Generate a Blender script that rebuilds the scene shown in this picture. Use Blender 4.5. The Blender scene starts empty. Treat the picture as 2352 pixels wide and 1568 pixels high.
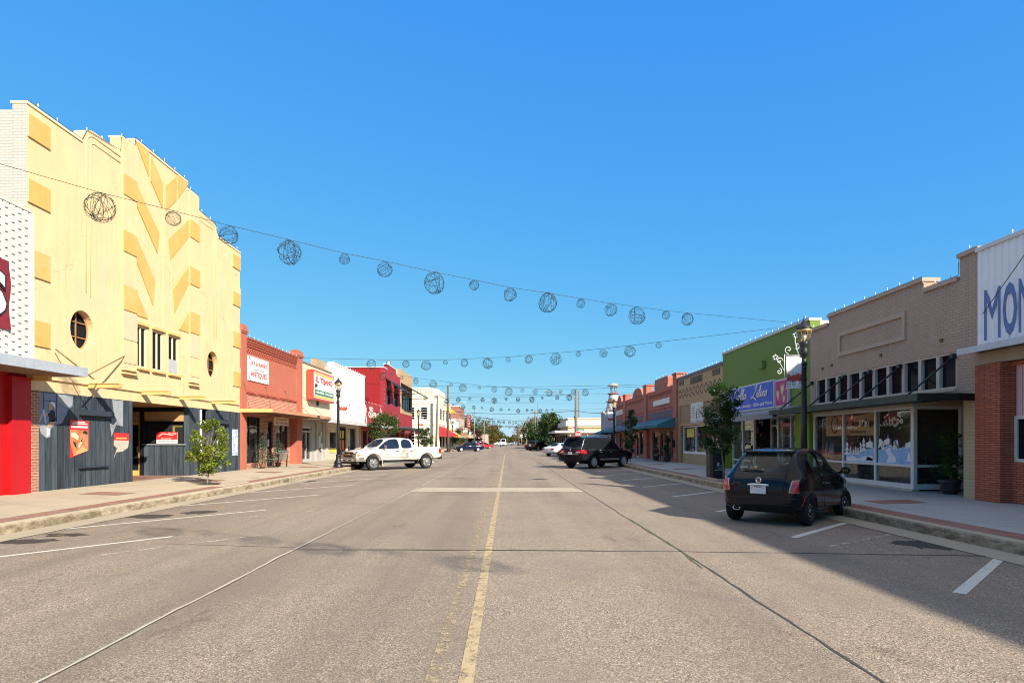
import bpy, bmesh, math, random
from mathutils import Vector, Matrix
from mathutils.bvhtree import BVHTree
S = bpy.context.scene
COL = S.collection
R = math.radians
PI = math.pi
rnd = random.Random(7)
# survey of the street from the photograph: focal length and centre in pixels of a 2352 px wide picture,
# eye height, and the two facade lines
F, CX, CY, H = 1411.0, 1165.0, 1013.0, 1.65
XL, XR = -12.6, 10.9
KL, KR = -8.85, 7.4          # kerb lines
SW = .2                      # kerb top
BASE = .3                    # shop floor level
def YL(px, X=XL): return F * -X / (CX - px)
def YR(px, X=XR): return F * X / (px - CX)
def ZZ(Y, py): return H + (CY - py) * Y / F
def AT(px, py, Y): return ((px - CX) * Y / F, Y, ZZ(Y, py))
def GR(px, py, z=0.0):
    Y = F * (H - z) / (py - CY)
    return ((px - CX) * Y / F, Y, z)

# ------------------------------------------------------------------ meshes
class MB:
    def __init__(s): s.v = []; s.f = []; s.sm = []
    def add(s, vs, fs, smooth=False):
        o = len(s.v); s.v += [tuple(p) for p in vs]
        for f in fs: s.f.append([o + i for i in f]); s.sm.append(smooth)
        return s
    def box(s, x0, x1, y0, y1, z0, z1):
        x0, x1 = min(x0, x1), max(x0, x1); y0, y1 = min(y0, y1), max(y0, y1); z0, z1 = min(z0, z1), max(z0, z1)
        return s.add([(x0,y0,z0),(x1,y0,z0),(x1,y1,z0),(x0,y1,z0),(x0,y0,z1),(x1,y0,z1),(x1,y1,z1),(x0,y1,z1)],
              [(3,2,1,0),(4,5,6,7),(0,1,5,4),(1,2,6,5),(2,3,7,6),(3,0,4,7)])
    def quad(s, a, b, c, d): return s.add([a, b, c, d], [(0, 1, 2, 3)])
    def bar(s, p, q, w, h, up=(0, 0, 1)):
        p, q = Vector(p), Vector(q); d = (q - p).normalized(); u = Vector(up)
        if abs(d.dot(u)) > .98: u = Vector((1, 0, 0))
        sd = d.cross(u).normalized(); u = sd.cross(d)
        vs = []
        for c in (p, q):
            for a, b in ((-1, -1), (1, -1), (1, 1), (-1, 1)): vs.append(c + sd * (a * w / 2) + u * (b * h / 2))
        return s.add(vs, [(3,2,1,0),(4,5,6,7),(0,1,5,4),(1,2,6,5),(2,3,7,6),(3,0,4,7)])
    def tube(s, pts, r, n=8, closed=False):
        pts = [Vector(p) for p in pts]; m = len(pts)
        rs = r if isinstance(r, (list, tuple)) else [r] * m
        vs = []; fs = []; u = None
        for i, p in enumerate(pts):
            a = pts[i - 1] if (i > 0 or closed) else p
            b = pts[(i + 1) % m] if (i < m - 1 or closed) else p
            d = (b - a).normalized()
            if u is None:
                u = Vector((0, 0, 1)) if abs(d.z) < .9 else Vector((1, 0, 0))
            u = (u - d * u.dot(d))
            if u.length < 1e-5: u = d.orthogonal()
            u.normalize(); w = d.cross(u)
            for k in range(n):
                t = 2 * PI * k / n
                vs.append(p + (u * math.cos(t) + w * math.sin(t)) * rs[i])
        for i in range(m if closed else m - 1):
            j = (i + 1) % m
            for k in range(n):
                l = (k + 1) % n
                fs.append((i * n + k, i * n + l, j * n + l, j * n + k))
        if not closed:
            fs.append(tuple(range(n - 1, -1, -1))); fs.append(tuple((m - 1) * n + k for k in range(n)))
        return s.add(vs, fs, True)
    def lathe(s, prof, c=(0, 0, 0), n=20, axis='z', smooth=True, caps=True):
        vs = []; fs = []
        for (r, z) in prof:
            for k in range(n):
                t = 2 * PI * k / n; a, b = r * math.cos(t), r * math.sin(t)
                p = (a, b, z) if axis == 'z' else ((a, z, b) if axis == 'y' else (z, a, b))
                vs.append((c[0] + p[0], c[1] + p[1], c[2] + p[2]))
        for i in range(len(prof) - 1):
            for k in range(n):
                l = (k + 1) % n; fs.append((i * n + k, i * n + l, (i + 1) * n + l, (i + 1) * n + k))
        m = len(prof) - 1
        s.add(vs, fs, smooth); o = len(s.v) - len(vs)
        if not caps: return s
        if prof[0][0] > 1e-4: s.f.append([o + k for k in range(n - 1, -1, -1)]); s.sm.append(False)
        if prof[m][0] > 1e-4: s.f.append([o + m * n + k for k in range(n)]); s.sm.append(False)
        return s
    def prism(s, P, outline, w0, w1):
        """outline [(u,z)] swept from w0 to w1 with P(u,w,z) giving the point"""
        n = len(outline)
        vs = [P(u, w0, z) for u, z in outline] + [P(u, w1, z) for u, z in outline]
        fs = [tuple(range(n)), tuple(range(2 * n - 1, n - 1, -1))]
        for i in range(n):
            j = (i + 1) % n; fs.append((i, j, n + j, n + i))
        return s.add(vs, fs)
    def build(s, name, mat, parent=None, label=None, local=False, fix=True, bevel=0, kind=None):
        me = bpy.data.meshes.new(name)
        off = Vector((0, 0, 0))
        if parent is not None and not local:
            p = parent
            while p is not None: off += p.location; p = p.parent
        me.from_pydata([Vector(p) - off for p in s.v], [], s.f)
        me.polygons.foreach_set('use_smooth', s.sm)
        if fix:
            bm = bmesh.new(); bm.from_mesh(me)
            if len(s.v) < 60000: bmesh.ops.remove_doubles(bm, verts=bm.verts, dist=2e-5)
            bmesh.ops.recalc_face_normals(bm, faces=bm.faces)
            if bevel: 
                bmesh.ops.bevel(bm, geom=[e for e in bm.edges if len(e.link_faces) == 2 and e.calc_face_angle(0) > .5], offset=bevel, segments=2, affect='EDGES', clamp_overlap=True)
            bm.to_mesh(me); bm.free()
        for m in (mat if isinstance(mat, (list, tuple)) else [mat]): me.materials.append(m)
        o = bpy.data.objects.new(name, me); COL.objects.link(o)
        if parent is not None: o.parent = parent
        if label: o['label'] = label
        if kind: o['kind'] = kind
        return o
def pieces(m, name, mat, parent):
    """each loose piece of a builder becomes a part of its own"""
    g = list(range(len(m.v)))
    def fd(a):
        while g[a] != a: g[a] = g[g[a]]; a = g[a]
        return a
    for f in m.f:
        for b in f[1:]: g[fd(b)] = fd(f[0])
    gr = {}
    for f, s_ in zip(m.f, m.sm): gr.setdefault(fd(f[0]), []).append((f, s_))
    for fs in gr.values():
        q = MB()
        for f, s_ in fs: q.add([m.v[i] for i in f], [tuple(range(len(f)))], s_)
        q.build(name, mat, parent)
def mesh_obj(name, me, mat, parent=None, off=None):
    if mat is not None:
        me.materials.clear(); me.materials.append(mat)
    o = bpy.data.objects.new(name, me); COL.objects.link(o)
    if parent is not None: o.parent = parent
    return o
def thing(name, label, cat, loc=(0, 0, 0), group=None, rz=0):
    o = bpy.data.objects.new(name, None); COL.objects.link(o)
    o.location = loc; o.rotation_euler = (0, 0, rz); o.empty_display_size = .3
    return tag(o, label, cat, group)
def tag(o, label, cat, group=None):
    o['label'] = label; o['category'] = cat
    if group: o['group'] = group
    return o
def struct(o): o['kind'] = 'structure'; return o
def copy_tree(o, parent=None):
    c = o.copy(); COL.objects.link(c); c.parent = parent
    for ch in list(o.children): copy_tree(ch, c)
    return c
_ORD = 'first second third fourth fifth sixth seventh eighth ninth tenth eleventh twelfth thirteenth fourteenth fifteenth sixteenth seventeenth eighteenth nineteenth twentieth'.split()

def scribble(fac, m, u0, u1, z, h, w_, n, seed=1, vert=False):
    """a row of short strokes for print too small to read"""
    r = random.Random(seed); d = (u1 - u0) / n
    for k in range(n):
        a = u0 + d * k
        if r.random() < .15: continue
        fac.box(m, a + d * .12, a + d * .3, w_, w_ + .004, z - h / 2, z + h / 2); zz = z + r.choice((-.42, 0, .42)) * h
        fac.box(m, a + d * .3, a + d * .8, w_, w_ + .004, zz - h * .08, zz + h * .08)
        if r.random() < .6: fac.box(m, a + d * .68, a + d * .82, w_, w_ + .0045, z - h / 2, z + h * r.choice((0, .5)))
    return m
class Fac:
    """a vertical face: 'L' looks to +X, 'R' looks to -X, 'S' looks to -Y (towards the camera)"""
    def __init__(s, kind, plane): s.k = kind; s.p = plane
    def P(s, u, w, z):
        return (s.p + w, u, z) if s.k == 'L' else ((s.p - w, u, z) if s.k == 'R' else (u, s.p - w, z))
    def box(s, mb, u0, u1, w0, w1, z0, z1):
        a, b = s.P(u0, w0, z0), s.P(u1, w1, z1); return mb.box(a[0], b[0], a[1], b[1], a[2], b[2])
    def flip(s): return -1 if s.k == 'R' else 1
    def wall(s, outline, holes, w0, w1, mb=None):
        me = fill2d(outline, holes, w1 - w0)
        mb = mb or MB(); o = len(mb.v)
        for v in me.vertices: mb.v.append(s.P(v.co.x, (w0 + w1) / 2 + v.co.z, v.co.y))
        for p in me.polygons: mb.f.append([o + i for i in p.vertices]); mb.sm.append(False)
        bpy.data.meshes.remove(me); return mb
    def text(s, mb, txt, uc, zc, size, w, width=None, shear=0, bold=0, th=.006, align='CENTER'):
        me = text_mesh(txt, shear, bold, th, align)
        xs = [v.co.x for v in me.vertices]; ys = [v.co.y for v in me.vertices]
        if not xs: return mb
        h = max(ys) - min(ys); ky = size / h if size else 1
        kx = ky if width is None else width / (max(xs) - min(xs))
        mx, my = (max(xs) + min(xs)) / 2, (max(ys) + min(ys)) / 2
        o = len(mb.v)
        for v in me.vertices: mb.v.append(s.P(uc + s.flip() * (v.co.x - mx) * kx, w + v.co.z, zc + (v.co.y - my) * ky))
        for p in me.polygons: mb.f.append([o + i for i in p.vertices]); mb.sm.append(False)
        bpy.data.meshes.remove(me); return mb
def rect(u0, u1, z0, z1): return [(u0, z0), (u1, z0), (u1, z1), (u0, z1)]
def ell(uc, zc, ru, rz, n=28): return [(uc + ru * math.cos(2 * PI * k / n), zc + rz * math.sin(2 * PI * k / n)) for k in range(n)]
def fill2d(outline, holes, t):
    cu = bpy.data.curves.new('c', 'CURVE'); cu.dimensions = '2D'; cu.fill_mode = 'BOTH'; cu.extrude = t / 2
    for pts in [outline] + list(holes):
        sp = cu.splines.new('POLY'); sp.points.add(len(pts) - 1); sp.use_cyclic_u = True
        for p, q in zip(sp.points, pts): p.co = (q[0], q[1], 0, 1)
    ob = bpy.data.objects.new('c', cu); me = bpy.data.meshes.new_from_object(ob)
    bpy.data.objects.remove(ob); bpy.data.curves.remove(cu); return me
def text_mesh(txt, shear, bold, th, align):
    cu = bpy.data.curves.new('t', 'FONT'); cu.body = txt; cu.shear = shear; cu.offset = bold; cu.extrude = th / 2
    cu.align_x = align; cu.resolution_u = 3
    ob = bpy.data.objects.new('t', cu); me = bpy.data.meshes.new_from_object(ob)
    bpy.data.objects.remove(ob); bpy.data.curves.remove(cu); return me

# ------------------------------------------------------------------ materials
class NT:
    def __init__(s, name):
        m = bpy.data.materials.new(name); m.use_nodes = True; s.m = m; s.t = m.node_tree; s.t.nodes.clear()
        s.out = s.n('ShaderNodeOutputMaterial')
    def n(s, typ, **kw):
        x = s.t.nodes.new(typ)
        for k, v in kw.items():
            setattr(x, k, v)
        return x
    def l(s, a, b): s.t.links.new(a, b)
    def math(s, op, a, b=None, c=None):
        x = s.n('ShaderNodeMath', operation=op)
        for i, q in enumerate((a, b, c)):
            if q is None: continue
            if isinstance(q, (int, float)): x.inputs[i].default_value = q
            else: s.l(q, x.inputs[i])
        return x.outputs[0]
    def mix(s, f, a, b, typ='MIX'):
        x = s.n('ShaderNodeMix', data_type='RGBA', blend_type=typ)
        for i, q in ((0, f), (6, a), (7, b)):
            if isinstance(q, (int, float)): x.inputs[i].default_value = q
            elif isinstance(q, tuple): x.inputs[i].default_value = (*q, 1) if len(q) == 3 else q
            else: s.l(q, x.inputs[i])
        return x.outputs[2]
    def ramp(s, f, stops):
        x = s.n('ShaderNodeValToRGB'); e = x.color_ramp.elements
        while len(e) < len(stops): e.new(.5)
        for q, (p, c) in zip(e, stops):
            q.position = p; q.color = (*c, 1) if isinstance(c, tuple) else (c, c, c, 1)
        s.l(f, x.inputs[0]); return x.outputs[0]
    def pos(s, scale=(1, 1, 1)):
        g = s.n('ShaderNodeNewGeometry'); mp = s.n('ShaderNodeMapping'); mp.inputs['Scale'].default_value = scale
        s.l(g.outputs['Position'], mp.inputs['Vector']); return mp.outputs[0]
    def obj(s, scale=(1, 1, 1)):
        g = s.n('ShaderNodeTexCoord'); mp = s.n('ShaderNodeMapping'); mp.inputs['Scale'].default_value = scale
        s.l(g.outputs['Object'], mp.inputs['Vector']); return mp.outputs[0]
    def noise(s, vec, scale, detail=4, rough=.6):
        x = s.n('ShaderNodeTexNoise'); x.inputs['Scale'].default_value = scale; x.inputs['Detail'].default_value = detail; x.inputs['Roughness'].default_value = rough
        s.l(vec, x.inputs['Vector']); return x.outputs['Fac']
    def bump(s, h, strength, dist, nrm=None):
        b = s.n('ShaderNodeBump'); b.inputs['Strength'].default_value = strength; b.inputs['Distance'].default_value = dist
        s.l(h, b.inputs['Height'])
        if nrm is not None: s.l(nrm, b.inputs['Normal'])
        return b.outputs[0]
    def done(s, col, rough=.8, bump=None, metal=0, coat=0, spec=.5, extra=None):
        p = s.n('ShaderNodeBsdfPrincipled')
        if isinstance(col, tuple): p.inputs['Base Color'].default_value = (*col, 1)
        else: s.l(col, p.inputs['Base Color'])
        if isinstance(rough, (int, float)): p.inputs['Roughness'].default_value = rough
        else: s.l(rough, p.inputs['Roughness'])
        p.inputs['Metallic'].default_value = metal; p.inputs['Coat Weight'].default_value = coat; p.inputs['Coat Roughness'].default_value = .03
        p.inputs['Specular IOR Level'].default_value = spec
        for k, v in (extra or {}).items(): p.inputs[k].default_value = v
        if bump is not None: s.l(bump, p.inputs['Normal'])
        s.l(p.outputs[0], s.out.inputs[0]); return s.m
def dk(c, k): return tuple(x * k for x in c)
_mc = {}
def plain(name, c, rough=.7, var=.18, scale=2.5, bump=.15, metal=0, coat=0, spec=.4, streak=0, grime=None, local=False, fine=25, crack=0):
    """mottled paint, plaster, metal or concrete; streak = rain streaks, grime = (colour, amount)"""
    k = (name, c, rough)
    if k in _mc: return _mc[k]
    t = NT(name); v = t.obj() if local else t.pos()
    n1 = t.noise(v, scale, 5, .65); n2 = t.noise(v, fine, 3)
    f = t.math('ADD', t.math('MULTIPLY', n1, .7), t.math('MULTIPLY', n2, .3))
    col = t.mix(t.ramp(f, [(.3, 0.), (.7, 1.)]), dk(c, 1 - var), dk(c, 1 + var * .5))
    if streak:
        vs = t.obj((6, 6, .35)) if local else t.pos((6, 6, .35))
        st = t.ramp(t.noise(vs, 1.3, 4, .7), [(.46, 0.), (.72, 1.)])
        col = t.mix(t.math('MULTIPLY', st, streak), col, dk(c, .45))
    if grime:
        g = t.ramp(t.noise(v, .9, 6, .75), [(.5, 0.), (.66, 1.)])
        col = t.mix(t.math('MULTIPLY', g, grime[1]), col, grime[0])
    if crack:
        dv = t.n('ShaderNodeVectorMath', operation='ADD'); t.l(v, dv.inputs[0]); nq = t.n('ShaderNodeTexNoise'); nq.inputs['Scale'].default_value = 3; t.l(v, nq.inputs['Vector']); t.l(nq.outputs['Color'], dv.inputs[1])
        vd = t.n('ShaderNodeTexVoronoi', feature='DISTANCE_TO_EDGE'); vd.inputs['Scale'].default_value = .55; t.l(dv.outputs[0], vd.inputs['Vector'])
        cl_ = t.math('MULTIPLY', t.ramp(vd.outputs['Distance'], [(0., 1.), (.012, 0.)]), t.ramp(t.noise(v, .6, 3), [(.48, 0.), (.6, 1.)])); col = t.mix(t.math('MULTIPLY', cl_, crack), col, dk(c, .35))
        pt = t.ramp(t.noise(v, 2.2, 6, .8), [(.63, 0.), (.66, .55)]); col = t.mix(pt, col, tuple(min(1, x * 1.12 + .05) for x in c))
    rg = t.ramp(n1, [(.2, max(rough - .12, .03)), (.8, min(rough + .1, 1))])
    b = t.bump(t.math('ADD', n2, n1), bump, .01) if bump else None
    _mc[k] = t.done(col, rg, b, metal, coat, spec); return _mc[k]
def brick(name, c1, c2, mortar, bw=.21, bh=.075, gap=.011, rough=.85, bump=.6, tint=.15, grime=0):
    t = NT(name); g = t.n('ShaderNodeNewGeometry'); sp = t.n('ShaderNodeSeparateXYZ'); t.l(g.outputs['Position'], sp.inputs[0])
    cb = t.n('ShaderNodeCombineXYZ'); t.l(t.math('ADD', sp.outputs[0], sp.outputs[1]), cb.inputs[0]); t.l(sp.outputs[2], cb.inputs[1])
    b = t.n('ShaderNodeTexBrick'); t.l(cb.outputs[0], b.inputs['Vector'])
    b.inputs['Scale'].default_value = 1; b.inputs['Brick Width'].default_value = bw; b.inputs['Row Height'].default_value = bh
    b.inputs['Mortar Size'].default_value = gap; b.inputs['Mortar Smooth'].default_value = .2; b.inputs['Bias'].default_value = 0
    b.inputs['Color1'].default_value = (*c1, 1); b.inputs['Color2'].default_value = (*c2, 1); b.inputs['Mortar'].default_value = (*mortar, 1)
    n1 = t.noise(g.outputs['Position'], 1.6, 5, .7); n2 = t.noise(g.outputs['Position'], 40, 3)
    col = t.mix(t.ramp(n1, [(.35, 0.), (.7, tint * 2)]), b.outputs[0], dk(c1, .6))
    col = t.mix(t.math('MULTIPLY', n2, tint), col, dk(c2, 1.3))
    if grime:
        vs = t.pos((5, 5, .3)); st = t.ramp(t.noise(vs, 1.2, 4, .7), [(.45, 0.), (.75, 1.)])
        col = t.mix(t.math('MULTIPLY', st, grime), col, dk(c1, .35))
    hgt = t.math('ADD', t.math('SUBTRACT', 1, b.outputs['Fac']), t.math('MULTIPLY', n2, .35))
    return t.done(col, rough, t.bump(hgt, bump, .012), spec=.25)
def planks(name, c, width=.2, var=.35, axis='y', paint=None, gapc=.25):
    t = NT(name); g = t.n('ShaderNodeNewGeometry'); sp = t.n('ShaderNodeSeparateXYZ'); t.l(g.outputs['Position'], sp.inputs[0])
    u = t.math('DIVIDE', t.math('ADD', sp.outputs[1], sp.outputs[0]), width)
    fr = t.math('FRACT', u); fl = t.math('FLOOR', u)
    wn = t.n('ShaderNodeTexWhiteNoise', noise_dimensions='1D'); t.l(fl, wn.inputs['W'])
    gap = t.math('LESS_THAN', t.math('MINIMUM', fr, t.math('SUBTRACT', 1, fr)), .03)
    grain = t.noise(t.pos((9, 9, .5)), 2.2, 6, .7); blot = t.noise(t.pos((1.5, 1.5, .5)), 1, 4)
    f = t.math('ADD', t.math('MULTIPLY', wn.outputs[0], .14), t.math('ADD', t.math('MULTIPLY', grain, .62), t.math('MULTIPLY', blot, .38)))
    p = paint or dk(c, 2.2)
    col = t.ramp(f, [(.30, dk(c, 1 - var)), (.46, c), (.58, tuple((a + b) / 2 for a, b in zip(c, p))), (.74, p), (.84, dk(p, 2.2))])
    col = t.mix(gap, col, dk(c, gapc))
    h = t.math('SUBTRACT', t.math('MULTIPLY', grain, .5), gap)
    return t.done(col, .75, t.bump(h, .5, .012), spec=.3)
def glass(name, tint=(.86, .89, .9), refl=1.0, rough=.004, dirt=.03):
    t = NT(name); fr = t.n('ShaderNodeFresnel'); fr.inputs[0].default_value = 1.5
    g = t.n('ShaderNodeBsdfGlossy'); g.inputs['Roughness'].default_value = rough; g.inputs[0].default_value = (.95, .97, 1, 1)
    tr = t.n('ShaderNodeBsdfTransparent'); tr.inputs[0].default_value = (*tint, 1)
    df = t.n('ShaderNodeBsdfDiffuse'); df.inputs[0].default_value = (.5, .5, .48, 1)
    nb = t.noise(t.pos(), 1.1, 2); bp = t.bump(nb, .06, .05); t.l(bp, g.inputs['Normal'])
    m0 = t.n('ShaderNodeMixShader'); m0.inputs[0].default_value = dirt; t.l(tr.outputs[0], m0.inputs[1]); t.l(df.outputs[0], m0.inputs[2])
    m = t.n('ShaderNodeMixShader'); t.l(t.math('MINIMUM', t.math('MULTIPLY_ADD', fr.outputs[0], refl * .13, .002), 1), m.inputs[0])
    t.l(m0.outputs[0], m.inputs[1]); t.l(g.outputs[0], m.inputs[2]); t.l(m.outputs[0], t.out.inputs[0]); return t.m
def dark_glass(name, c=(.012, .014, .018), rough=.02):
    t = NT(name); b = t.bump(t.noise(t.pos(), .9, 2), .05, .05)
    return t.done(c, rough, b, spec=.02)
def carpaint(name, c, metal=0., rough=.28):
    t = NT(name); n = t.noise(t.obj(), 3, 4); n2 = t.noise(t.obj(), 900, 1)
    sep = t.n('ShaderNodeSeparateXYZ'); t.l(t.obj(), sep.inputs[0])
    col = t.mix(t.math('MULTIPLY', n, .3), c, dk(c, .8))
    dust = t.math('MULTIPLY', t.math('MULTIPLY', t.ramp(sep.outputs[2], [(.25, 1.), (.75, 0.)]), n), .45 if sum(c) > .3 else .06)
    col = t.mix(dust, col, (.23, .2, .165))
    return t.done(col, t.math('MULTIPLY_ADD', dust, .8, rough), None, metal, .55 if sum(c) < .2 else 1, .12 if sum(c) < .2 else .3, {'Coat IOR': 1.34 if sum(c) < .2 else 1.5})
def leafmat(name, a, b):
    t = NT(name); g = t.n('ShaderNodeNewGeometry')
    col = t.ramp(g.outputs['Random Per Island'], [(0., a), (.6, tuple((x + y) / 2 for x, y in zip(a, b))), (1., b)])
    d = t.n('ShaderNodeBsdfDiffuse'); t.l(col, d.inputs[0]); tl = t.n('ShaderNodeBsdfTranslucent'); t.l(t.mix(.5, col, (b[0] * 1.4, b[1] * 1.5, b[2] * .6)), tl.inputs[0])
    gl = t.n('ShaderNodeBsdfGlossy'); gl.inputs['Roughness'].default_value = .35; gl.inputs[0].default_value = (.8, .85, .8, 1)
    m = t.n('ShaderNodeMixShader'); m.inputs[0].default_value = .3; t.l(d.outputs[0], m.inputs[1]); t.l(tl.outputs[0], m.inputs[2])
    m2 = t.n('ShaderNodeMixShader'); m2.inputs[0].default_value = .02; t.l(m.outputs[0], m2.inputs[1]); t.l(gl.outputs[0], m2.inputs[2])
    t.l(m2.outputs[0], t.out.inputs[0]); return t.m
def road_mat():
    t = NT('aggregate_road'); v = t.pos()
    vo = t.n('ShaderNodeTexVoronoi'); vo.inputs['Scale'].default_value = 105; t.l(v, vo.inputs['Vector'])
    sp = t.n('ShaderNodeSeparateXYZ'); t.l(vo.outputs['Color'], sp.inputs[0])
    stone = t.ramp(sp.outputs[0], [(0., (.045, .035, .026)), (.17, (.13, .096, .068)), (.32, (.232, .179, .13)), (.62, (.302, .240, .176)), (.84, (.40, .32, .235)), (1., (.68, .59, .46))])
    n0 = t.noise(v, 160, 2); stone = t.mix(t.math('MULTIPLY', n0, .35), stone, (.20, .15, .115))
    n1 = t.noise(v, .35, 5, .65); n2 = t.noise(t.pos((.75, .035, 1)), 1, 5, .6); n3 = t.noise(v, 2.6, 5, .75)
    col = t.mix(t.ramp(n1, [(.33, .0), (.68, .42)]), stone, (.30, .235, .172))
    col = t.mix(t.ramp(n1, [(.47, 0.), (.66, .6)]), col, (.20, .165, .13))
    col = t.mix(t.ramp(n2, [(.44, 0.), (.66, .52)]), col, (.15, .118, .09))            # wheel tracks and streaks along the street
    col = t.mix(t.ramp(n3, [(.55, 0.), (.72, .5)]), col, (.16, .125, .10))
    oil = t.ramp(t.noise(t.pos((1, .4, 1)), .75, 6, .78), [(.60, 0.), (.69, .62)]); col = t.mix(oil, col, (.095, .075, .058))
    gm = t.n('ShaderNodeSeparateXYZ'); t.l(v, gm.inputs[0])
    ln = t.math('SUBTRACT', 1, t.math('MINIMUM', t.math('ABSOLUTE', t.math('DIVIDE', t.math('SUBTRACT', t.math('ABSOLUTE', t.math('ADD', gm.outputs[0], .3)), 7.0), 1.6)), 1))
    col = t.mix(t.math('MULTIPLY', t.math('MULTIPLY', ln, t.ramp(n3, [(.35, 0.), (.7, 1.)])), .5), col, (.17, .135, .105))   # parked-on strips
    h = t.math('ADD', t.math('MULTIPLY', vo.outputs['Distance'], .8), t.math('MULTIPLY', n0, .5))
    return t.done(col, .88, t.bump(h, .4, .005), spec=.25)
def worn_paint(name, c, under=(.2, .16, .13), wear=.5, scale=7):
    """worn road paint: holes where the road shows through"""
    t = NT(name); v = t.pos(); n = t.noise(v, scale, 6, .8); n2 = t.noise(v, 60, 2)
    f = t.ramp(t.math('ADD', t.math('MULTIPLY', n, .75), t.math('MULTIPLY', n2, .25)), [(wear, 1.), (wear + .1, 0.)])
    p = t.n('ShaderNodeBsdfPrincipled'); p.inputs['Base Color'].default_value = (*c, 1); p.inputs['Roughness'].default_value = .8
    tr = t.n('ShaderNodeBsdfTransparent'); m = t.n('ShaderNodeMixShader'); t.l(f, m.inputs[0]); t.l(tr.outputs[0], m.inputs[1]); t.l(p.outputs[0], m.inputs[2])
    t.l(m.outputs[0], t.out.inputs[0]); return t.m
def blotch(name, stops, scale=6, rough=.6, detail=5, local=False):
    t = NT(name); f = t.noise(t.obj() if local else t.pos(), scale, detail, .7)
    return t.done(t.ramp(f, stops), rough)
# ------------------------------------------------------------------ camera, light, air
cam = bpy.data.cameras.new('camera'); cam.sensor_width = 36; cam.lens = F / 2352 * 36
cam.shift_x = (1176 - CX) / 2352; cam.shift_y = (CY - 784) / 2352
cam.clip_start = .1; cam.clip_end = 9000
co = bpy.data.objects.new('camera', cam); COL.objects.link(co); co.location = (0, 0, H); co.rotation_euler = (R(90), 0, 0)
S.camera = co
SUN = Vector((-1.1, 1.27, -1.0))              # the way the light travels
EL = math.atan2(1.0, math.hypot(1.1, 1.27)); AZ = math.atan2(1.1, -1.27)   # azimuth from +Y towards +X
w = bpy.data.worlds.new('World'); S.world = w; w.use_nodes = True
wt = w.node_tree; bg = wt.nodes['Background']
sk = wt.nodes.new('ShaderNodeTexSky'); sk.sky_type = 'NISHITA'; sk.sun_disc = False
sk.sun_elevation = EL; sk.sun_rotation = AZ; sk.altitude = 0; sk.air_density = 1.0; sk.dust_density = 0; sk.ozone_density = 5
sc_ = wt.nodes.new('ShaderNodeSeparateColor'); cc_ = wt.nodes.new('ShaderNodeCombineColor'); wt.links.new(sk.outputs[0], sc_.inputs[0])
for i, (g_, e_) in enumerate(((.078, .93), (.266, .49), (.80, .05))):     # the film's response to the sky, channel by channel
    p_ = wt.nodes.new('ShaderNodeMath'); p_.operation = 'POWER'; p_.inputs[1].default_value = e_; wt.links.new(sc_.outputs[i], p_.inputs[0])
    q_ = wt.nodes.new('ShaderNodeMath'); q_.operation = 'MULTIPLY'; q_.inputs[1].default_value = g_ * 4.65; wt.links.new(p_.outputs[0], q_.inputs[0]); wt.links.new(q_.outputs[0], cc_.inputs[i])
# made-up cloud veil overhead, out of view, added to brighten the shade
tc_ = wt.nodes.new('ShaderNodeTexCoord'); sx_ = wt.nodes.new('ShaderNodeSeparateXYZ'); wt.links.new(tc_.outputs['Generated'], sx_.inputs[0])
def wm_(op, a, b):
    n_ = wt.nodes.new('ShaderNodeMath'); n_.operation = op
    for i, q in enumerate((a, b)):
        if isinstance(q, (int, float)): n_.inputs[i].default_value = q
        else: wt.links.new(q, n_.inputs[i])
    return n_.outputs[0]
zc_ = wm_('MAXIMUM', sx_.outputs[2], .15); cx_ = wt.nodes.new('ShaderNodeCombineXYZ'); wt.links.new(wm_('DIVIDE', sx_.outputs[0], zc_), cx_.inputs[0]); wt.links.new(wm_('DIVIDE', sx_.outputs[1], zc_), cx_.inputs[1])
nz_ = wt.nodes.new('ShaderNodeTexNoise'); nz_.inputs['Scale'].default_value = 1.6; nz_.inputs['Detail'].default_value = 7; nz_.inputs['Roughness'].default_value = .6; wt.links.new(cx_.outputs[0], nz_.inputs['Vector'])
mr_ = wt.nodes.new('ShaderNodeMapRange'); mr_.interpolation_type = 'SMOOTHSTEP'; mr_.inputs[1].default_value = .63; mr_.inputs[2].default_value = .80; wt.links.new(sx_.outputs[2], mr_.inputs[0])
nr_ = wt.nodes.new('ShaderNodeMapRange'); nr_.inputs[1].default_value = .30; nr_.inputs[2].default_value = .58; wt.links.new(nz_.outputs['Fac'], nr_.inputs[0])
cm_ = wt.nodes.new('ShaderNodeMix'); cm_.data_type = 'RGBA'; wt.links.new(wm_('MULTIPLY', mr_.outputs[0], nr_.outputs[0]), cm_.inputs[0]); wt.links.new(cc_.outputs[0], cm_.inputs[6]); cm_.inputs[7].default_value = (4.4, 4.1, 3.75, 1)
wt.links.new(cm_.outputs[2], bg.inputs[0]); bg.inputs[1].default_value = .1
sl = bpy.data.lights.new('sun', 'SUN'); sl.energy = 4.1; sl.angle = R(.9); sl.color = (1, .91, .77)
so = bpy.data.objects.new('sun', sl); COL.objects.link(so); so.rotation_euler = SUN.to_track_quat('-Z', 'Y').to_euler(); so.location = (30, -30, 40)
S.view_settings.view_transform = 'Standard'; S.view_settings.look = 'None'; S.view_settings.exposure = 1.18; S.view_settings.gamma = 1
S.cycles.use_denoising = True; S.cycles.filter_width = 1.05; S.cycles.max_bounces = 8; S.cycles.transparent_max_bounces = 24; S.cycles.glossy_bounces = 3; S.cycles.diffuse_bounces = 4
S.cycles.caustics_reflective = False; S.cycles.caustics_refractive = False; S.cycles.sample_clamp_indirect = 6

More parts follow.
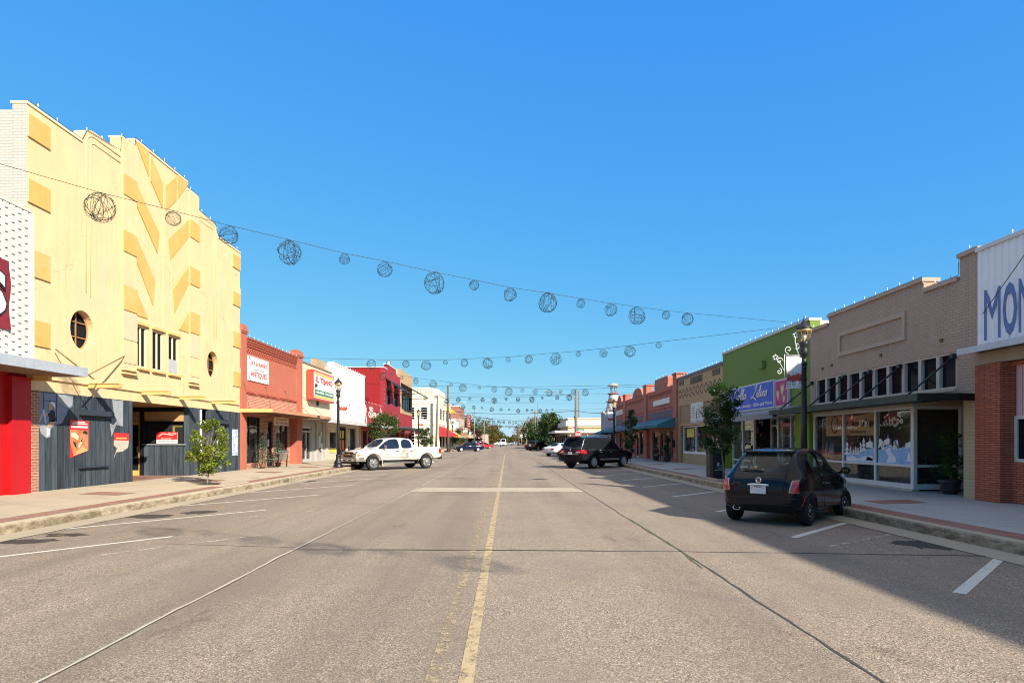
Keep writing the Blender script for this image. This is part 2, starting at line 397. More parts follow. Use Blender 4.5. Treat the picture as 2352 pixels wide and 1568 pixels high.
# ------------------------------------------------------------------ ground, street, pavements
def sheet(name, x0, x1, y0, y1, z, mat, nx=1):
    m = MB(); m.quad((x0, y0, z), (x1, y0, z), (x1, y1, z), (x0, y1, z)); return m.build(name, mat, fix=False)
M_grass = blotch('dry_grass', [(.3, (.06, .065, .03)), (.55, (.13, .12, .055)), (.75, (.2, .17, .09))], .25, .95)
struct(sheet('ground', -2500, 2500, -400, 4500, -.04, M_grass))
M_road = road_mat()
m = MB()
m.quad((KL - .02, -30, 0), (KR + .02, -30, 0), (KR + .02, 200, 0), (KL - .02, 200, 0))
m.quad((-5.2, 200, 0), (4.6, 200, 0), (4.6, 1800, 0), (-5.2, 1800, 0))
m.quad((-60, 82, 0), (KL - .02, 82, 0), (KL - .02, 94, 0), (-60, 94, 0))
m.quad((KR + .02, 82, 0), (60, 82, 0), (60, 94, 0), (KR + .02, 94, 0))
struct(m.build('road', M_road, fix=False))
def concrete(name, c, jx=1.5, jy=1.5, ox=0, var=.2):
    t = NT(name); v = t.pos(); sp = t.n('ShaderNodeSeparateXYZ'); t.l(v, sp.inputs[0])
    n1 = t.noise(v, .8, 6, .7); n2 = t.noise(v, 22, 4); n3 = t.noise(v, 140, 2)
    f = t.math('ADD', t.math('MULTIPLY', n1, .65), t.math('MULTIPLY', n2, .35))
    col = t.ramp(f, [(.25, dk(c, 1 - var * 1.6)), (.5, c), (.75, dk(c, 1 + var * .5))])
    col = t.mix(t.math('MULTIPLY', n3, .3), col, dk(c, .6))
    sp2 = t.ramp(t.noise(v, 1.7, 6, .8), [(.62, 0.), (.72, .55)]); col = t.mix(sp2, col, dk(c, .5))
    jn = None
    for o, k in ((0, jx), (1, jy)):
        if not k: continue
        fr = t.math('FRACT', t.math('DIVIDE', t.math('ADD', sp.outputs[o], 100 + ox), k))
        a = t.math('LESS_THAN', fr, .012 / k); jn = a if jn is None else t.math('MAXIMUM', jn, a)
    if jn is not None: col = t.mix(t.math('MULTIPLY', jn, .65), col, dk(c, .3))
    return t.done(col, .85, t.bump(t.math('ADD', n3, n2), .25, .006), spec=.25)
M_walk = concrete('pavement_concrete', (.47, .39, .28), 1.87, 1.6, .1)
M_walkR = concrete('shade_tinted_pavement_concrete', (.40, .385, .355), 1.87, 1.6, .1)  # right pavement: cool tint of the shade put into the concrete colour
M_gut = concrete('gutter_concrete', (.40, .335, .24), 0, 3.0)
t = NT('kerb_concrete'); v = t.pos(); sp = t.n('ShaderNodeSeparateXYZ'); t.l(v, sp.inputs[0])
n1 = t.noise(t.pos((2.2, 2.2, 5)), 1.3, 6, .75); n2 = t.noise(v, 60, 3)
gn = t.n('ShaderNodeNewGeometry'); sn = t.n('ShaderNodeSeparateXYZ'); t.l(gn.outputs['Normal'], sn.inputs[0])
side = t.math('SUBTRACT', 1, t.math('ABSOLUTE', sn.outputs[2]))
st = t.math('MULTIPLY', t.ramp(n1, [(.36, 0.), (.6, .9)]), t.math('MULTIPLY_ADD', side, .8, .15))
col = t.mix(st, t.mix(t.math('MULTIPLY', n2, .4), (.46, .385, .27), (.3, .25, .18)), (.12, .09, .05))
M_kerb = t.done(col, .9, t.bump(t.math('ADD', n1, n2), .4, .012), spec=.2)
M_pave = brick('paver_brick', (.30, .125, .085), (.20, .085, .06), (.21, .18, .15), .2, .1, .008, .9, .4)
def paver_mat():
    t = NT('brick_pavers'); v = t.pos(); b = t.n('ShaderNodeTexBrick'); t.l(v, b.inputs['Vector'])
    b.inputs['Scale'].default_value = 1; b.inputs['Brick Width'].default_value = .2; b.inputs['Row Height'].default_value = .1; b.inputs['Mortar Size'].default_value = .006
    b.inputs['Color1'].default_value = (.34, .15, .10, 1); b.inputs['Color2'].default_value = (.22, .10, .075, 1); b.inputs['Mortar'].default_value = (.2, .17, .14, 1)
    n = t.noise(v, 1.1, 5, .7)
    return t.done(t.mix(t.ramp(n, [(.4, 0.), (.7, .6)]), b.outputs[0], (.30, .22, .17)), .9, t.bump(t.math('SUBTRACT', 1, b.outputs['Fac']), .4, .006), spec=.2)
M_pav = paver_mat()
def pavement(sgn, K, X, y0, y1, tag_):
    """sgn -1 left, +1 right: kerb, sloping pavement, brick band, gutter"""
    e = .15
    m = MB(); pr = [(0, -.02), (0, .15), (.012, .185), (.04, .2), (e, .203), (e, -.02)]
    P = lambda u, w_, z: (K + sgn * u, w_, z)
    m.prism(P, pr, y0, y1)
    struct(m.build('kerb', M_kerb))
    m = MB(); dX = abs(X - K); m.prism(P, [(e, -.02), (e, .2), (dX, BASE), (dX + 6, BASE), (dX + 6, -.02)], y0, y1); struct(m.build('pavement', M_walk if sgn < 0 else M_walkR))
    z = lambda u: .2 + (BASE - .2) * (u - e) / (dX - e)
    m = MB(); a, b = e + .02, e + .42
    m.add([P(a, y0, z(a) + .004), P(b, y0, z(b) + .004), P(b, y1, z(b) + .004), P(a, y1, z(a) + .004)], [(0, 1, 2, 3)]); struct(m.build('brick_band', M_pav, fix=False))
    m = MB(); m.quad(P(0, y0, .012), P(-.55, y0, .004), P(-.55, y1, .004), P(0, y1, .012)); struct(m.build('gutter', M_gut, fix=False))
    return P, z
PL, zl = pavement(-1, KL, XL, -30, 81, 'l')
PR, zr = pavement(1, KR, XR, -30, 81, 'r')
pavement(-1, KL, -11.0, 95, 200, 'l'); pavement(1, KR, XR, 95, 200, 'r')
def pav_z(x): return zl(abs(x - KL)) if x < 0 else zr(x - KR)
m = MB()
for x0, x1, y0, y1 in ((-11.25, -10.2, 16.1, 16.9), (-11.3, -10.3, 21.6, 22.5), (-11.3, -10.3, 27.4, 28.3), (-11.3, -10.3, 33, 33.9), (-11.3, -10.3, 39, 39.9), (8.5, 9.55, 13.9, 14.65), (8.5, 9.5, 25.4, 26.2), (8.5, 9.5, 31, 31.8), (8.5, 9.5, 37, 37.8)):
    m.quad((x0, y0, pav_z(x0) + .005), (x1, y0, pav_z(x1) + .005), (x1, y1, pav_z(x1) + .005), (x0, y1, pav_z(x0) + .005))
struct(m.build('brick_panel', M_pav, fix=False))
# markings, joints and patches on the road
M_yel = worn_paint('yellow_paint', (.44, .335, .185), wear=.50); M_yel2 = worn_paint('faded_yellow_paint', (.40, .31, .185), wear=.44, scale=9)
M_wht = worn_paint('white_paint', (.60, .56, .47), wear=.57); M_wht2 = worn_paint('old_white_paint', (.46, .39, .28), wear=.44, scale=3)
def stripe(mb, a, b, wd, z=.004):
    a, b = Vector((*a, 0)), Vector((*b, 0)); d = (b - a).normalized(); n = Vector((-d.y, d.x, 0)) * wd / 2
    mb.quad(*[(p.x, p.y, z) for p in (a - n, b - n, b + n, a + n)])
m = MB(); stripe(m, (-.285, -5), (-.285, 80), .105); struct(m.build('centre_line', M_yel, fix=False))
m = MB(); stripe(m, (-.52, -5), (-.52, 80), .10); stripe(m, (-.285, 96), (-.285, 195), .12); struct(m.build('faded_centre_line', M_yel2, fix=False))
m = MB()
for y in [10.65 + 4.13 * k for k in range(-3, 16)]: stripe(m, (-8.4, y - 3.35), (-5.8, y), .10)
for y in [6.66 + 3.87 * k for k in range(-2, 18)]: stripe(m, (4.9, y), (7.05, y + 2.1), .125)
for y in [98 + 3.2 * k for k in range(28)]:
    stripe(m, (-8.4, y - 2.65), (-5.8, y), .11); stripe(m, (4.88, y), (7.0, y + 1.55), .12)
struct(m.build('parking_line', M_wht, fix=False))
m = MB()
for y in (8.6, 12.7, 16.9): stripe(m, (-5.9, y + .3), (-4.0, y + 2.6), .10)
stripe(m, (5.0, 9.6), (6.8, 10.9), .1)
stripe(m, (KL + .6, 80.5), (-.6, 80.5), .5); stripe(m, (.0, 96), (KR - .6, 96), .5)
struct(m.build('old_marking', M_wht2, fix=False))
M_patch = concrete('patch_concrete', (.43, .365, .275), 0, 0)
m = MB(); m.add([(-3.2, 20.15, .005), (-1, 20.05, .005), (1.2, 20.15, .005), (2.52, 20.0, .005), (2.45, 20.9, .005), (2.3, 21.7, .005), (.5, 21.85, .005), (-1.5, 21.75, .005), (-3.0, 21.9, .005)], [tuple(range(9))]); struct(m.build('concrete_patch', M_patch, fix=False))
M_tar = worn_paint('joint_tar', (.05, .045, .04), wear=.6, scale=5); M_seal = worn_paint('joint_mortar', (.45, .40, .31), wear=.6, scale=9)
M_moss = worn_paint('joint_moss', (.09, .10, .03), wear=.5, scale=3)
def crack(mb, pts, wd, wob, z=.003, step=.25, seed=1):
    r = random.Random(seed); P = []
    for (a, b) in zip(pts, pts[1:]):
        n = max(2, int(math.hypot(b[0] - a[0], b[1] - a[1]) / step))
        for k in range(n):
            f = k / n; P.append((a[0] + (b[0] - a[0]) * f, a[1] + (b[1] - a[1]) * f))
    P.append(pts[-1]); ox = 0; Q = []
    for p in P:
        ox = ox * .8 + r.uniform(-wob, wob); Q.append((p[0] + ox * (1 if abs(pts[0][0] - pts[-1][0]) < 2 else .1), p[1] + ox * (1 if abs(pts[0][0] - pts[-1][0]) >= 2 else .1), wd * r.uniform(.6, 1.3)))
    for (a, b) in zip(Q, Q[1:]):
        d = Vector((b[0] - a[0], b[1] - a[1])).normalized(); n = Vector((-d.y, d.x))
        mb.quad((a[0] - n.x * a[2] / 2, a[1] - n.y * a[2] / 2, z), (b[0] - n.x * b[2] / 2, b[1] - n.y * b[2] / 2, z), (b[0] + n.x * b[2] / 2, b[1] + n.y * b[2] / 2, z), (a[0] + n.x * a[2] / 2, a[1] + n.y * a[2] / 2, z))
m = MB(); crack(m, [(-3.22, -3), (-3.25, 9.3), (-3.2, 20), (-3.2, 78)], .05, .012, seed=3); struct(m.build('joint_strip', M_seal, fix=False))
m = MB(); crack(m, [(2.5, -3), (2.62, 9.2), (2.52, 20), (2.5, 78)], .03, .012, .0035, seed=4); crack(m, [(-3.22, -3), (-3.22, 20), (-3.17, 78)], .016, .012, .0065, seed=3)
crack(m, [(-5.5, 9.9), (-3.3, 9.55)], .016, .01, seed=6); crack(m, [(-3.3, 9.35), (-.3, 9.3), (2.62, 9.2), (6.9, 8.85)], .03, .01, .0055, seed=5)
crack(m, [(-8.2, 31), (-3.2, 31.2), (2.5, 31), (6.9, 31)], .03, .01, .0055, seed=8); crack(m, [(-8.2, 44), (2.5, 44.2), (6.9, 44)], .03, .01, .0055, seed=9)
crack(m, [(KR - .56, -3), (KR - .56, 80)], .02, .004, .006, seed=11); crack(m, [(KL + .56, -3), (KL + .56, 80)], .02, .004, .006, seed=12)
struct(m.build('road_joint', M_tar, fix=False))
m = MB(); crack(m, [(2.54, 8), (2.62, 9.3), (2.57, 13)], .045, .012, .0045, seed=4); crack(m, [(-2.4, 9.33), (1.3, 9.26)], .04, .01, .0075, seed=15); struct(m.build('joint_growth', M_moss, fix=False))
M_oil = worn_paint('oil_stain', (.045, .034, .026), wear=.52, scale=2.2)
m = MB()
for (px, py, rx, ry, sd) in ((60, 1243, .55, .16, 1), (150, 1228, .4, .12, 2), (345, 1185, .6, .2, 3), (2140, 1250, .55, .28, 4), (455, 1176, .4, .2, 5), (1240, 1100, .4, .15, 6), (700, 1105, .5, .25, 10), (1750, 1150, .5, .2, 12)):
    g = GR(px, py); r = random.Random(sd); n = 18
    m.add([(g[0] + rx * math.cos(2 * PI * k / n) * r.uniform(.6, 1.15), g[1] + ry * math.sin(2 * PI * k / n) * r.uniform(.6, 1.15) * 2, .0025) for k in range(n)], [tuple(range(n))])
struct(m.build('oil_stain', M_oil, fix=False))
# ------------------------------------------------------------------ materials shared by the buildings
M_white = plain('white_paint_wall', (.57, .54, .47), .7, .08, streak=.12)
M_wtrim = plain('white_trim', (.64, .62, .56), .5, .06, bump=.05)
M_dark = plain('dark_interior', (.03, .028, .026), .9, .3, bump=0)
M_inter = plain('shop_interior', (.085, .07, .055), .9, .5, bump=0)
M_black = plain('black_metal', (.012, .013, .016), .42, .2, bump=.05, spec=.5)
M_glass = glass('window_glass'); M_dgl = dark_glass('dark_window_glass')
M_alu = plain('aluminium_frame', (.62, .62, .60), .38, .08, metal=.4, bump=.02)
M_gal = plain('galvanised_metal', (.50, .53, .55), .45, .2, metal=.3, streak=.2)
M_roof = plain('roof_felt', (.30, .29, .28), .9, .2)
M_bulb = plain('white_bulb', (.85, .85, .82), .25, .02, bump=0)
M_cable = plain('dark_cable', (.02, .02, .02), .6, .1, bump=0)
M_yel1 = plain('pale_yellow_plaster', (.69, .508, .27), .85, .10, scale=1.1, bump=.5, streak=.22, crack=.6, grime=((.56, .46, .30), .55))
M_yel3 = plain('deep_yellow_plaster', (.63, .365, .10), .85, .10, scale=1.3, bump=.4, streak=.12, crack=.4, grime=((.58, .44, .22), .5))
M_cream = plain('cream_plaster', (.66, .56, .37), .85, .06, scale=1.2, bump=.25)
M_wbrick = brick('white_painted_brick', (.56, .52, .45), (.52, .48, .41), (.42, .385, .33), bump=.8, tint=.06, grime=.1)
M_rbrick = brick('old_red_brick', (.40, .15, .07), (.30, .105, .055), (.50, .42, .34), .21, .075, .012, bump=.7, tint=.2)
M_red = plain('red_gloss_paint', (.44, .008, .012), .5, .1, bump=.05, streak=.12)
M_wood = planks('weathered_dark_planks', (.022, .028, .036), .23, .55, paint=(.075, .098, .118))
M_ywood = plain('yellow_painted_wood', (.66, .40, .10), .6, .15, bump=.1)
M_beam = plain('yellow_beam_paint', (.66, .43, .16), .6, .1, bump=.1, streak=.1)
def label_mat(name, c, rough=.5): return plain(name, c, rough, .05, bump=0)
M_lred = label_mat('red_lettering', (.42, .02, .025)); M_lwht = label_mat('white_lettering', (.74, .71, .64)); M_lblk = label_mat('black_lettering', (.015, .015, .016))
M_lgrn = label_mat('green_panel', (.02, .16, .09)); M_lblu = label_mat('blue_lettering', (.09, .15, .36)); M_signw = label_mat('sign_white', (.68, .66, .60)); M_lyel = label_mat('ochre_band', (.70, .40, .05))
def lights_along(fac, pts, n, w_, what, size=.013):
    """a string of small bulbs fixed along a roof edge; pts [(u,z)]"""
    L = [math.hypot(b[0] - a[0], b[1] - a[1]) for a, b in zip(pts, pts[1:])]; T = sum(L)
    def at(d):
        for (a, b), l in zip(zip(pts, pts[1:]), L):
            if d <= l + 1e-6: f = d / l if l else 0; return (a[0] + (b[0] - a[0]) * f, a[1] + (b[1] - a[1]) * f)
            d -= l
        return pts[-1]
    c = fac.P(pts[0][0], w_, pts[0][1])
    t_ = thing('bulb_string', 'string of small white bulbs fixed along ' + what, 'string lights', c, 'bulb strings along the roof edges')
    m = MB(); m.tube([fac.P(a, w_, z + .015) for a, z in pts], .008, 5); m.build('cable', M_cable, t_)
    m = MB(); m.lathe([(.012, -.03), (.010, .0), (.012, .01), (size, .022), (size, .04), (size * .5, .06), (.0, .065)], n=8); b0 = None
    n = max(5, int(n * .62))
    for k in range(n):
        u, z = at(T * (k + .5) / n); p = Vector(fac.P(u, w_, z + .05)) - Vector(c)
        if b0 is None: b0 = m.build('bulb', M_bulb, t_, local=True); o = b0
        else: o = b0.copy(); COL.objects.link(o); o.parent = t_
        o.location = p
    return t_
def window(fac, par, u0, u1, z0, z1, w_, fm, gm, fw=.06, mul=(), trs=(), dep=.07, name='window'):
    m = MB(); f = fw
    fac.box(m, u0, u1, w_ - dep, w_, z0, z0 + f); fac.box(m, u0, u1, w_ - dep, w_, z1 - f, z1)
    fac.box(m, u0, u0 + f, w_ - dep, w_, z0 + f, z1 - f); fac.box(m, u1 - f, u1, w_ - dep, w_, z0 + f, z1 - f)
    for u in mul: fac.box(m, u - f / 2, u + f / 2, w_ - dep, w_ - .003, z0 + f, z1 - f)
    for z in trs: fac.box(m, u0 + f, u1 - f, w_ - dep, w_ - .006, z - f / 2, z + f / 2)
    o = m.build(name, fm, par)
    m = MB(); fac.box(m, u0 + f * .6, u1 - f * .6, w_ - dep * .62, w_ - dep * .5, z0 + f * .6, z1 - f * .6); m.build('pane', gm, o)
    return o
def shell(fac, par, u0, u1, w0, depth, z0, z1, mat, roof=True):
    """sides, back and roof of a plain flat-roofed building behind its front"""
    m = MB(); t = .2
    fac.box(m, u0, u0 + t, -depth, w0, z0, z1); fac.box(m, u1 - t, u1, -depth, w0, z0, z1); fac.box(m, u0 + t, u1 - t, -depth, -depth + t, z0, z1)
    o = m.build('side_wall', mat, par)
    if roof: m = MB(); fac.box(m, u0 + t, u1 - t, -depth + t, w0, z1 - .5, z1 - .3); m.build('roof', M_roof, par)
    return o
def inner(fac, par, u0, u1, w1, z0, z1, dep=2.6, mat=None):
    m = MB()
    P = fac.P
    m.quad(P(u0, w1 - dep, z0), P(u1, w1 - dep, z0), P(u1, w1 - dep, z1), P(u0, w1 - dep, z1))
    m.quad(P(u0, w1, z0), P(u0, w1 - dep, z0), P(u0, w1 - dep, z1), P(u0, w1, z1)); m.quad(P(u1, w1, z0), P(u1, w1 - dep, z0), P(u1, w1 - dep, z1), P(u1, w1, z1))
    m.quad(P(u0, w1, z1), P(u1, w1, z1), P(u1, w1 - dep, z1), P(u0, w1 - dep, z1)); m.quad(P(u0, w1, z0), P(u1, w1, z0), P(u1, w1 - dep, z0), P(u0, w1 - dep, z0))
    return m.build('interior', mat or M_inter, par, fix=False)
GOODS = None
def goods(fac, u0, u1, w_, z0, z1, n, seed, what, cols=None):
    """mixed wares on show behind a shop window: nobody could count them"""
    r = random.Random(seed); cs = cols or [(.5, .05, .04), (.6, .5, .3), (.05, .12, .3), (.7, .68, .62), (.1, .2, .08), (.35, .15, .05)]
    mats = [plain('wares_%s' % 'abcdefgh'[i], c, .6, .3, bump=0) for i, c in enumerate(cs)]
    m = MB(); idx = []
    for _ in range(n):
        u = r.uniform(u0, u1); z = z0 + (z1 - z0) * r.random() ** 1.6; a = r.uniform(.06, .22); h = r.uniform(.1, .4); f0 = len(m.f); d = r.uniform(0, .5)
        if r.random() < .5: fac.box(m, u - a / 2, u + a / 2, w_ - d - .02, w_ - d, z, z + h)
        else:
            c = fac.P(u, w_ - d, z); m.lathe([(a * .3, 0), (a * .5, h * .3), (a * .25, h * .7), (a * .3, h)], c, 8)
        k = r.randrange(len(mats)); idx += [k] * (len(m.f) - f0)
    o = m.build('shop_display', mats, None, fix=False, kind='stuff'); o.data.polygons.foreach_set('material_index', idx); tag(o, what, 'shop display'); return o
FL = Fac('L', XL)
# ------------------------------------------------------------------ red shop at the near left, slotted white cladding over it
t = thing('shop_building', 'red painted shop front under white slotted metal cladding at the near left edge', 'shop', (XL, 12, 0))
m = MB(); FL.wall(rect(7, 16.1, -.05, 7.4), [rect(11.6, 15.25, BASE, 3.0)], -.25, 0, m); m.build('wall', M_red, t)
shell(FL, t, 7, 16.1, -.26, 9, 0, 7.0, M_wbrick)
m = MB(); FL.box(m, 15.47, 16.09, 0, .13, BASE - .1, 3.3); m.build('pilaster', M_red, t)
window(FL, t, 11.6, 15.25, BASE, 3.0, -.1, M_alu, M_glass, .09, (12.9, 14.1), (2.5,))
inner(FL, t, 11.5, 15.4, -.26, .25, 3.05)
m = MB(); us = []; u = 7.0
while u < 16.1:
    us += [(u, .10), (u + .03, .135), (u + .17, .135), (u + .20, .10)]; u += .21
vs = []; fs = []
for i, (u, w_) in enumerate(us): vs += [FL.P(u, w_, 3.62), FL.P(u, w_, 7.66)]
for i in range(len(us) - 1): fs.append((2 * i, 2 * i + 2, 2 * i + 3, 2 * i + 1))
m.add(vs, fs); FL.box(m, 7, 16.11, .0, .09, 3.6, 7.68); FL.box(m, 7, 16.11, .09, .15, 7.62, 7.70); FL.box(m, 7, 16.11, .09, .15, 3.58, 3.64); FL.box(m, 16.085, 16.11, .09, .14, 3.64, 7.62)
cl = m.build('cladding', M_white, t)
m = MB(); k = 0; u = 7.0
while u < 16.0:
    z = 3.75 + (.1 if k % 2 else 0)
    while z < 7.55: FL.box(m, u + .05, u + .15, .13, .139, z, z + .022); z += .2
    u += .21; k += 1
m.build('slots', M_black, cl)
m = MB(); FL.box(m, 7, 16.35, 0, 1.38, 3.42, 3.46); FL.box(m, 7, 16.35, 1.38, 1.42, 3.36, 3.60); FL.box(m, 16.35, 16.38, .02, 1.42, 3.36, 3.60); FL.box(m, 7, 16.35, .0, 1.38, 3.54, 3.57)
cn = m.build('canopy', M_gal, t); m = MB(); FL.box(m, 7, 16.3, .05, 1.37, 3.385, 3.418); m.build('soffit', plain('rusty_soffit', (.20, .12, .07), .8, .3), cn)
t2 = thing('banner_sign', 'dark red cloth banner with big white black-edged letters on white slotted cladding', 'banner', FL.P(13, .15, 4.4))
m = MB(); n = 24
vs = [];
for i in range(n + 1):
    for j in range(13):
        u, z = 11.0 + 4.36 * i / n, 4.42 + 1.72 * j / 12; e = min(i, n - i, 4) / 4
        vs.append(FL.P(u, .17 + .02 * math.sin(i * 1.9 + j * .8) * (1.3 - e), z))
m.add(vs, [(i * 13 + j, (i + 1) * 13 + j, (i + 1) * 13 + j + 1, i * 13 + j + 1) for i in range(n) for j in range(12)], True)
m.build('cloth', plain('dark_red_cloth', (.20, .018, .028), .7, .25, scale=4), t2)
m = MB(); FL.text(m, 'ES', 14.5, 5.28, 1.18, .196, 1.5, bold=.07); m.build('lettering', M_lblk, t2)
m = MB(); FL.text(m, 'ES', 14.5, 5.28, 1.08, .206, 1.4, bold=.035); m.build('lettering', M_lwht, t2)

# ------------------------------------------------------------------ the yellow picture house
UC = 22.53
t = thing('theatre_building', 'tall pale yellow theatre with stepped top and deep yellow chevron bands', 'theatre', (XL, UC, 0))
A, B = 16.12, 28.95
def arcp(uc, zc, r, a0, a1, n=6): return [(uc + r * math.cos(R(a0 + (a1 - a0) * k / n)), zc + r * math.sin(R(a0 + (a1 - a0) * k / n))) for k in range(n + 1)]
top = [(A, 10.5), (18.2, 10.5)] + arcp(18.75, 10.52, .55, 180, 90) + [(20.04, 11.07), (20.04, 11.55), (20.78, 11.55), (20.78, 11.82), (24.2, 11.82), (24.2, 11.55), (24.98, 11.55), (24.98, 11.07)] + arcp(26.2, 10.52, .55, 90, 0) + [(B, 10.5)]
out = [(A, 3.0), (B, 3.0)] + top[::-1]
wins = [(20.86, 21.48), (21.82, 22.5), (22.86, 23.54)]
PH = [(18.22, 4.94, .51, .58), (26.28, 4.91, .5, .58)]
m = FL.wall(out, [rect(a, b, 4.19, 5.6) for a, b in wins] + [ell(*p) for p in PH], -.36, 0); m.build('wall', M_yel1, t)
shell(FL, t, A + .01, B - .01, -.37, 14, 0, 10.35, M_wbrick)
m = MB(); FL.box(m, A - .015, A - .002, -.37, .002, 3.62, 10.49); m.build('white_return', M_wbrick, t)
m = MB()
for a, b, z in ((A - .03, 18.2, 10.5), (26.75, B + .02, 10.5), (20.78, 24.2, 11.82), (20.04, 20.775, 11.55), (24.205, 24.98, 11.55)): FL.box(m, a, b, -.42, .03, z + .002, z + .07)
pieces(m, 'coping', M_cream, t)
# stepped pilasters: blocks, half pale half deep yellow
m = MB(); my = MB()
for a, b in ((A + .0, A + .79), (B - .79, B)):
    for z0, z1, y0, y1 in ((9.66, 10.44, 9.66, 10.26), (7.94, 8.82, 7.94, 8.55), (6.02, 6.95, 6.02, 6.72), (4.2, 5.1, 4.2, 4.87)):
        FL.box(m, a, b, 0, .04, z0, z1); FL.box(my, a + .012, b - .012, .04, .043, y0, y1)
sg = lambda q: [(q_[0] + UC, q_[1]) for q_ in q]
for s_ in (-1, 1):
    a, b = sorted((UC + s_ * 1.75, UC + s_ * 2.46))
    FL.box(m, a, b, 0, .07, 4.0, 11.54)
    for z0, z1 in ((8.6, 9.72), (6.78, 7.86), (4.98, 5.95)): FL.box(m, a - .01, b + .01, .07, .09, z0 - .7, z0 - .02)
    for z0, z1 in ((9.73, 10.41), (7.87, 8.56), (5.96, 6.76)): FL.box(my, a - .012, b + .012, .07, .098, z0, z1)
    for z in (3.98, 3.86): FL.box(m, a - .04, b + .04, 0, .13, z, z + .05)
pieces(m, 'relief_block', M_yel1, t); pieces(my, 'painted_block', M_yel3, t)
bands = [[(-1.74, 10.41), (-.30, 9.16), (-.42, 8.40), (-1.74, 9.70)], [(-1.74, 8.58), (-.58, 7.33), (-.70, 6.46), (-1.74, 7.84)], [(-1.74, 6.76), (-1.02, 5.93), (-1.74, 5.93)],
         [(-1.72, 11.81), (-.95, 11.81), (-.95, 10.92), (-1.10, 11.10)], [(-.84, 11.72), (-.10, 11.04), (-.10, 10.14), (-.84, 10.82)]]
m = MB()
for q in bands:
    for s_ in (-1, 1): m.prism(FL.P, [(UC + s_ * a, z) for a, z in q], 0, .028)
pieces(m, 'chevron_band', M_yel3, t)
m = MB(); FL.box(m, UC - .07, UC + .07, 0, .03, 5.7, 11.0)
for s_ in (-1, 1):
    for q in ([(-1.74, 9.66), (-.46, 8.36), (-.56, 7.42), (-1.74, 8.62)], [(-1.74, 7.80), (-.74, 6.42), (-.95, 6.0), (-1.74, 6.80)]): m.prism(FL.P, [(UC + s_ * a, z) for a, z in q], 0, .012)
pieces(m, 'chevron_rib', M_yel1, t)
m = MB()
for s_ in (-1, 1):
    a, b = sorted((UC + s_ * 1.75, UC + s_ * 2.46))
    for z0, z1 in ((5.0, 5.88), (4.22, 4.88)): FL.box(m, a - .012, b + .012, .07, .088, z0, z1)
pieces(m, 'pale_block', plain('pale_cream_blocks', (.60, .47, .30), .85, .08, streak=.15), t)
m = MB()     # rounded mouldings on the shoulders
for uc, a0, a1, u2 in ((18.75, 180, 90, 20.0), (26.2, 0, 90, 25.0)):
    for rr in (.38, .18):
        pts = [(uc + math.copysign(rr, uc - UC), 5.9 + .5 * rr)] + arcp(uc, 10.52, rr, a0, a1) + [(u2, 10.52 + rr)]
        m.tube([FL.P(a, .005, z) for a, z in pts], .016, 6)
pieces(m, 'moulding', M_yel1, t)
for a, b in wins:
    o = window(FL, t, a, b, 4.19, 5.6, -.03, M_cream, M_dgl, .05, ((a + b) / 2,), (), .09)
m = MB(); a, b = wins[2]; FL.box(m, a + .05, b - .05, -.08, -.02, 4.25, 4.72); m.build('boarding', plain('grey_board', (.42, .43, .44), .7), t)
m = MB()
for a, b in wins: FL.box(m, a - .06, b + .06, 0, .08, 5.63, 5.72); FL.box(m, a - .08, b + .08, 0, .1, 4.10, 4.17)
pieces(m, 'window_sill', M_beam, t)
for uc, zc, ru, rz in PH:
    e0 = [FL.P(a, -.2, z) for a, z in ell(uc, zc, ru - .01, rz - .01, 32)]
    m = MB(); m.tube(e0, .03, 6, True); FL.box(m, uc - .015, uc + .015, -.22, -.19, zc - rz, zc + rz)
    for dz in (-.2, .24): FL.box(m, uc - ru * .9, uc + ru * .9, -.225, -.19, zc + dz - .015, zc + dz + .015)
    o = m.build('round_window', plain('brown_window_frame', (.40, .20, .08), .6), t)
    m = MB(); m.add([FL.P(a, -.24, z) for a, z in ell(uc, zc, ru, rz, 32)], [tuple(range(32))]); m.build('pane', M_dgl, o, fix=False)
m = MB(); FL.box(m, A + .4, B - .1, 0, .06, 3.34, 3.42); FL.box(m, A + .4, 20.6, 0, .03, 3.42, 3.5); m.build('ledge', M_yel1, t)
for u, l in ((16.25, .5), (18.5, .97), (21.2, .97), (23.65, .97), (26.2, 1.0)):
    m = MB(); FL.box(m, u - .07, u + .07, .0, l, 3.25, 3.37); FL.box(m, u - .1, u + .1, .0, l, 3.37, 3.39); m.build('canopy_stub', M_beam, t)
for u0, z0, u1, w1, z1 in ((20.05, 4.42, 17.1, .95, 3.5), (17.0, 4.2, 17.4, .9, 3.4)):
    m = MB(); m.tube([FL.P(u0, .1, z0), FL.P(u1, w1, z1)], .02, 6); m.build('tie_rod', plain('rusty_rod', (.22, .14, .07), .8), t)
# ground floor
m = MB(); FL.box(m, A, 16.5, -.36, .02, 0, 2.98); m.build('brick_pier', M_rbrick, t)
for a, b, h in ((16.51, 20.64, ()), (25.9, B - .01, (rect(26.62, 27.5, .95, 2.35),))):
    m = FL.wall(rect(a, b, BASE - .06, 2.995), h, -.12, .015); o = m.build('plank_wall', M_wood, t)
m = MB(); FL.box(m, 24.3, 25.12, -.2, .015, BASE - .06, 2.995); FL.box(m, 25.42, 25.9, -.35, -.25, BASE - .06, 2.995); m.build('plank_pier', M_wood, t)
m = MB(); FL.box(m, 26.5, 27.6, .015, .2, 2.42, 2.58); FL.box(m, 18.05, 19.35, .015, .18, 2.42, 2.58); FL.box(m, 18.0, 19.3, .015, .12, .86, .9); pieces(m, 'shelf', plain('dark_shelf_paint', (.03, .04, .055), .6), t)
m = MB(); FL.box(m, 18.05, 19.3, .015, .03, 2.36, 2.42); m.build('shelf', M_black, t)
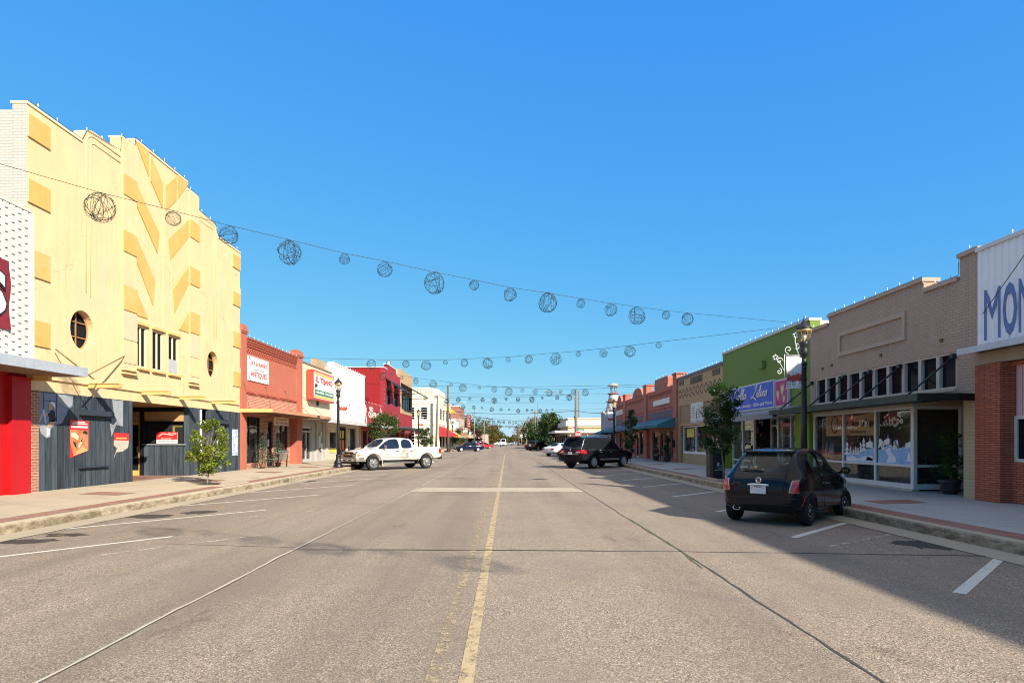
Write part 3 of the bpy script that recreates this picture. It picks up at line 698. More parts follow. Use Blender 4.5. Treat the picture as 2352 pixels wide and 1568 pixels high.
m = MB(); m.tube([FL.P(25.22, .02, BASE), FL.P(25.22, .02, 2.95)], .045, 8); m.lathe([(.07, 0), (.07, .15)], FL.P(25.22, .02, 2.2), 10); m.build('drain_pipe', plain('pale_blue_pipe', (.50, .60, .64), .5), t)
# recessed entry: window and counter face the camera
FS = Fac('S', 24.28)
m = MB(); FS.box(m, XL - 1.75, XL - .2, -.25, 0, BASE, 1.5); m.build('counter_front', M_wood, t)
m = MB(); FS.box(m, XL - 1.8, XL - .1, -.3, .05, 1.5, 1.55); m.build('counter_top', plain('grey_counter', (.22, .23, .24), .6), t)
window(FS, t, XL - 1.75, XL - .2, 1.55, 2.42, -.08, M_black, M_glass, .05)
m = MB(); FS.box(m, XL - 1.75, XL - .2, -.15, -.02, 2.44, 2.82); FS.box(m, XL - 2.55, XL - 1.9, -.15, -.02, 2.44, 2.82); pieces(m, 'transom_panel', plain('tan_board', (.50, .30, .13), .7), t)
m = MB(); FS.box(m, XL - 1.9, XL - 1.75, -.2, .03, BASE, 2.98); FS.box(m, XL - 2.6, XL - .2, -.16, .01, 2.82, 2.98); FS.box(m, XL - 1.75, XL - .2, -.1, .025, 2.415, 2.445); m.build('entry_frame', M_black, t)
m = MB()
for a, b, z0, z1 in ((-2.55, -2.45, BASE, 2.42), (-2.0, -1.9, BASE, 2.42), (-2.45, -2.0, BASE, .5), (-2.45, -2.0, 2.3, 2.42)): FS.box(m, XL + a, XL + b, -.12, -.05, z0, z1)
d = m.build('door', M_ywood, t); m = MB(); FS.box(m, XL - 2.46, XL - 1.99, -.1, -.08, .5, 2.3); m.build('pane', M_dgl, d); m = MB(); FS.box(m, XL - 2.04, XL - 2.01, -.05, .0, 1.2, 1.45); m.build('handle', M_alu, d)
m = MB(); FL.box(m, 20.64, 24.3, -2.7, -2.55, BASE, 3.0); FL.box(m, 20.5, 20.638, -2.6, -.12, BASE, 3.0); m.build('entry_wall', M_wood, t)
m = MB(); FL.box(m, 20.64, 24.3, -2.55, -.02, 2.99, 3.05); m.build('entry_ceiling', plain('brown_ceiling', (.34, .17, .07), .7), t)
m = MB(); FL.box(m, 20.64, 24.2, -2.55, -.0, BASE + .002, BASE + .008); m.build('entry_floor', plain('red_tile_floor', (.30, .16, .12), .6, .3, scale=6), t)
inner(FS, t, XL - 1.8, XL - .15, -.3, 1.5, 2.5, 1.5)
m = MB()
for a, b, z0, z1 in ((-.72, -.66, 1.56, 2.3), (-.32, -.26, 1.56, 2.3), (-.66, -.32, 2.22, 2.3)): FS.box(m, XL + a, XL + b, -.24, -.18, z0, z1)
m.build('inner_frame', M_ywood, t)
# painted scene on the planks and its patches
def flat(fac, par, w_, pcs):
    for nm, mat, polys in pcs:
        m = MB()
        for q in polys: m.prism(fac.P, q, w_, w_ + .003)
        pieces(m, nm, mat, par)
def mp(x, y):   # survey of the mural zoom (4.356 px per source px)
    px, py = x / 4.356 * .784, (1120 + y / 4.356) * .784; Y = YL(px, XL + .015); return (Y, ZZ(Y, py))
MM = lambda n_, c: plain(n_, c, .75, .2, scale=6, bump=.1)
mu = [('mural_window', MM('mural_blue_grey', (.20, .235, .31)), [[mp(490, 120), mp(930, 170), mp(925, 300), mp(880, 330), mp(790, 520), mp(700, 540), mp(600, 640), mp(490, 560)]])]
flat(FL, t, .0155, mu)
flat(FL, t, .019, [('mural_pale', MM('mural_pale_grey', (.29, .31, .33)), [[mp(730, 150), mp(930, 175), mp(920, 290), mp(840, 325), mp(740, 240)], [mp(500, 570), mp(560, 540), mp(640, 600), mp(640, 690), mp(590, 710), mp(520, 650)], [mp(1430, 220), mp(1567, 235), mp(1567, 560), mp(1480, 540), mp(1420, 690), mp(1400, 520), mp(1450, 540), mp(1490, 480), mp(1450, 400)]]),
   ('mural_mullion', MM('mural_dark_line', (.04, .045, .055)), [[mp(548, 225), mp(720, 240), mp(720, 248), mp(548, 233)], [mp(714, 150), mp(722, 151), mp(722, 500), mp(714, 500)], [mp(548, 130), mp(556, 131), mp(556, 330), mp(548, 330)]])])
flat(FL, t, .024, [('mural_shirt', MM('mural_navy', (.02, .022, .03)), [[mp(650, 345), mp(690, 365), mp(710, 475), mp(690, 500), mp(625, 500), mp(625, 430), mp(605, 430), mp(605, 400), mp(635, 385)]]),
   ('mural_skin', MM('mural_tan', (.52, .30, .15)), [[mp(618, 275), mp(645, 262), mp(665, 320), mp(650, 350), mp(632, 362), mp(616, 330)], [mp(575, 395), mp(608, 400), mp(606, 430), mp(575, 420)], [mp(660, 480), mp(705, 475), mp(700, 510), mp(640, 570), mp(600, 570), mp(600, 540)]]),
   ('mural_tool', MM('mural_steel', (.48, .52, .58)), [[mp(535, 350), mp(565, 350), mp(590, 520), mp(570, 525)], [mp(520, 410), mp(540, 400), mp(505, 500), mp(492, 500)], [mp(590, 570), mp(640, 590), mp(620, 680), mp(590, 690)]])])
flat(FL, t, .029, [('mural_cap', MM('mural_cap_white', (.66, .70, .76)), [[mp(628, 262), mp(650, 244), mp(690, 258), mp(700, 300), mp(690, 335), mp(668, 300), mp(650, 268)]])])
def pl(x, y):  # right mural, survey of zoom 5.228
    px, py = (360 + x / 5.228) * .784, (1140 + y / 5.228) * .784; Y = YL(px, XL + .01); return (Y, ZZ(Y, py))
m = MB(); FL.box(m, 26.62, 27.5, -.07, -.05, .95, 2.35); FL.box(m, 28.1, 28.7, .015, .019, 1.0, 2.2); m.build('mural_panel', blotch('mural_colours', [(.3, (.55, .35, .25)), (.45, (.7, .66, .6)), (.55, (.2, .4, .55)), (.7, (.6, .2, .1))], 5), t)
lights_along(FL, [(A, 10.58), (18.2, 10.58)] + [(18.4, 10.95), (20.0, 11.1), (20.05, 11.63), (20.78, 11.63), (20.78, 11.9), (24.2, 11.9), (24.22, 11.63), (24.98, 11.63), (25.0, 11.1), (26.5, 11.0), (26.75, 10.58), (B, 10.58)], 34, .02, 'the stepped roofline of the yellow theatre')
# posters and signs on the theatre
def poster(nm, lab, cat, loc_u, fac=FL, w_=.02): return thing(nm, lab, cat, fac.P(loc_u, w_, 1.6))
px0, px1 = mp(885, 475), mp(1125, 490); px2, px3 = mp(1125, 865), mp(890, 965)
p = poster('poster', 'tall red poster with white lines of print and a warm picture on dark planks', 'poster', 18.3)
m = MB(); m.prism(FL.P, [px0, px1, px2, px3], .02, .028); m.build('sheet', plain('poster_red', (.60, .03, .03), .5, .15), p)
m = MB(); m.prism(FL.P, [mp(890, 600), mp(1120, 610), mp(1120, 860), mp(930, 930), mp(890, 760)], .0285, .030); m.build('picture', plain('poster_orange', (.55, .20, .08), .5, .5, scale=3, bump=0), p)
for nm_, c_, qs in (('pale_figure', (.68, .56, .40), [[(905, 640), (960, 640), (1000, 690), (985, 740), (940, 700), (900, 690)], [(990, 800), (1030, 740), (1050, 690), (1035, 780), (1000, 840)]]), ('dark_hair', (.05, .025, .02), [[(1050, 625), (1085, 612), (1112, 635), (1110, 665), (1080, 655), (1055, 650)], [(920, 740), (960, 770), (975, 850), (940, 800)]]), ('skin_shape', (.50, .24, .12), [[(1015, 670), (1060, 655), (1085, 690), (1070, 740), (1030, 760), (1010, 720)], [(1075, 760), (1115, 740), (1118, 850), (1080, 800)]]), ('tan_panel', (.60, .38, .15), [[(925, 935), (1050, 805), (1118, 868)]])):
    m = MB()
    for q in qs: m.prism(FL.P, [mp(*c) for c in q], .0305, .032)
    m.build(nm_, plain('poster_' + nm_, c_, .5, .3, scale=9, bump=0), p)
m = MB()
for x0, x1, y0, y1 in ((935, 1080, 497, 510), (910, 1108, 518, 532), (905, 1110, 552, 576)): m.prism(FL.P, [mp(x0, y0), mp(x1, y0 + 6), mp(x1, y1 + 6), mp(x0, y1)], .0285, .031)
m.build('print', M_lwht, p)
p = poster('poster', 'small red notice stuck on torn pale paper beside the entry', 'poster', 20.0)
q = [mp(1450, 640), mp(1640, 650), mp(1640, 740), mp(1450, 735)]; m = MB(); m.prism(FL.P, q, .024, .03); m.build('sheet', plain('poster_red', (.60, .03, .03), .5, .15), p)
m = MB(); m.prism(FL.P, [mp(1450, 736), mp(1640, 742), mp(1630, 830), mp(1560, 880), mp(1480, 890), mp(1450, 960), mp(1490, 840), mp(1448, 800)], .022, .0285); m.build('torn_paper', blotch('torn_paper', [(.35, (.4, .22, .1)), (.5, (.5, .46, .38)), (.65, (.42, .35, .26))], 12), p)
m = MB(); FL.box(m, q[0][0] + .1, q[1][0] - .12, .03, .033, q[2][1] + .05, q[2][1] + .1); m.build('print', plain('yellow_print', (.6, .4, .1), .6), p)
p = thing('estate_agent_sign', 'red and white For Sale sign standing on the counter of the entry window', 'sign', FS.P(XL - .85, .04, 1.56))
m = MB(); FS.box(m, XL - 1.25, XL - .42, .012, .03, 1.56, 2.02); m.build('board', M_signw, p); m = MB(); FS.box(m, XL - 1.25, XL - .42, .03, .034, 1.72, 2.02); m.build('red_field', plain('poster_red', (.60, .03, .03), .5, .15), p)
m = MB(); FS.text(m, 'For Sale', XL - .62, 1.965, .07, .04, .32, shear=.3); m.bar(FS.P(XL - 1.15, .036, 1.84), FS.P(XL - 1.0, .036, 1.96), .006, .025); m.bar(FS.P(XL - 1.0, .036, 1.96), FS.P(XL - .58, .036, 1.88), .006, .025)
FS.text(m, 'PROPERTIES', XL - .85, 1.755, .04, .04, .4); m.build('print', M_lwht, p)
m = MB(); FS.text(m, 'Jennifer Hartmann', XL - .84, 1.66, .07, .034, .7); m.build('print', label_mat('grey_print', (.2, .25, .25)), p)

# ------------------------------------------------------------------ antiques shop
A, B = 28.97, 37.6
M_sal = plain('salmon_red_plaster', (.43, .125, .075), .85, .09, scale=1.2, bump=.3, streak=.12, grime=((.44, .16, .10), .3))
M_salb = brick('salmon_painted_brick', (.41, .108, .065), (.36, .09, .054), (.26, .06, .036), bump=.9, tint=.08)
M_sbrk = brick('shop_red_brick', (.46, .15, .075), (.36, .11, .06), (.55, .45, .36), .22, .075, .013, bump=.7, tint=.15)
t = thing('shop_building', 'salmon red brick antiques shop with corbelled top and two end piers', 'shop', (XL, 33.3, 0))
m = FL.wall(rect(A, B, 3.0, 6.66), [], -.35, 0); m.build('wall', M_sal, t)
shell(FL, t, A + .01, B - .01, -.36, 13, 0, 6.4, M_salb)
for a, b, tp in ((A, A + .58, 7.1), (B - .95, B, 7.0)):
    m = MB(); FL.box(m, a, b, -.35, .07, BASE - .1, tp - .3); FL.box(m, a - .03, b + .03, -.38, .11, tp - .3, tp - .22); FL.box(m, a - .06, b + .06, -.42, .14, tp - .22, tp - .1); FL.box(m, a - .02, b + .02, -.37, .1, tp - .1, tp + .08); FL.box(m, a + .1, b - .1, -.3, .0, tp + .08, tp + .14)
    m.build('pier', M_sal, t)
m = MB(); C0, C1 = A + .58, B - .95
for k, (z, w_) in enumerate(((6.58, .14), (6.47, .11), (6.36, .08), (6.25, .05))): FL.box(m, C0, C1, 0, w_, z, z + .085)
u = C0 + .05
while u < C1 - .1:
    FL.box(m, u, u + .11, 0, .04, 6.10, 6.17); FL.box(m, u + .11, u + .22, 0, .04, 5.98, 6.05); u += .22
FL.box(m, C0, C1, 0, .05, 3.92, 3.98); FL.box(m, C0, C1, 0, .08, 3.98, 4.06); m.build('corbelling', M_salb, t)
m = MB(); FL.box(m, C0, C1, 0, .018, 3.0, 3.92); m.build('brick_panel', M_sbrk, t)
FB = Fac('L', XL - .35)
m = FB.wall(rect(C0 - .05, C1 + .05, BASE - .05, 3.0), [rect(30.0, 32.2, .55, 2.9), rect(33.1, 34.0, BASE, 2.75), rect(34.45, 36.25, 1.0, 2.9)], -.2, 0); m.build('shop_front', M_sbrk, t)
window(FB, t, 30.0, 32.2, .55, 2.9, -.05, M_black, M_glass, .07, (31.0,), (2.35,)); window(FB, t, 34.45, 36.25, 1.0, 2.9, -.05, M_black, M_glass, .07, (35.35,))
m = MB(); FB.box(m, 33.1, 33.2, -.2, -.1, BASE, 2.75); FB.box(m, 33.9, 34.0, -.2, -.1, BASE, 2.75); FB.box(m, 33.2, 33.9, -.2, -.1, 2.65, 2.75); FB.box(m, 33.2, 33.9, -.2, -.1, BASE, .55); d = m.build('door', M_black, t)
m = MB(); FB.box(m, 33.2, 33.9, -.16, -.15, .55, 2.65); m.build('pane', M_glass, d); m = MB(); FB.box(m, 33.42, 33.66, -.098, -.094, 1.35, 1.75); m.build('notice', M_signw, d)
inner(FB, t, C0, C1, -.25, BASE, 3.0)
goods(FB, 30.1, 32.1, -.35, .6, 2.3, 38, 3, 'mixed red and white wares behind the left window of the antiques shop', [(.45, .06, .06), (.6, .56, .52), (.4, .12, .1), (.5, .2, .2), (.1, .08, .07)])
goods(FB, 34.6, 36.1, -.4, 1.05, 1.9, 14, 4, 'dark wares behind the right window of the antiques shop', [(.3, .18, .1), (.4, .3, .12), (.1, .1, .08), (.35, .33, .3)])
m = MB(); r = random.Random(5)
for uc, zc in ((34.9, 2.45), (35.75, 2.5)):
    for k in range(26):
        a = r.uniform(0, 2 * PI); l = r.uniform(.1, .32); m.bar(FB.P(uc, -.09, zc), FB.P(uc + l * math.cos(a) * .8, -.09, zc + l * math.sin(a)), .012, .02)
m.build('painted_snowflake', M_lwht, t)
m = MB(); FL.box(m, A, 38.6, .0, 1.5, 3.10, 3.14); FL.box(m, A, 38.6, 1.5, 1.54, 3.02, 3.17); cn = m.build('canopy', plain('salmon_canopy', (.50, .24, .13), .6, .15, streak=.15), t)
m = MB(); FL.box(m, A - .03, A - .001, .0, 1.54, 3.02, 3.18); m.build('end_board', M_beam, cn)
m = MB()
for k in range(38): FL.box(m, A + .1 + k * .25, A + .14 + k * .25, .02, 1.49, 3.06, 3.098)
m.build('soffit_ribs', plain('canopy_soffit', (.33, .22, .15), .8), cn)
for u in (29.2, 32.0, 34.8, 37.3):
    m = MB(); m.tube([FL.P(u, .02, 4.5), FL.P(u + .1, 1.4, 3.15)], .015, 6); m.tube([FL.P(u, .0, 4.5), FL.P(u, .06, 4.5)], .05, 8); m.build('tie_rod', M_sal, t)
lights_along(FL, [(C0, 6.68), (C1, 6.68)], 22, .1, 'the corbelled top of the salmon red antiques shop')
p = thing('shop_sign', 'large white board reading Jay & Barb\'s Antiques high on the salmon wall', 'sign', FL.P(31, .03, 4.6))
m = MB(); FL.box(m, 29.78, 32.35, .0, .05, 4.62, 5.82); m.build('board', M_signw, p)
m = MB(); FL.text(m, "JAY & BARB'S", 31.06, 5.48, .26, .054, 2.1, bold=.01); FL.text(m, 'ANTIQUES', 31.06, 4.95, .33, .054, 2.0, bold=.01); m.build('lettering', M_lred, p)
m = MB()
for s_ in (-1, 1):
    m.tube([FL.P(31.06 + s_ * (.08 + .07 * k), .055, 5.22 + .035 * math.sin(k * 1.1) * (1 - k / 9)) for k in range(9)], .010, 5)
    for z in (4.72, 5.72):
        for k in range(4): m.bar(FL.P(31.06 + s_ * 1.12, .055, z), FL.P(31.06 + s_ * (1.12 + .08 * math.cos(k)), .055, z + .09 * math.sin(k * 1.7)), .02, .02)
m.build('ornament', label_mat('teal_ornament', (.06, .16, .14)), p)
p = thing('hanging_sign', 'small cream board reading Jay & Barb\'s Antiques hung under the canopy', 'sign', FL.P(33.3, .5, 2.5))
m = MB(); FL.box(m, 32.2, 34.3, .35, .39, 2.5, 2.92); m.build('board', plain('cream_board', (.66, .52, .36), .6), p)
m = MB(); FL.text(m, "JAY & BARB'S", 33.25, 2.80, .12, .394, 1.7); FL.text(m, 'ANTIQUES', 33.25, 2.61, .15, .394, 1.75); m.build('lettering', M_lred, p)
m = MB(); m.tube([FL.P(32.4, .37, 2.92), FL.P(32.4, .37, 3.1)], .008, 5); m.tube([FL.P(34.1, .37, 2.92), FL.P(34.1, .37, 3.1)], .008, 5); m.build('hanger', M_black, p)

# ------------------------------------------------------------------ El Tejano: cream shop with a box sign
A, B = 37.6, 44.1
M_crm = plain('cream_wall_paint', (.66, .57, .37), .75, .07, streak=.12, grime=((.6, .52, .36), .25))
M_gry = plain('grey_shop_concrete', (.40, .38, .35), .85, .12, streak=.2)
t = thing('shop_building', 'cream shop front with grey ground floor between salmon shop and white ribbed front', 'shop', (XL, 40.8, 0))
m = FL.wall(rect(A, B, 3.0, 6.5), [], -.3, 0); m.build('wall', M_crm, t); shell(FL, t, A + .01, B - .01, -.31, 13, 0, 6.3, M_wbrick)
m = MB(); FL.box(m, A, B, -.34, .05, 6.5, 6.58); m.build('coping', plain('brown_coping', (.24, .17, .11), .8), t)
FB = Fac('L', XL - .5)
m = FB.wall(rect(A, B, BASE - .05, 3.0), [rect(39.3, 41.1, BASE, 2.6)], -.2, 0); m.build('shop_front', M_gry, t)
m = MB()
for u in (A + .02, 38.4, 41.9, 43.4): FB.box(m, u, u + .35, 0, .12, BASE - .05, 2.98)
pieces(m, 'pilaster', M_gry, t)
m = MB()
for a, b, z0, z1 in ((39.3, 39.4, BASE, 2.6), (41.0, 41.1, BASE, 2.6), (40.15, 40.25, BASE, 2.25), (39.4, 41.0, 2.25, 2.33), (39.4, 41.0, 2.5, 2.6), (39.4, 40.15, BASE, .5), (40.25, 41.0, BASE, .5)): FB.box(m, a, b, -.15, -.05, z0, z1)
d = m.build('door', M_alu, t); m = MB(); FB.box(m, 39.4, 41.0, -.11, -.1, .5, 2.5); m.build('pane', M_glass, d); m = MB(); FB.box(m, 40.08, 40.11, -.05, .02, 1.1, 1.4); m.build('handle', M_alu, d)
inner(FB, t, A + .2, B - .2, -.22, BASE, 2.9)
goods(FB, 39.4, 41.0, -.14, .6, 2.2, 12, 9, 'stickers and notices on the glass door of the cream shop', [(.5, .05, .04), (.6, .5, .1), (.1, .3, .1), (.7, .68, .62)])
m = MB(); FB.box(m, 42.3, 42.7, .125, .13, 1.2, 2.0); FB.box(m, 42.75, 43.2, .125, .13, 1.0, 1.5); FB.box(m, 42.7, 43.0, .125, .13, 2.0, 2.3); pieces(m, 'wall_notice', blotch('notice_paper', [(.35, (.5, .2, .1)), (.5, (.72, .7, .64)), (.7, (.3, .35, .5))], 8), t)
p = thing('box_sign', 'red framed box sign reading El Tejano Carniceria y Taqueria on cream wall', 'sign', FL.P(40.8, .1, 4.3))
u0, u1, z0, z1 = 38.45, 43.1, 4.28, 6.16
m = MB(); FL.box(m, u0, u1, .06, .46, z0, z1); m.build('case', plain('sign_case_red', (.52, .07, .045), .5, .1, streak=.15), p, bevel=.02)
m = MB(); FL.box(m, u0 + .12, u1 - .12, .46, .475, z0 + .12, z1 - .12); m.build('face', M_signw, p)
m = MB(); FL.box(m, u0 + .16, u1 - .16, .475, .479, z1 - .29, z1 - .16); FL.box(m, u0 + .16, u1 - .16, .475, .479, z0 + .16, z0 + .29); pieces(m, 'stripe', M_lyel, p)
m = MB(); FL.text(m, 'EL TEJANO', 40.75, z1 - .62, .46, .48, 3.7, bold=.03); m.build('lettering', M_lred, p)
m = MB(); FL.box(m, u0 + .25, u1 - .25, .475, .479, z0 + .33, z0 + .66); m.build('green_band', M_lgrn, p)
m = MB(); FL.text(m, 'CARNICERIA Y TAQUERIA', 40.78, z0 + .495, .19, .482, 3.8, bold=.01); m.build('lettering', M_lwht, p)
m = MB(); FL.text(m, 'TORTAS - TACOS - BURRITOS', 41.1, z0 + .84, .11, .48, 2.9); m.build('lettering', label_mat('faded_print', (.46, .52, .46)), p)
m = MB(); q = [(38.75, 5.1), (38.8, 5.3), (39.15, 5.28), (39.22, 5.34), (39.28, 5.22), (39.18, 5.1), (39.14, 4.96), (39.08, 5.1), (38.9, 5.1), (38.86, 4.96)]; m.prism(FL.P, q, .475, .48); m.build('cow_emblem', M_lblk, p)
m = MB(); FL.box(m, 40.6, 40.8, .0, .1, 4.0, 4.3); m.build('bracket', M_black, p)
# ------------------------------------------------------------------ white ribbed shop
A, B = 44.1, 54.1
t = thing('shop_building', 'white ribbed metal fronted shop with posters in its windows', 'shop', (XL, 49, 0))
m = MB(); us = []; u = A
while u < B - .2: us += [(u, .06), (u + .05, .10), (u + .2, .10), (u + .25, .06)]; u += .31
vs = []; fs = []
for i, (u, w_) in enumerate(us): vs += [FL.P(u, w_, 3.1), FL.P(u, w_, 7.3)]
for i in range(len(us) - 1): fs.append((2 * i, 2 * i + 2, 2 * i + 3, 2 * i + 1))
m.add(vs, fs); FL.box(m, A, B, -.3, .055, 3.05, 7.34); FL.box(m, A, B, .06, .12, 7.26, 7.36)
m.build('ribbed_wall', plain('white_ribbed_metal', (.68, .66, .60), .5, .08, scale=.8, bump=.05, streak=.16, grime=((.52, .46, .36), .25)), t); shell(FL, t, A + .01, B - .01, -.31, 13, 0, 7.0, M_wbrick)
m = MB(); FL.box(m, 42.2, 44.08, -.9, -.5, 6.35, 7.35); m.build('roof_hatch', plain('old_timber', (.42, .3, .18), .9, .3), t)
FB = Fac('L', XL - .4)
m = FB.wall(rect(A, B, BASE - .05, 3.1), [rect(45.0, 47.0, .7, 2.8), rect(47.3, 49.6, BASE, 2.8), rect(50.2, 52.9, .7, 2.8)], -.2, 0); m.build('shop_front', plain('cream_shop_front', (.55, .47, .34), .8, .1), t)
window(FB, t, 45.0, 47.0, .7, 2.8, -.05, M_alu, M_glass, .08); window(FB, t, 50.2, 52.9, .7, 2.8, -.05, M_alu, M_glass, .08, (51.0,))
m = MB()
for a, b, z0, z1 in ((47.3, 47.45, BASE, 2.8), (49.45, 49.6, BASE, 2.8), (48.4, 48.5, BASE, 2.8), (47.45, 49.45, BASE, .6), (47.45, 49.45, 2.65, 2.8)): FB.box(m, a, b, -.15, -.05, z0, z1)
d = m.build('door', plain('dark_brown_door', (.06, .03, .02), .6), t); m = MB(); FB.box(m, 47.45, 49.45, -.11, -.1, .6, 2.65); m.build('pane', M_dgl, d)
inner(FB, t, A + .2, B - .2, -.22, BASE, 3.0)
m = MB(); FB.box(m, 47.6, 49.3, -.095, -.09, 1.0, 1.75); m.build('door_poster', plain('orange_poster', (.70, .20, .03), .6), t); m = MB(); FB.box(m, 47.7, 49.2, -.095, -.09, 1.9, 2.5); FB.box(m, 45.2, 46.8, -.045, -.04, .8, 1.15); pieces(m, 'window_poster', plain('yellow_poster', (.68, .55, .06), .6, .3), t)
m = MB(); FB.box(m, 45.1, 46.9, -.045, -.04, 2.3, 2.7); FB.box(m, 50.3, 50.9, -.045, -.04, 1.2, 2.6); pieces(m, 'window_poster', blotch('poster_mix', [(.35, (.1, .4, .15)), (.5, (.7, .65, .5)), (.65, (.6, .15, .05))], 2.5), t)
goods(FB, 45.2, 46.8, -.3, .75, 2.0, 16, 12, 'packets and wares behind the window of the white ribbed shop')
m = MB(); FL.box(m, 38.62, 62.3, .0, 1.5, 2.98, 3.02); FL.box(m, 38.62, 62.3, 1.5, 1.54, 2.83, 3.06); FL.box(m, 38.6, 38.618, 0, 1.54, 2.83, 3.06); m.build('canopy', plain('pale_grey_canopy', (.52, .52, .50), .6, .15, streak=.25), t)
for u in (45, 48.5, 52, 55.5, 59):
    m = MB(); m.tube([FL.P(u, .1, 4.5), FL.P(u + .3, 1.45, 3.05)], .014, 5); m.tube([FL.P(u, .05, 4.5), FL.P(u, .15, 4.5)], .06, 8); m.build('tie_rod', M_black, t)
lights_along(FL, [(A, 7.38), (B, 7.38)], 22, .08, 'the top of the white ribbed shop')
# ------------------------------------------------------------------ Red Queen's Attic: low fascia and two-storey red building
A, B = 54.1, 62.55
M_rpaint = plain('dark_red_paint', (.30, .022, .026), .6, .1, streak=.1); M_rwall = brick('red_painted_brick', (.33, .018, .018), (.29, .015, .016), (.22, .013, .014), bump=.5, tint=.06, grime=.1)
t = thing('shop_building', 'low dark red shop with painted Red Queen\'s Attic fascia under tall red wall', 'shop', (XL, 58, 0))
m = FL.wall(rect(A, B, 3.0, 5.08), [], -.3, 0); m.build('fascia', M_rpaint, t); shell(FL, t, A + .01, B - .01, -.31, 12, 0, 4.9, M_rwall)
FB = Fac('L', XL - .4)
m = FB.wall(rect(A, B, BASE - .05, 3.0), [rect(55.3, 57.0, .6, 2.7), rect(57.4, 59.0, .6, 2.7), rect(59.5, 61.8, .6, 2.7)], -.2, 0); m.build('shop_front', M_rpaint, t)
for a, b in ((55.3, 57.0), (57.4, 59.0), (59.5, 61.8)): window(FB, t, a, b, .6, 2.7, -.05, M_rpaint, M_dgl, .09)
m = MB(); FL.text(m, 'RED', 56.9, 4.62, .42, .01, 1.5, bold=.04); FL.text(m, "QUEEN'S", 58.0, 4.08, .62, .01, 4.6, bold=.05); FL.text(m, 'ATTIC', 59.6, 3.42, .42, .01, 2.0, bold=.03); m.build('lettering', plain('cream_lettering', (.68, .60, .50), .6), t)
m = MB(); r = random.Random(3)
for uc, zc in ((61.4, 4.5), (61.7, 4.1), (54.8, 4.4), (55.0, 3.5)):
    for k in range(9): a = r.uniform(-.5, .5); m.tube([FL.P(uc + .1 * j * math.cos(a + j), .012, zc + .12 * j * math.sin(k + j * .5)) for j in range(5)], .03, 5)
m.build('scroll_work', plain('cream_lettering', (.68, .60, .50), .6), t)
lights_along(FL, [(A, 5.1), (B, 5.1)], 24, .02, 'the fascia of the low dark red shop')
A, B, Cc = 62.6, 72.3, 81.4
t = thing('shop_building', 'two storey red brick building with curved gable and black awnings', 'shop', (XL, 67, 0))
top = [(A, 9.15), (64.4, 9.15)] + arcp(64.9, 9.2, .5, 180, 90, 4) + [(69.0, 9.7)] + arcp(69.3, 9.55, .35, 60, 0, 3) + arcp(70.3, 9.5, .4, 200, 270, 3) + [(B, 9.1)]
m = FL.wall([(A, BASE - .1), (B, BASE - .1)] + top[::-1], [rect(64.1, 66.3, 5.5, 7.2), rect(68.4, 70.6, 5.5, 7.2), rect(64, 71.3, 3.2, 4.2), rect(63.6, 71.4, .6, 2.7)], -.35, 0)
m.build('wall', plain('red_wall_paint', (.30, .020, .026), .7, .1, streak=.12), t); shell(FL, t, A, B - .01, -.36, 14, 0, 9.1, M_rwall)
m = MB(); FL.box(m, A + 1.8, 69.4, -.4, .05, 9.71, 9.8); FL.box(m, A - .02, A + 1.8, -14, .05, 9.155, 9.25); m.build('coping', plain('pale_coping', (.62, .58, .54), .8), t)
for a, b in ((64.1, 66.3), (68.4, 70.6)): window(FL, t, a, b, 5.5, 7.2, -.1, plain('navy_frame', (.03, .04, .10), .5), M_dgl, .12, ((a + b) / 2,), (6.4,))
window(FL, t, 64, 71.3, 3.2, 4.2, -.1, plain('grey_frame', (.35, .37, .38), .5), M_dgl, .1, (65.5, 67, 68.5, 70)); window(FL, t, 63.6, 71.4, .6, 2.7, -.1, M_black, M_dgl, .1, (66, 69))
def slat_awning(u0, u1, zt, zb, out_, par):
    m = MB(); P = FL.P; m.prism(lambda a, b, c: P(b, a, c), [(.02, zt), (out_, zb), (out_, zb - .08), (.02, zt - .08)], u0, u1); o = m.build('awning', M_black, par); m = MB()
    for k in range(6): f = (k + .5) / 6; FL.box(m, u0, u1, out_ * f - .02, out_ * f + .02, zt + (zb - zt) * f - .12, zt + (zb - zt) * f - .085)
    for u in (u0 + .05, u1 - .05): m.bar(P(u, .0, zb - .15), P(u, out_, zb - .05), .06, .06)
    m.build('brace', M_black, o)
slat_awning(63.8, 66.6, 8.2, 7.15, 1.5, t); slat_awning(68.1, 70.9, 8.2, 7.15, 1.5, t)
m = MB(); FL.box(m, A + .4, 84.0, .0, 1.9, 3.02, 3.18); m.build('canopy', plain('dark_grey_canopy', (.06, .065, .075), .5), t)
m = MB(); FL.box(m, 66, 69.6, 1.6, 1.68, 2.5, 2.95); FL.box(m, 73, 78, 1.6, 1.68, 2.5, 2.95); pieces(m, 'valance_sign', plain('dark_red_valance', (.22, .04, .03), .6), t)
m = MB(); m.bar(FL.P(66.5, -.2, 9.7), FL.P(66.5, -.2, 10.3), .25, .25); m.build('chimney', plain('white_chimney', (.7, .68, .64), .8), t)
lights_along(FL, [(A, 9.0), (A + .02, 5.2)], 14, .05, 'the front corner of the two storey red building')
m = MB(); m.box(-19.6, -17.6, 64, 66, 8.8, 9.75); o = m.build('roof_unit', plain('roof_unit_metal', (.30, .31, .32), .6), t)
t = thing('shop_building', 'tan brick upper storey with a slatted black awning beside the red gable', 'shop', (XL, 77, 0))
m = FL.wall([(B + .01, 4.98), (Cc, 4.98), (Cc, 10.15), (B + .01, 10.2)], [rect(73.2, 80.6, 5.5, 7.4)], -.35, .02); m.build('wall', brick('tan_brick', (.50, .32, .17), (.44, .27, .14), (.42, .33, .22), tint=.1), t)
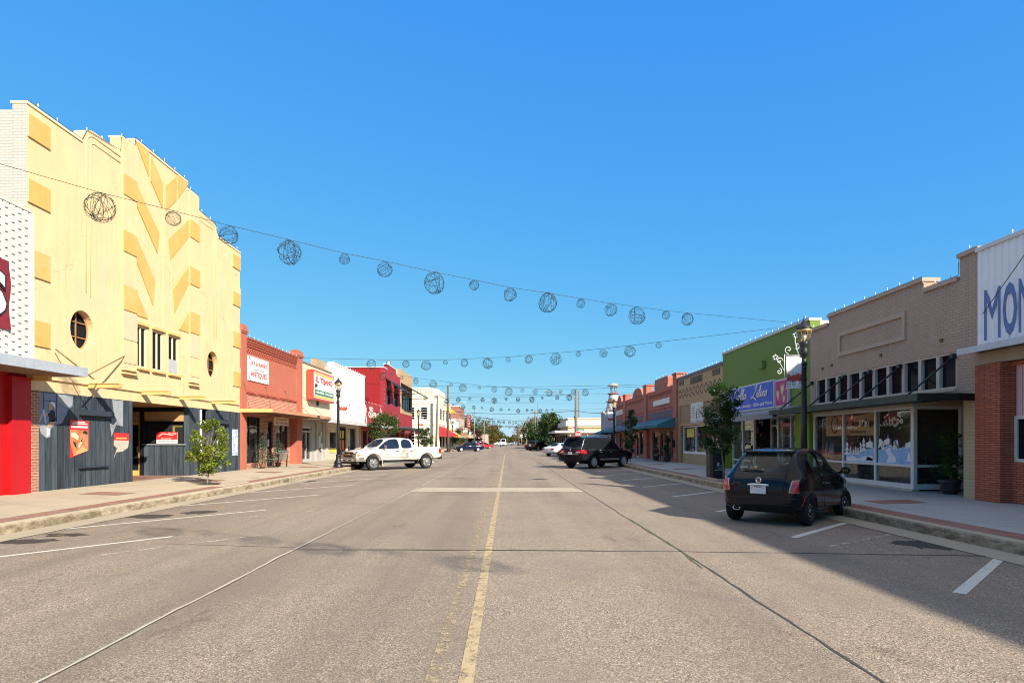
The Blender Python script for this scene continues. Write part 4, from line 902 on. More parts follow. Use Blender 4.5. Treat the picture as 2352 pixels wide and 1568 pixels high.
m = FL.wall(rect(B + .01, Cc, BASE - .1, 4.975), [rect(73.2, 80.6, .6, 2.7)], -.35, 0); m.build('lower_wall', plain('red_wall_paint', (.30, .020, .026), .7, .1, streak=.12), t)
shell(FL, t, B, Cc - .01, -.36, 14, 0, 10.1, plain('white_side', (.74, .71, .66), .8, .08))
window(FL, t, 73.2, 80.6, 5.5, 7.4, -.12, plain('brown_frame', (.16, .09, .05), .6), M_dgl, .14, (75, 76.9, 78.8)); window(FL, t, 73.2, 80.6, .6, 2.7, -.1, M_black, M_dgl, .1, (75.5, 78))
slat_awning(72.6, 81.2, 8.6, 7.35, 2.2, t)
# ================================================================== right-hand side
FR = Fac('R', XR)
def lathe_in(m, fac, prof, c, n=10): return m.lathe(prof, c, n)
# ------------------------------------------------------------------ white ribbed building with roman brick pillar at the right edge
A, B = -16.0, 14.17
M_roman = brick('roman_brick', (.66, .19, .095), (.42, .115, .06), (.10, .045, .035), .34, .052, .011, bump=.9, tint=.25)
t = thing('shop_building', 'white ribbed metal fronted shop on long thin red bricks at the right edge', 'shop', (XR, 9, 0))
m = MB(); us = []; u = A
while u < B - .05: us += [(u, .04), (u + .03, .065), (u + .13, .065), (u + .16, .04)]; u += .19
vs = []; fs = []
for u, w_ in us: vs += [FR.P(u, w_, 3.78), FR.P(u, w_, 6.0)]
for i in range(len(us) - 1): fs.append((2 * i, 2 * i + 2, 2 * i + 3, 2 * i + 1))
m.add(vs, fs); FR.box(m, A, B, -.3, .035, 3.78, 6.0); m.build('ribbed_wall', plain('white_blue_ribbed_metal', (.84, .83, .82), .5, .06, bump=.05, streak=.12), t)
m = MB(); FR.box(m, A, B + .02, -.34, .10, 6.0, 6.09); m.build('coping', M_wtrim, t)
m = MB(); FR.box(m, A, B + .1, .0, .42, 3.70, 3.76); FR.box(m, A, B + .1, .42, .46, 3.64, 3.78); m.build('canopy', M_gal, t)
m = MB(); FR.box(m, A, B, -.3, .02, 3.4, 3.68); m.build('fascia', plain('tan_fascia', (.42, .34, .24), .8), t)
m = MB(); FR.box(m, 13.44, B - .01, -.35, .12, BASE - .1, 3.39); m.build('pillar', M_roman, t)
m = FR.wall(rect(A, 13.44, BASE - .1, 3.39), [rect(9.5, 13.4, 1.2, 3.3)], -.35, -.12); m.build('lower_wall', M_roman, t)
shell(FR, t, A, B - .01, -.36, 12, 0, 5.8, M_wbrick)
window(FR, t, 9.5, 13.4, 1.2, 2.2, -.16, M_wtrim, M_dgl, .07, (11.2,))
m = MB(); u = 9.5
while u < 13.3: FR.box(m, u, u + .15, -.28, -.2, 2.2, 3.3); u += .17
m.build('pink_panelling', plain('pale_pink_panel', (.78, .5, .46), .6, .06), t)
m = MB()
for k in range(8): FR.box(m, 9.6, 13.0, -.31, -.30, 1.3 + k * .11, 1.33 + k * .11)
m.build('blind', M_white, t)
m = MB(); q = [FR.P(13.99, .07, 4.55), FR.P(11, 1.2, 5.6)]; m.tube(q, .008, 5); m.build('tie_rod', M_black, t)
m = MB()
for tx, uc, wd in (('M', 13.72, .46), ('O', 13.24, .36), ('N', 12.8, .42)): FR.text(m, tx, uc, 4.5 + (13.72 - uc) * .02, 1.14, .069, wd, bold=.03 if tx == 'O' else .0)
m.build('painted_lettering', plain('blue_wall_lettering', (.13, .20, .42), .7, .25, scale=3), t)
lights_along(FR, [(A, 6.1), (B, 6.1)], 26, .02, 'the top of the white ribbed building at right')

# ------------------------------------------------------------------ brown painted brick shop
A, B = 14.18, 22.1
M_brn = brick('brown_painted_brick', (.47, .34, .255), (.44, .315, .235), (.38, .27, .2), .21, .075, .007, bump=.9, tint=.08, grime=.12)
M_brnp = plain('brown_wall_paint', (.47, .345, .26), .8, .08, streak=.1)
M_tanb = brick('tan_painted_brick', (.56, .43, .25), (.53, .405, .235), (.44, .34, .2), .26, .085, .009, bump=.8, tint=.08)
t = thing('shop_building', 'brown painted brick shop with stepped top, row of tall transoms and green canopy', 'shop', (XR, 18, 0))
top = [(A, 6.05), (14.8, 6.05), (14.8, 5.52), (16.08, 5.52), (16.08, 5.83), (20.82, 5.83), (20.82, 5.55), (B, 5.55)]
m = FR.wall([(A, 2.82), (B, 2.82)] + top[::-1], [rect(14.9, 21.72, 2.93, 3.84)], -.36, 0); m.build('wall', M_brn, t)
shell(FR, t, A + .01, B - .01, -.37, 13, 0, 5.4, M_brn)
m = MB()
for a, b, z in ((A - .02, 14.83, 6.05), (14.83, 16.05, 5.52), (16.05, 20.85, 5.83), (20.85, B, 5.55)): FR.box(m, a, b, -.42, .06, z + .002, z + .1)
pieces(m, 'coping', M_brnp, t)
m = MB(); fr = .13
for a, b, z0, z1 in ((16.78, 20.18, 4.42, 4.55), (16.78, 20.18, 5.07, 5.2), (16.78, 16.91, 4.55, 5.07), (20.05, 20.18, 4.55, 5.07)): FR.box(m, a, b, 0, .05, z0, z1)
m.build('panel_frame', M_brnp, t)
m = MB(); n = 10; pw = (21.72 - 14.9) / n
for k in range(n + 1): FR.box(m, 14.9 + k * pw - .06, 14.9 + k * pw + .06, -.16, -.02, 2.93, 3.84)
FR.box(m, 14.9, 21.72, -.158, -.022, 2.93, 2.99); FR.box(m, 14.9, 21.72, -.158, -.022, 3.78, 3.84); tf = m.build('transom_window', plain('brown_grey_frame', (.52, .44, .36), .7, .08), t)
for k in range(n):
    m = MB(); FR.box(m, 14.96 + k * pw, 14.84 + (k + 1) * pw, -.12, -.11, 2.99, 3.78); m.build('pane', M_dgl, tf)
m = MB(); FR.box(m, 14.9, 21.72, 0, .03, 2.87, 2.925); m.build('window_sill', M_brnp, t)
m = MB(); FR.box(m, A, 14.66, -.36, .01, BASE - .1, 2.815); m.build('pier', M_tanb, t)
M_grn = plain('dark_green_metal', (.008, .032, .026), .45, .15, bump=.04)
m = MB(); FR.box(m, 14.33, 22.4, .0, 1.3, 2.66, 2.69); FR.box(m, 14.33, 22.4, 1.3, 1.36, 2.6, 2.77); cn = m.build('canopy', M_grn, t)
m = MB(); FR.box(m, 14.29, 14.328, .0, 1.36, 2.6, 2.77); m.build('end_board', plain('near_black_green', (.006, .012, .011), .45), cn)
for u in (21.9, 19.8, 18.4, 17.0, 14.95):
    m = MB(); m.tube([FR.P(u, .03, 3.72), FR.P(u - .15, 1.25, 2.77)], .024, 7); m.box(XR - .1, XR, u - .05, u + .05, 3.66, 3.78); m.build('tie_rod', plain('dark_blue_rod', (.015, .025, .035), .4), t)
m = MB()
for u, z in ((21.2, 4.15), (20.6, 4.2), (17.9, 4.15), (15.4, 4.18)): FR.box(m, u - .04, u + .04, 0, .05, z - .04, z + .04)
pieces(m, 'wall_bracket', plain('rusty_rod', (.22, .14, .07), .8), t)
M_sf = plain('pale_aluminium', (.72, .72, .68), .4, .08, metal=.1, bump=.02)
def front(fac, u0, u1, mul, par, rail=.98, z1=2.6, z0=.35, w_=-.05):
    m = MB(); g = .045
    for u in [u0 + .05] + list(mul) + [u1 - .05]: fac.box(m, u - g, u + g, w_ - .1, w_, z0 + .14, z1 - .08)
    fac.box(m, u0, u1, w_ - .1, w_ + .005, z1 - .08, z1); fac.box(m, u0, u1, w_ - .1, w_ + .01, z0, z0 + .14); fac.box(m, u0, u1, w_ - .095, w_ - .005, rail - .035, rail + .035)
    o = m.build('shop_window', M_sf, par); us = [u0 + .05] + list(mul) + [u1 - .05]
    for a, b in zip(us, us[1:]):
        for za, zb in ((z0 + .14, rail - .035), (rail + .035, z1 - .08)):
            m = MB(); fac.box(m, a + g, b - g, w_ - .055, w_ - .045, za, zb); m.build('pane', M_glass, o)
    return o
front(FR, 16.55, 21.98, (18.3, 20.05), t)
m = MB(); FR.box(m, 16.55, 21.98, -.2, .0, BASE - .1, .345); FR.box(m, 16.55, 22.0, -.2, -.02, 2.602, 2.815); m.build('window_surround', plain('cream_trim', (.50, .43, .32), .7), t)
FS2 = Fac('S', 16.6)
front(FS2, XR + .06, XR + 1.45, (), t, w_=0)
m = MB(); FS2.box(m, XR, XR + 1.5, -.2, -.0, 2.602, 2.815); m.build('door_head', M_tanb, t)
m = MB(); FR.box(m, 14.66, 16.5, -1.6, -1.5, BASE, 2.81); m.build('entry_wall', M_tanb, t); m = MB(); FR.box(m, 14.66, 16.5, -1.5, 0, 2.76, 2.81); m.build('entry_ceiling', M_brnp, t)
m = MB(); q = [FR.P(16.8, -.12, BASE), FR.P(22, -.12, BASE), FR.P(22, -5, BASE), FR.P(16.8, -5, BASE)]; m.quad(*q)
m.quad(FR.P(16.75, -5, BASE), FR.P(22, -5, BASE), FR.P(22, -5, 2.8), FR.P(16.75, -5, 2.8)); m.quad(FR.P(22, -.2, BASE), FR.P(22, -5, BASE), FR.P(22, -5, 2.8), FR.P(22, -.2, 2.8)); m.quad(FR.P(16.75, -.2, 2.81), FR.P(22, -.2, 2.81), FR.P(22, -5, 2.81), FR.P(16.75, -5, 2.81)); m.quad(FR.P(16.75, -1.65, BASE), FR.P(16.75, -5, BASE), FR.P(16.75, -5, 2.8), FR.P(16.75, -1.65, 2.8))
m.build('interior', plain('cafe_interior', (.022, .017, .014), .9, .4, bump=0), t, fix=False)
m = MB(); r = random.Random(2)
for k in range(5):
    u, w_ = r.uniform(17, 21.5), r.uniform(-3.6, -1.4); c = FR.P(u, w_, BASE); m.lathe([(.25, 0), (.03, .04), (.03, .7), (.4, .71), (.4, .74)], c, 14)
    for a in (0, 2.2, 4.1): c2 = (c[0] + .6 * math.cos(a), c[1] + .6 * math.sin(a), BASE); m.lathe([(.02, 0), (.02, .44), (.19, .45), (.19, .48)], c2, 10); m.box(c2[0] - .18, c2[0] + .18, c2[1] - .02, c2[1] + .02, BASE + .48, BASE + .9)
o = m.build('cafe_tables', plain('dark_red_seating', (.16, .04, .03), .6), None, kind='stuff'); tag(o, 'dim tables and chairs behind the big panes of the brown shop', 'furniture')
# banner inside, painted winter scene on the glass
p = thing('banner_sign', 'tan Fort Bend Hope banner hung behind the left panes of the brown shop', 'banner', FR.P(19.8, -.4, 2.0))
m = MB(); n = 16; vs = []
for i in range(n + 1):
    u = 21.4 - 3.05 * i / n; zt = 2.55 - .12 * math.sin(PI * i / n) + .02
    for j in range(5): vs.append(FR.P(u, -.2 - .03 * math.sin(i * .9), 1.83 + (zt - 1.83) * j / 4))
m.add(vs, [(i * 5 + j, (i + 1) * 5 + j, (i + 1) * 5 + j + 1, i * 5 + j + 1) for i in range(n) for j in range(4)], True); m.build('cloth', plain('tan_banner_cloth', (.88, .54, .24), .8, .08), p)
m = MB(); FR.text(m, 'Fort Bend Hope', 19.45, 2.2, .26, -.16, 2.1, shear=.2, bold=.02); FR.text(m, 'fortbendhope.org', 19.4, 1.95, .09, -.16, .9); m.build('lettering', M_lblk, p)
m = MB(); m.tube([FR.P(20.75 + .2 * math.cos(a * .3), -.16, 2.2 + .27 * math.sin(a * .3)) for a in range(21)], .014, 5, True)
for a in (.6, 2.4, 4.4): m.prism(FR.P, [(20.75 + .13 * math.cos(a + x) * s_, 2.17 + .17 * math.sin(a + x) * s_) for x, s_ in ((-.3, .3), (.1, 1), (.5, .3))], -.16, -.155)
m.build('leaf_emblem', M_lblk, p)
def G3(x, y):   # survey of the shop window zoom (3.136 per source px): a point on the glass
    px, py = (2340 + x / 3.136) * .784, (1000 + y / 3.136) * .784; Y = YR(px); return (Y, ZZ(Y, py))
M_snow = worn_paint('window_snow_paint', (.86, .88, .9), wear=.66, scale=14); M_sblu = plain('window_blue_paint', (.36, .60, .88), .6, .35, scale=5, bump=0)
w0 = -.088
m = MB(); r = random.Random(11)
hill = [(410, 1030), (440, 1030), (480, 1045), (540, 1010), (600, 985), (660, 975), (678, 980), (678, 1112), (410, 1100)]
m.prism(FR.P, [G3(*q) for q in hill], w0, w0 + .003)
hill2 = [(703, 995), (740, 985), (780, 955), (830, 960), (870, 985), (920, 970), (975, 965), (1022, 985), (1022, 1130), (703, 1115)]
m.prism(FR.P, [G3(*q) for q in hill2], w0, w0 + .003); pieces(m, 'painted_hill', M_sblu, t)
m = MB()
for x0, hh, b0 in ((420, 120, 1035), (452, 70, 1030), (478, 50, 1035), (500, 75, 1035), (520, 60, 1030), (545, 90, 1010), (572, 120, 1000), (750, 70, 985), (815, 60, 960), (850, 75, 985), (870, 60, 990), (960, 50, 975), (1010, 60, 985)):
    for k in range(3):
        w_ = (9 + 4 * k) * (1 if hh < 100 else 1.5); y1 = b0 - hh * (1 - .33 * (k + 1)); y0 = b0 - hh * (1 - .33 * k)
        m.prism(FR.P, [G3(x0, y0), G3(x0 + w_, y1 + 4), G3(x0 - w_, y1 + 4)], w0 + .004, w0 + .006)
for x0, y0 in ((625, 975), (790, 950), (1000, 975)):
    m.prism(FR.P, [G3(x0 - 30, y0), G3(x0 - 30, y0 - 35), G3(x0 - 38, y0 - 38), G3(x0, y0 - 62), G3(x0 + 4, y0 - 110), G3(x0 + 8, y0 - 62), G3(x0 + 38, y0 - 38), G3(x0 + 30, y0 - 35), G3(x0 + 30, y0)], w0 + .004, w0 + .006)
m.prism(FR.P, [G3(*q) for q in ((705, 985), (712, 920), (708, 900), (725, 890), (745, 915), (748, 950), (738, 985), (725, 960))], w0 + .004, w0 + .006)
m.prism(FR.P, [G3(*q) for q in ((870, 970), (868, 930), (858, 900), (872, 912), (876, 896), (884, 915), (888, 935), (890, 970), (882, 950))], w0 + .004, w0 + .006)
for _ in range(26):
    x, y = r.choice(((r.uniform(415, 670), r.uniform(870, 960)), (r.uniform(715, 1010), r.uniform(650, 900)))); q = G3(x, y); s_ = r.uniform(.008, .022); m.prism(FR.P, [(q[0] - s_, q[1]), (q[0], q[1] - s_), (q[0] + s_, q[1]), (q[0], q[1] + s_)], w0 + .004, w0 + .006)
for q in ([(780, 1115), (800, 1050), (770, 1000), (800, 975), (820, 980), (815, 1010), (860, 1060), (870, 1110)], [(415, 1060), (470, 1050), (520, 1075), (600, 1050), (670, 1085), (670, 1100), (415, 1095)], [(590, 1090), (610, 1050), (650, 1050), (660, 1092)], [(960, 1100), (985, 1010), (1008, 1105)]):
    m.prism(FR.P, [G3(*c) for c in q], w0 + .004, w0 + .006)
pieces(m, 'painted_snow', M_snow, t)
m = MB(); q = G3(600, 745); FR.text(m, 'J*y', q[0] + .2, q[1], .24, w0, .5, bold=.02); q = G3(865, 730); FR.text(m, 'H*pe', q[0], q[1], .26, w0, .62, bold=.02)
for x, y, s_ in ((780, 740, 1), (620, 760, .7)):
    pts = [G3(x - 28 + 1.6 * k * s_, y + (1 if s_ == 1 else -1) * 22 * math.sin(k * .33)) for k in range(28)]; m.tube([FR.P(a, w0 + .004, z) for a, z in pts], .011, 4)
m.build('painted_words', M_lwht, t)
m = MB()
for u, c_ in ((21.6, 0), (21.35, 0), (21.2, 0)):
    c = FR.P(u, -.35, .98); m.lathe([(.10, .0), (.085, .12), (.09, .22)], c, 10)
o = m.build('candle_lantern', plain('red_lantern_body', (.55, .02, .02), .4), None); tag(o, 'small red and white gnome figures in the lower corner of the left pane', 'figurines')
m = MB()
for u in (21.6, 21.35, 21.2): m.lathe([(.08, 0), (.06, .15), (.01, .42)], FR.P(u, -.35, 1.2), 10)
o2 = m.build('pointed_hat', M_white, o)
o.name = 'figurine_group'
lights_along(FR, [(A, 6.15), (14.8, 6.15), (14.82, 5.63), (16.06, 5.63), (16.1, 5.94), (20.8, 5.94), (20.84, 5.66), (B, 5.66)], 26, .02, 'the stepped top of the brown brick shop')

# ------------------------------------------------------------------ green shop
A, B = 22.11, 31.07
M_gwall = plain('olive_green_plaster', (.15, .235, .04), .8, .1, scale=1, streak=.12); M_lime = plain('lime_green_plaster', (.24, .36, .03), .8, .1)
t = thing('shop_building', 'tall olive green gift shop with plain parapet and wide blue sign', 'shop', (XR, 26.5, 0))
m = FR.wall(rect(A, B, 2.9, 6.0), [], -.36, 0); m.build('wall', M_gwall, t)
shell(FR, t, A + .01, B - .01, -.37, 13, 0, 6.0, plain('cream_side_plaster', (.66, .58, .44), .85, .08))
m = MB(); FR.box(m, A - .02, B + .02, -.42, .05, 6.003, 6.09); m.build('coping', plain('pale_coping', (.62, .58, .54), .8), t)
m = MB(); FR.box(m, 25.9, 26.35, 0, .16, 4.72, 5.05); m.build('floodlight_box', M_gwall, t, bevel=.02)
for a, b, mt in ((A + .02, 23.2, M_lime), (30.75, B - .02, M_lime)):
    m = MB(); FR.box(m, a, b, -.36, .02, BASE - .1, 2.895); m.build('pier', mt, t)
FB = Fac('R', XR + .3)
M_sgry = plain('pale_window_frame', (.58, .57, .54), .5, .08)
front(FB, 23.25, 25.6, (24.4,), t, .75, 2.75); front(FB, 28.0, 30.7, (29.4,), t, .75, 2.75)
m = MB()
for a in (25.6, 26.75, 27.9): FB.box(m, a, a + .1, -.9, -.8, BASE, 2.75)
FB.box(m, 25.7, 27.9, -.9, -.8, 2.3, 2.4); FB.box(m, 25.7, 27.9, -.9, -.8, 2.65, 2.75); FB.box(m, 25.7, 27.9, -.9, -.8, BASE, BASE + .2); d = m.build('door', M_sgry, t)
m = MB(); FB.box(m, 25.7, 27.9, -.86, -.85, BASE + .2, 2.65); m.build('pane', M_glass, d); m = MB(); FB.box(m, 26.62, 26.66, -.8, -.74, 1.1, 1.5); m.build('handle', M_alu, d)
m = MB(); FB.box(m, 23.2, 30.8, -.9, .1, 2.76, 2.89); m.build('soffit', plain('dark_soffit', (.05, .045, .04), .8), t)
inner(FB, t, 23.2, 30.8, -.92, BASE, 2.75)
goods(FB, 23.4, 25.5, -.25, .8, 2.5, 34, 21, 'red festive wares behind the near window of the green shop', [(.4, .03, .03), (.12, .02, .02), (.05, .05, .05), (.5, .45, .38), (.3, .05, .05)])
goods(FB, 28.1, 30.5, -.25, .8, 2.5, 30, 22, 'black and white wares behind the far window of the green shop', [(.04, .04, .04), (.5, .47, .42), (.3, .05, .05), (.2, .2, .2)])
goods(FB, 25.8, 27.8, -1.2, .4, 2.3, 24, 23, 'pale wares seen through the glass door of the green shop', [(.5, .42, .3), (.4, .1, .08), (.1, .1, .1), (.6, .55, .45)])
m = MB(); P_ = FR.P; m.prism(lambda a, b, c: P_(b, a, c), [(.02, 3.0), (1.1, 2.72), (1.1, 2.5), (1.08, 2.5), (1.06, 2.66), (.02, 2.92)], 22.75, 30.2); m.build('awning', plain('grey_canvas', (.30, .30, .29), .8, .12, streak=.2), t)
p = thing('shop_sign', 'wide blue sign with white script reading Calla Lilies on the green wall', 'sign', FR.P(27.3, .05, 3.1))
m = MB(); FR.box(m, 24.82, 29.8, .02, .12, 3.0, 4.16); m.build('frame', M_sgry, p)
m = MB(); FR.box(m, 24.88, 29.74, .12, .125, 3.06, 4.1); m.build('face', plain('royal_blue_face', (.008, .075, .52), .45, .12), p)
def script(fac, strokes, u0, z0, s_, w_, r, shear=.25, su=.36):
    m = MB()
    for st in strokes:
        P = [(a + b * shear, b) for a, b in st]; Q = []
        for i in range(len(P) - 1):      # Catmull-Rom
            p0, p1, p2, p3 = P[max(i - 1, 0)], P[i], P[i + 1], P[min(i + 2, len(P) - 1)]
            for k in range(5):
                f = k / 5; Q.append(tuple(.5 * (2 * p1[c] + (p2[c] - p0[c]) * f + (2 * p0[c] - 5 * p1[c] + 4 * p2[c] - p3[c]) * f * f + (3 * p1[c] - p0[c] - 3 * p2[c] + p3[c]) * f ** 3) for c in (0, 1)))
        Q.append(P[-1]); m.tube([fac.P(u0 + fac.flip() * a * su, w_, z0 + b * s_) for a, b in Q], r, 5)
    return m
aa = lambda x: [[(x + .75, .8), (x + .35, 1.0), (x + .05, .5), (x + .25, .02), (x + .6, .3), (x + .75, .9), (x + .72, .2), (x + 1.0, .05)]]
ll = lambda x: [[(x, .2), (x + .3, 1.2), (x + .35, 2.1), (x + .15, 2.1), (x + .1, .8), (x + .25, .03), (x + .5, .2)]]
ii = lambda x: [[(x, .3), (x + .12, .95), (x + .1, .2), (x + .25, .03), (x + .45, .2)], [(x + .2, 1.35), (x + .24, 1.42)]]
calla = [[(1.3, 2.0), (1.0, 2.5), (.4, 2.1), (-.1, .9), (-.1, -.3), (.3, -.55), (.9, -.1), (1.1, .3)]] + aa(1.2) + ll(2.2) + ll(2.75) + aa(3.3)
lil = [[(.5, 2.0), (.9, 2.6), (.9, 1.8), (.3, .3), (-.2, -.1), (.1, .15), (.8, -.2), (1.5, -.6)]] + ii(1.35) + ll(1.8) + ii(2.4) + [[(2.9, .4), (3.3, .75), (3.2, 1.0), (2.95, .7), (3.05, .1), (3.5, .15)]] + [[(3.6, .2), (3.95, 1.05), (4.1, .4), (3.9, .0), (3.6, .1)]]
m = script(FR, calla, 29.2, 3.55, .21, .13, .034); m.v, m.f, m.sm = m.v, m.f, m.sm; m2 = script(FR, lil, 27.0, 3.55, .21, .13, .034); m.add(m2.v, m2.f, True)
FR.text(m, 'Boutique - Jewelry - Gifts and More', 27.25, 3.22, .19, .127, 4.5, bold=.015); m.build('lettering', M_lwht, p)
for u0, u1, lab in ((23.6, 24.78, 'square magenta panel with pale tulips right of the blue sign'), (29.9, 30.95, 'pale pink flower panel left of the blue sign behind the tree')):
    p = thing('flower_panel', lab, 'sign panel', FR.P(u0, .05, 3.1)); m = MB(); FR.box(m, u0, u1, .02, .11, 3.0, 4.1); m.build('frame', M_sgry, p)
    m = MB(); FR.box(m, u0 + .06, u1 - .06, .11, .115, 3.06, 4.04); m.build('face', plain('magenta_face' if u0 < 25 else 'dusty_pink_face', (.42, .02, .16) if u0 < 25 else (.45, .25, .28), .5, .1), p)
    m = MB()
    for x, z, s_ in ((.42, 3.68, 1), (.75, 3.5, .9), (.3, 3.3, .7)):
        c = u0 + x * (u1 - u0); m.prism(FR.P, [(c - .03 * s_, z - .22 * s_), (c - .14 * s_, z), (c - .12 * s_, z + .2 * s_), (c - .04 * s_, z + .12 * s_), (c, z + .24 * s_), (c + .05 * s_, z + .12 * s_), (c + .13 * s_, z + .19 * s_), (c + .13 * s_, z), (c + .03 * s_, z - .22 * s_)], .115, .118)
    pieces(m, 'tulip', plain('tulip_cream', (.70, .52, .26), .6, .15, scale=8), p)
lights_along(FR, [(A, 6.1), (B, 6.1)], 26, .03, 'the flat top of the olive green shop')

# ------------------------------------------------------------------ tan brick shop with diamonds
A, B = 31.08, 39.2
M_tan = brick('buff_brick', (.62, .42, .21), (.50, .33, .16), (.3, .22, .13), .21, .07, .010, bump=.7, tint=.15)
t = thing('shop_building', 'buff brick shop with a row of dark brick diamonds and brown boards', 'shop', (XR, 35, 0))
m = FR.wall(rect(A, B, 3.85, 5.5), [], -.36, 0); m.build('wall', M_tan, t)
shell(FR, t, A + .01, B - .01, -.37, 13, 0, 5.3, M_tan)
m = MB(); FR.box(m, A, B, -.4, .05, 5.502, 5.66); m.build('coping', plain('grey_blue_coping', (.15, .15, .17), .8, .25), t)
M_dkb = plain('dark_brown_brick', (.12, .075, .055), .85, .15)
m = MB()
for k in range(11):
    c = A + .45 + k * .72
    for s_ in (-1, 1):
        for j in range(4):
            for e in (-1, 1): m_u = c + s_ * .08 * (j + .3); FR.box(m, m_u - .045, m_u + .045, 0, .012, 4.6 + e * (.26 - .065 * j) - .03, 4.6 + e * (.26 - .065 * j) + .03)
m.build('diamond_pattern', M_dkb, t)
m = MB(); FR.box(m, 34.3, 36.5, 0, .03, 5.02, 5.4); FR.box(m, 31.5, 32.6, 0, .03, 5.12, 5.42); FR.box(m, 37.9, 38.9, 0, .03, 5.15, 5.42); nb = t; pieces(m, 'name_block', plain('weathered_stone', (.17, .12, .09), .9, .3, scale=6), t)
m = MB(); FR.text(m, 'TIGAM', 35.4, 5.21, .3, .032, 1.8, bold=.03); m.build('carved_name', M_dkb, nb)
m = MB()
for a, b in ((A + .3, 33.9), (33.95, 38.6)): FR.box(m, a, b, -.1, -.03, 2.72, 3.84)
FR.box(m, A, A + .3, -.36, -.0, BASE - .1, 3.848); FR.box(m, 38.65, B, -.36, .0, BASE - .1, 3.848); pieces(m, 'board_panel', plain('brown_board', (.34, .22, .11), .8, .12), t)
m = MB(); FR.box(m, A + .3, 38.65, -.2, .02, 2.6, 2.715); m.build('lintel', M_tan, t)
p = thing('shop_sign', 'white price board with black print and a bottle on brown boards', 'sign', FR.P(35.3, 0, 2.8)); m = MB(); FR.box(m, 34.2, 36.4, -.03, .03, 2.74, 3.86); m.build('board', M_signw, p)
m = MB()
for k in range(8): scribble(FR, m, 35.5, 36.25, 3.7 - k * .1, .05, .03, 9, k); scribble(FR, m, 34.35, 35.1, 3.7 - k * .1, .05, .03, 8, k + 20)
scribble(FR, m, 34.4, 36.2, 2.82, .1, .03, 10, 5); m.prism(FR.P, [(35.22, 2.95), (35.38, 2.95), (35.38, 3.3), (35.32, 3.4), (35.32, 3.55), (35.28, 3.55), (35.28, 3.4), (35.22, 3.3)], .03, .034); m.build('print', M_lblk, p)
FB = Fac('R', XR + .1)
front(FB, 33.2, 38.55, (36.0,), t, 1.0, 2.58, .9)
m = MB(); FB.box(m, 33.2, 38.6, -.2, -.02, BASE - .1, .89); m.build('bulkhead', plain('ochre_bulkhead', (.40, .30, .14), .8), t)
m = MB(); FB.box(m, A + .32, A + .42, -.2, -.1, BASE, 2.58); FB.box(m, 33.05, 33.18, -.2, -.1, BASE, 2.58); FB.box(m, A + .42, 33.05, -.2, -.1, 2.4, 2.58); FB.box(m, A + .42, 33.05, -.2, -.1, BASE, .6); d = m.build('door', M_ywood, t); m = MB(); FB.box(m, A + .42, 33.05, -.16, -.15, .6, 2.4); m.build('pane', M_glass, d)
inner(FB, t, A + .3, 38.6, -.22, BASE, 2.6)
goods(FB, 33.4, 38.4, -.3, 1.0, 2.2, 46, 31, 'coloured wares and posters behind the window of the buff brick shop', [(.5, .35, .1), (.1, .3, .2), (.55, .45, .3), (.35, .08, .05), (.1, .2, .35), (.6, .55, .2)])
m = MB(); FB.box(m, 36.4, 37.9, -.09, -.085, 1.9, 2.4); m.build('window_poster', plain('yellow_poster', (.68, .55, .06), .6, .3), t)
lights_along(FR, [(A, 5.67), (B, 5.67)], 24, .02, 'the dark coping of the buff brick shop')

# ------------------------------------------------------------------ red brick row with shaped parapet
A, B = 39.21, 61.5
t = thing('shop_building', 'red brick row with piers, arched gable and shaped parapet over striped awnings', 'shop', (XR, 50, 0))
M_rb = brick('row_red_brick', (.50, .125, .07), (.40, .095, .055), (.50, .33, .25), .21, .07, .011, bump=.7, tint=.2)
top = [(A, 5.35), (41.7, 5.35), (41.7, 5.95)] + arcp(41.85, 6.0, .12, 180, 90, 3) + [(45.2, 6.12)] + arcp(45.2, 5.95, .17, 90, 0, 3) + [(45.45, 5.35), (49.3, 5.4)] + arcp(51.6, 5.35, .75, 0, 180, 10) + [(53.9, 5.4), (57.6, 5.4), (58.6, 5.45), (59.3, 6.05), (60.2, 6.05), (61.0, 5.5), (B, 5.4)]
top = [(a, z) for a, z in top]
fix_ = []
for a, z in top:
    if 50.8 < a < 52.4: a = 51.6 + (a - 51.6) * 2.6
    fix_.append((a, z))
m = FR.wall([(A, 2.6), (B, 2.6)] + fix_[::-1], [], -.36, 0); m.build('wall', M_rb, t)
shell(FR, t, A + .01, B - .01, -.37, 13, 0, 5.2, M_rb)
for a, b, tp in ((A, A + .9, 6.05), (47.7, 48.8, 6.05), (56.2, 57.3, 5.95)):
    m = MB(); FR.box(m, a, b, -.4, .1, BASE - .1, tp - .1); FR.box(m, a - .05, b + .05, -.6, .15, tp - .1, tp); m.build('pier', M_rb, t)
m = MB()
for a, b in ((39.9, 47.4), (49, 56), (57.5, 61.2)):
    FR.box(m, a, b, 0, .05, 5.05, 5.1); FR.box(m, a, b, 0, .05, 3.95, 4.02); u = a + .1
    while u < b - .2: FR.box(m, u, u + .12, 0, .04, 4.86, 5.04); u += .3
m.build('corbelling', M_rb, t)
m = MB(); FR.box(m, 40.2, 47.6, .0, .03, 3.25, 3.75); FR.box(m, 48.9, 56.1, 0, .03, 3.25, 3.75); FR.box(m, 57.4, 61.3, 0, .03, 3.25, 3.75); pieces(m, 'painted_band', plain('purple_grey_band', (.16, .11, .13), .8), t)
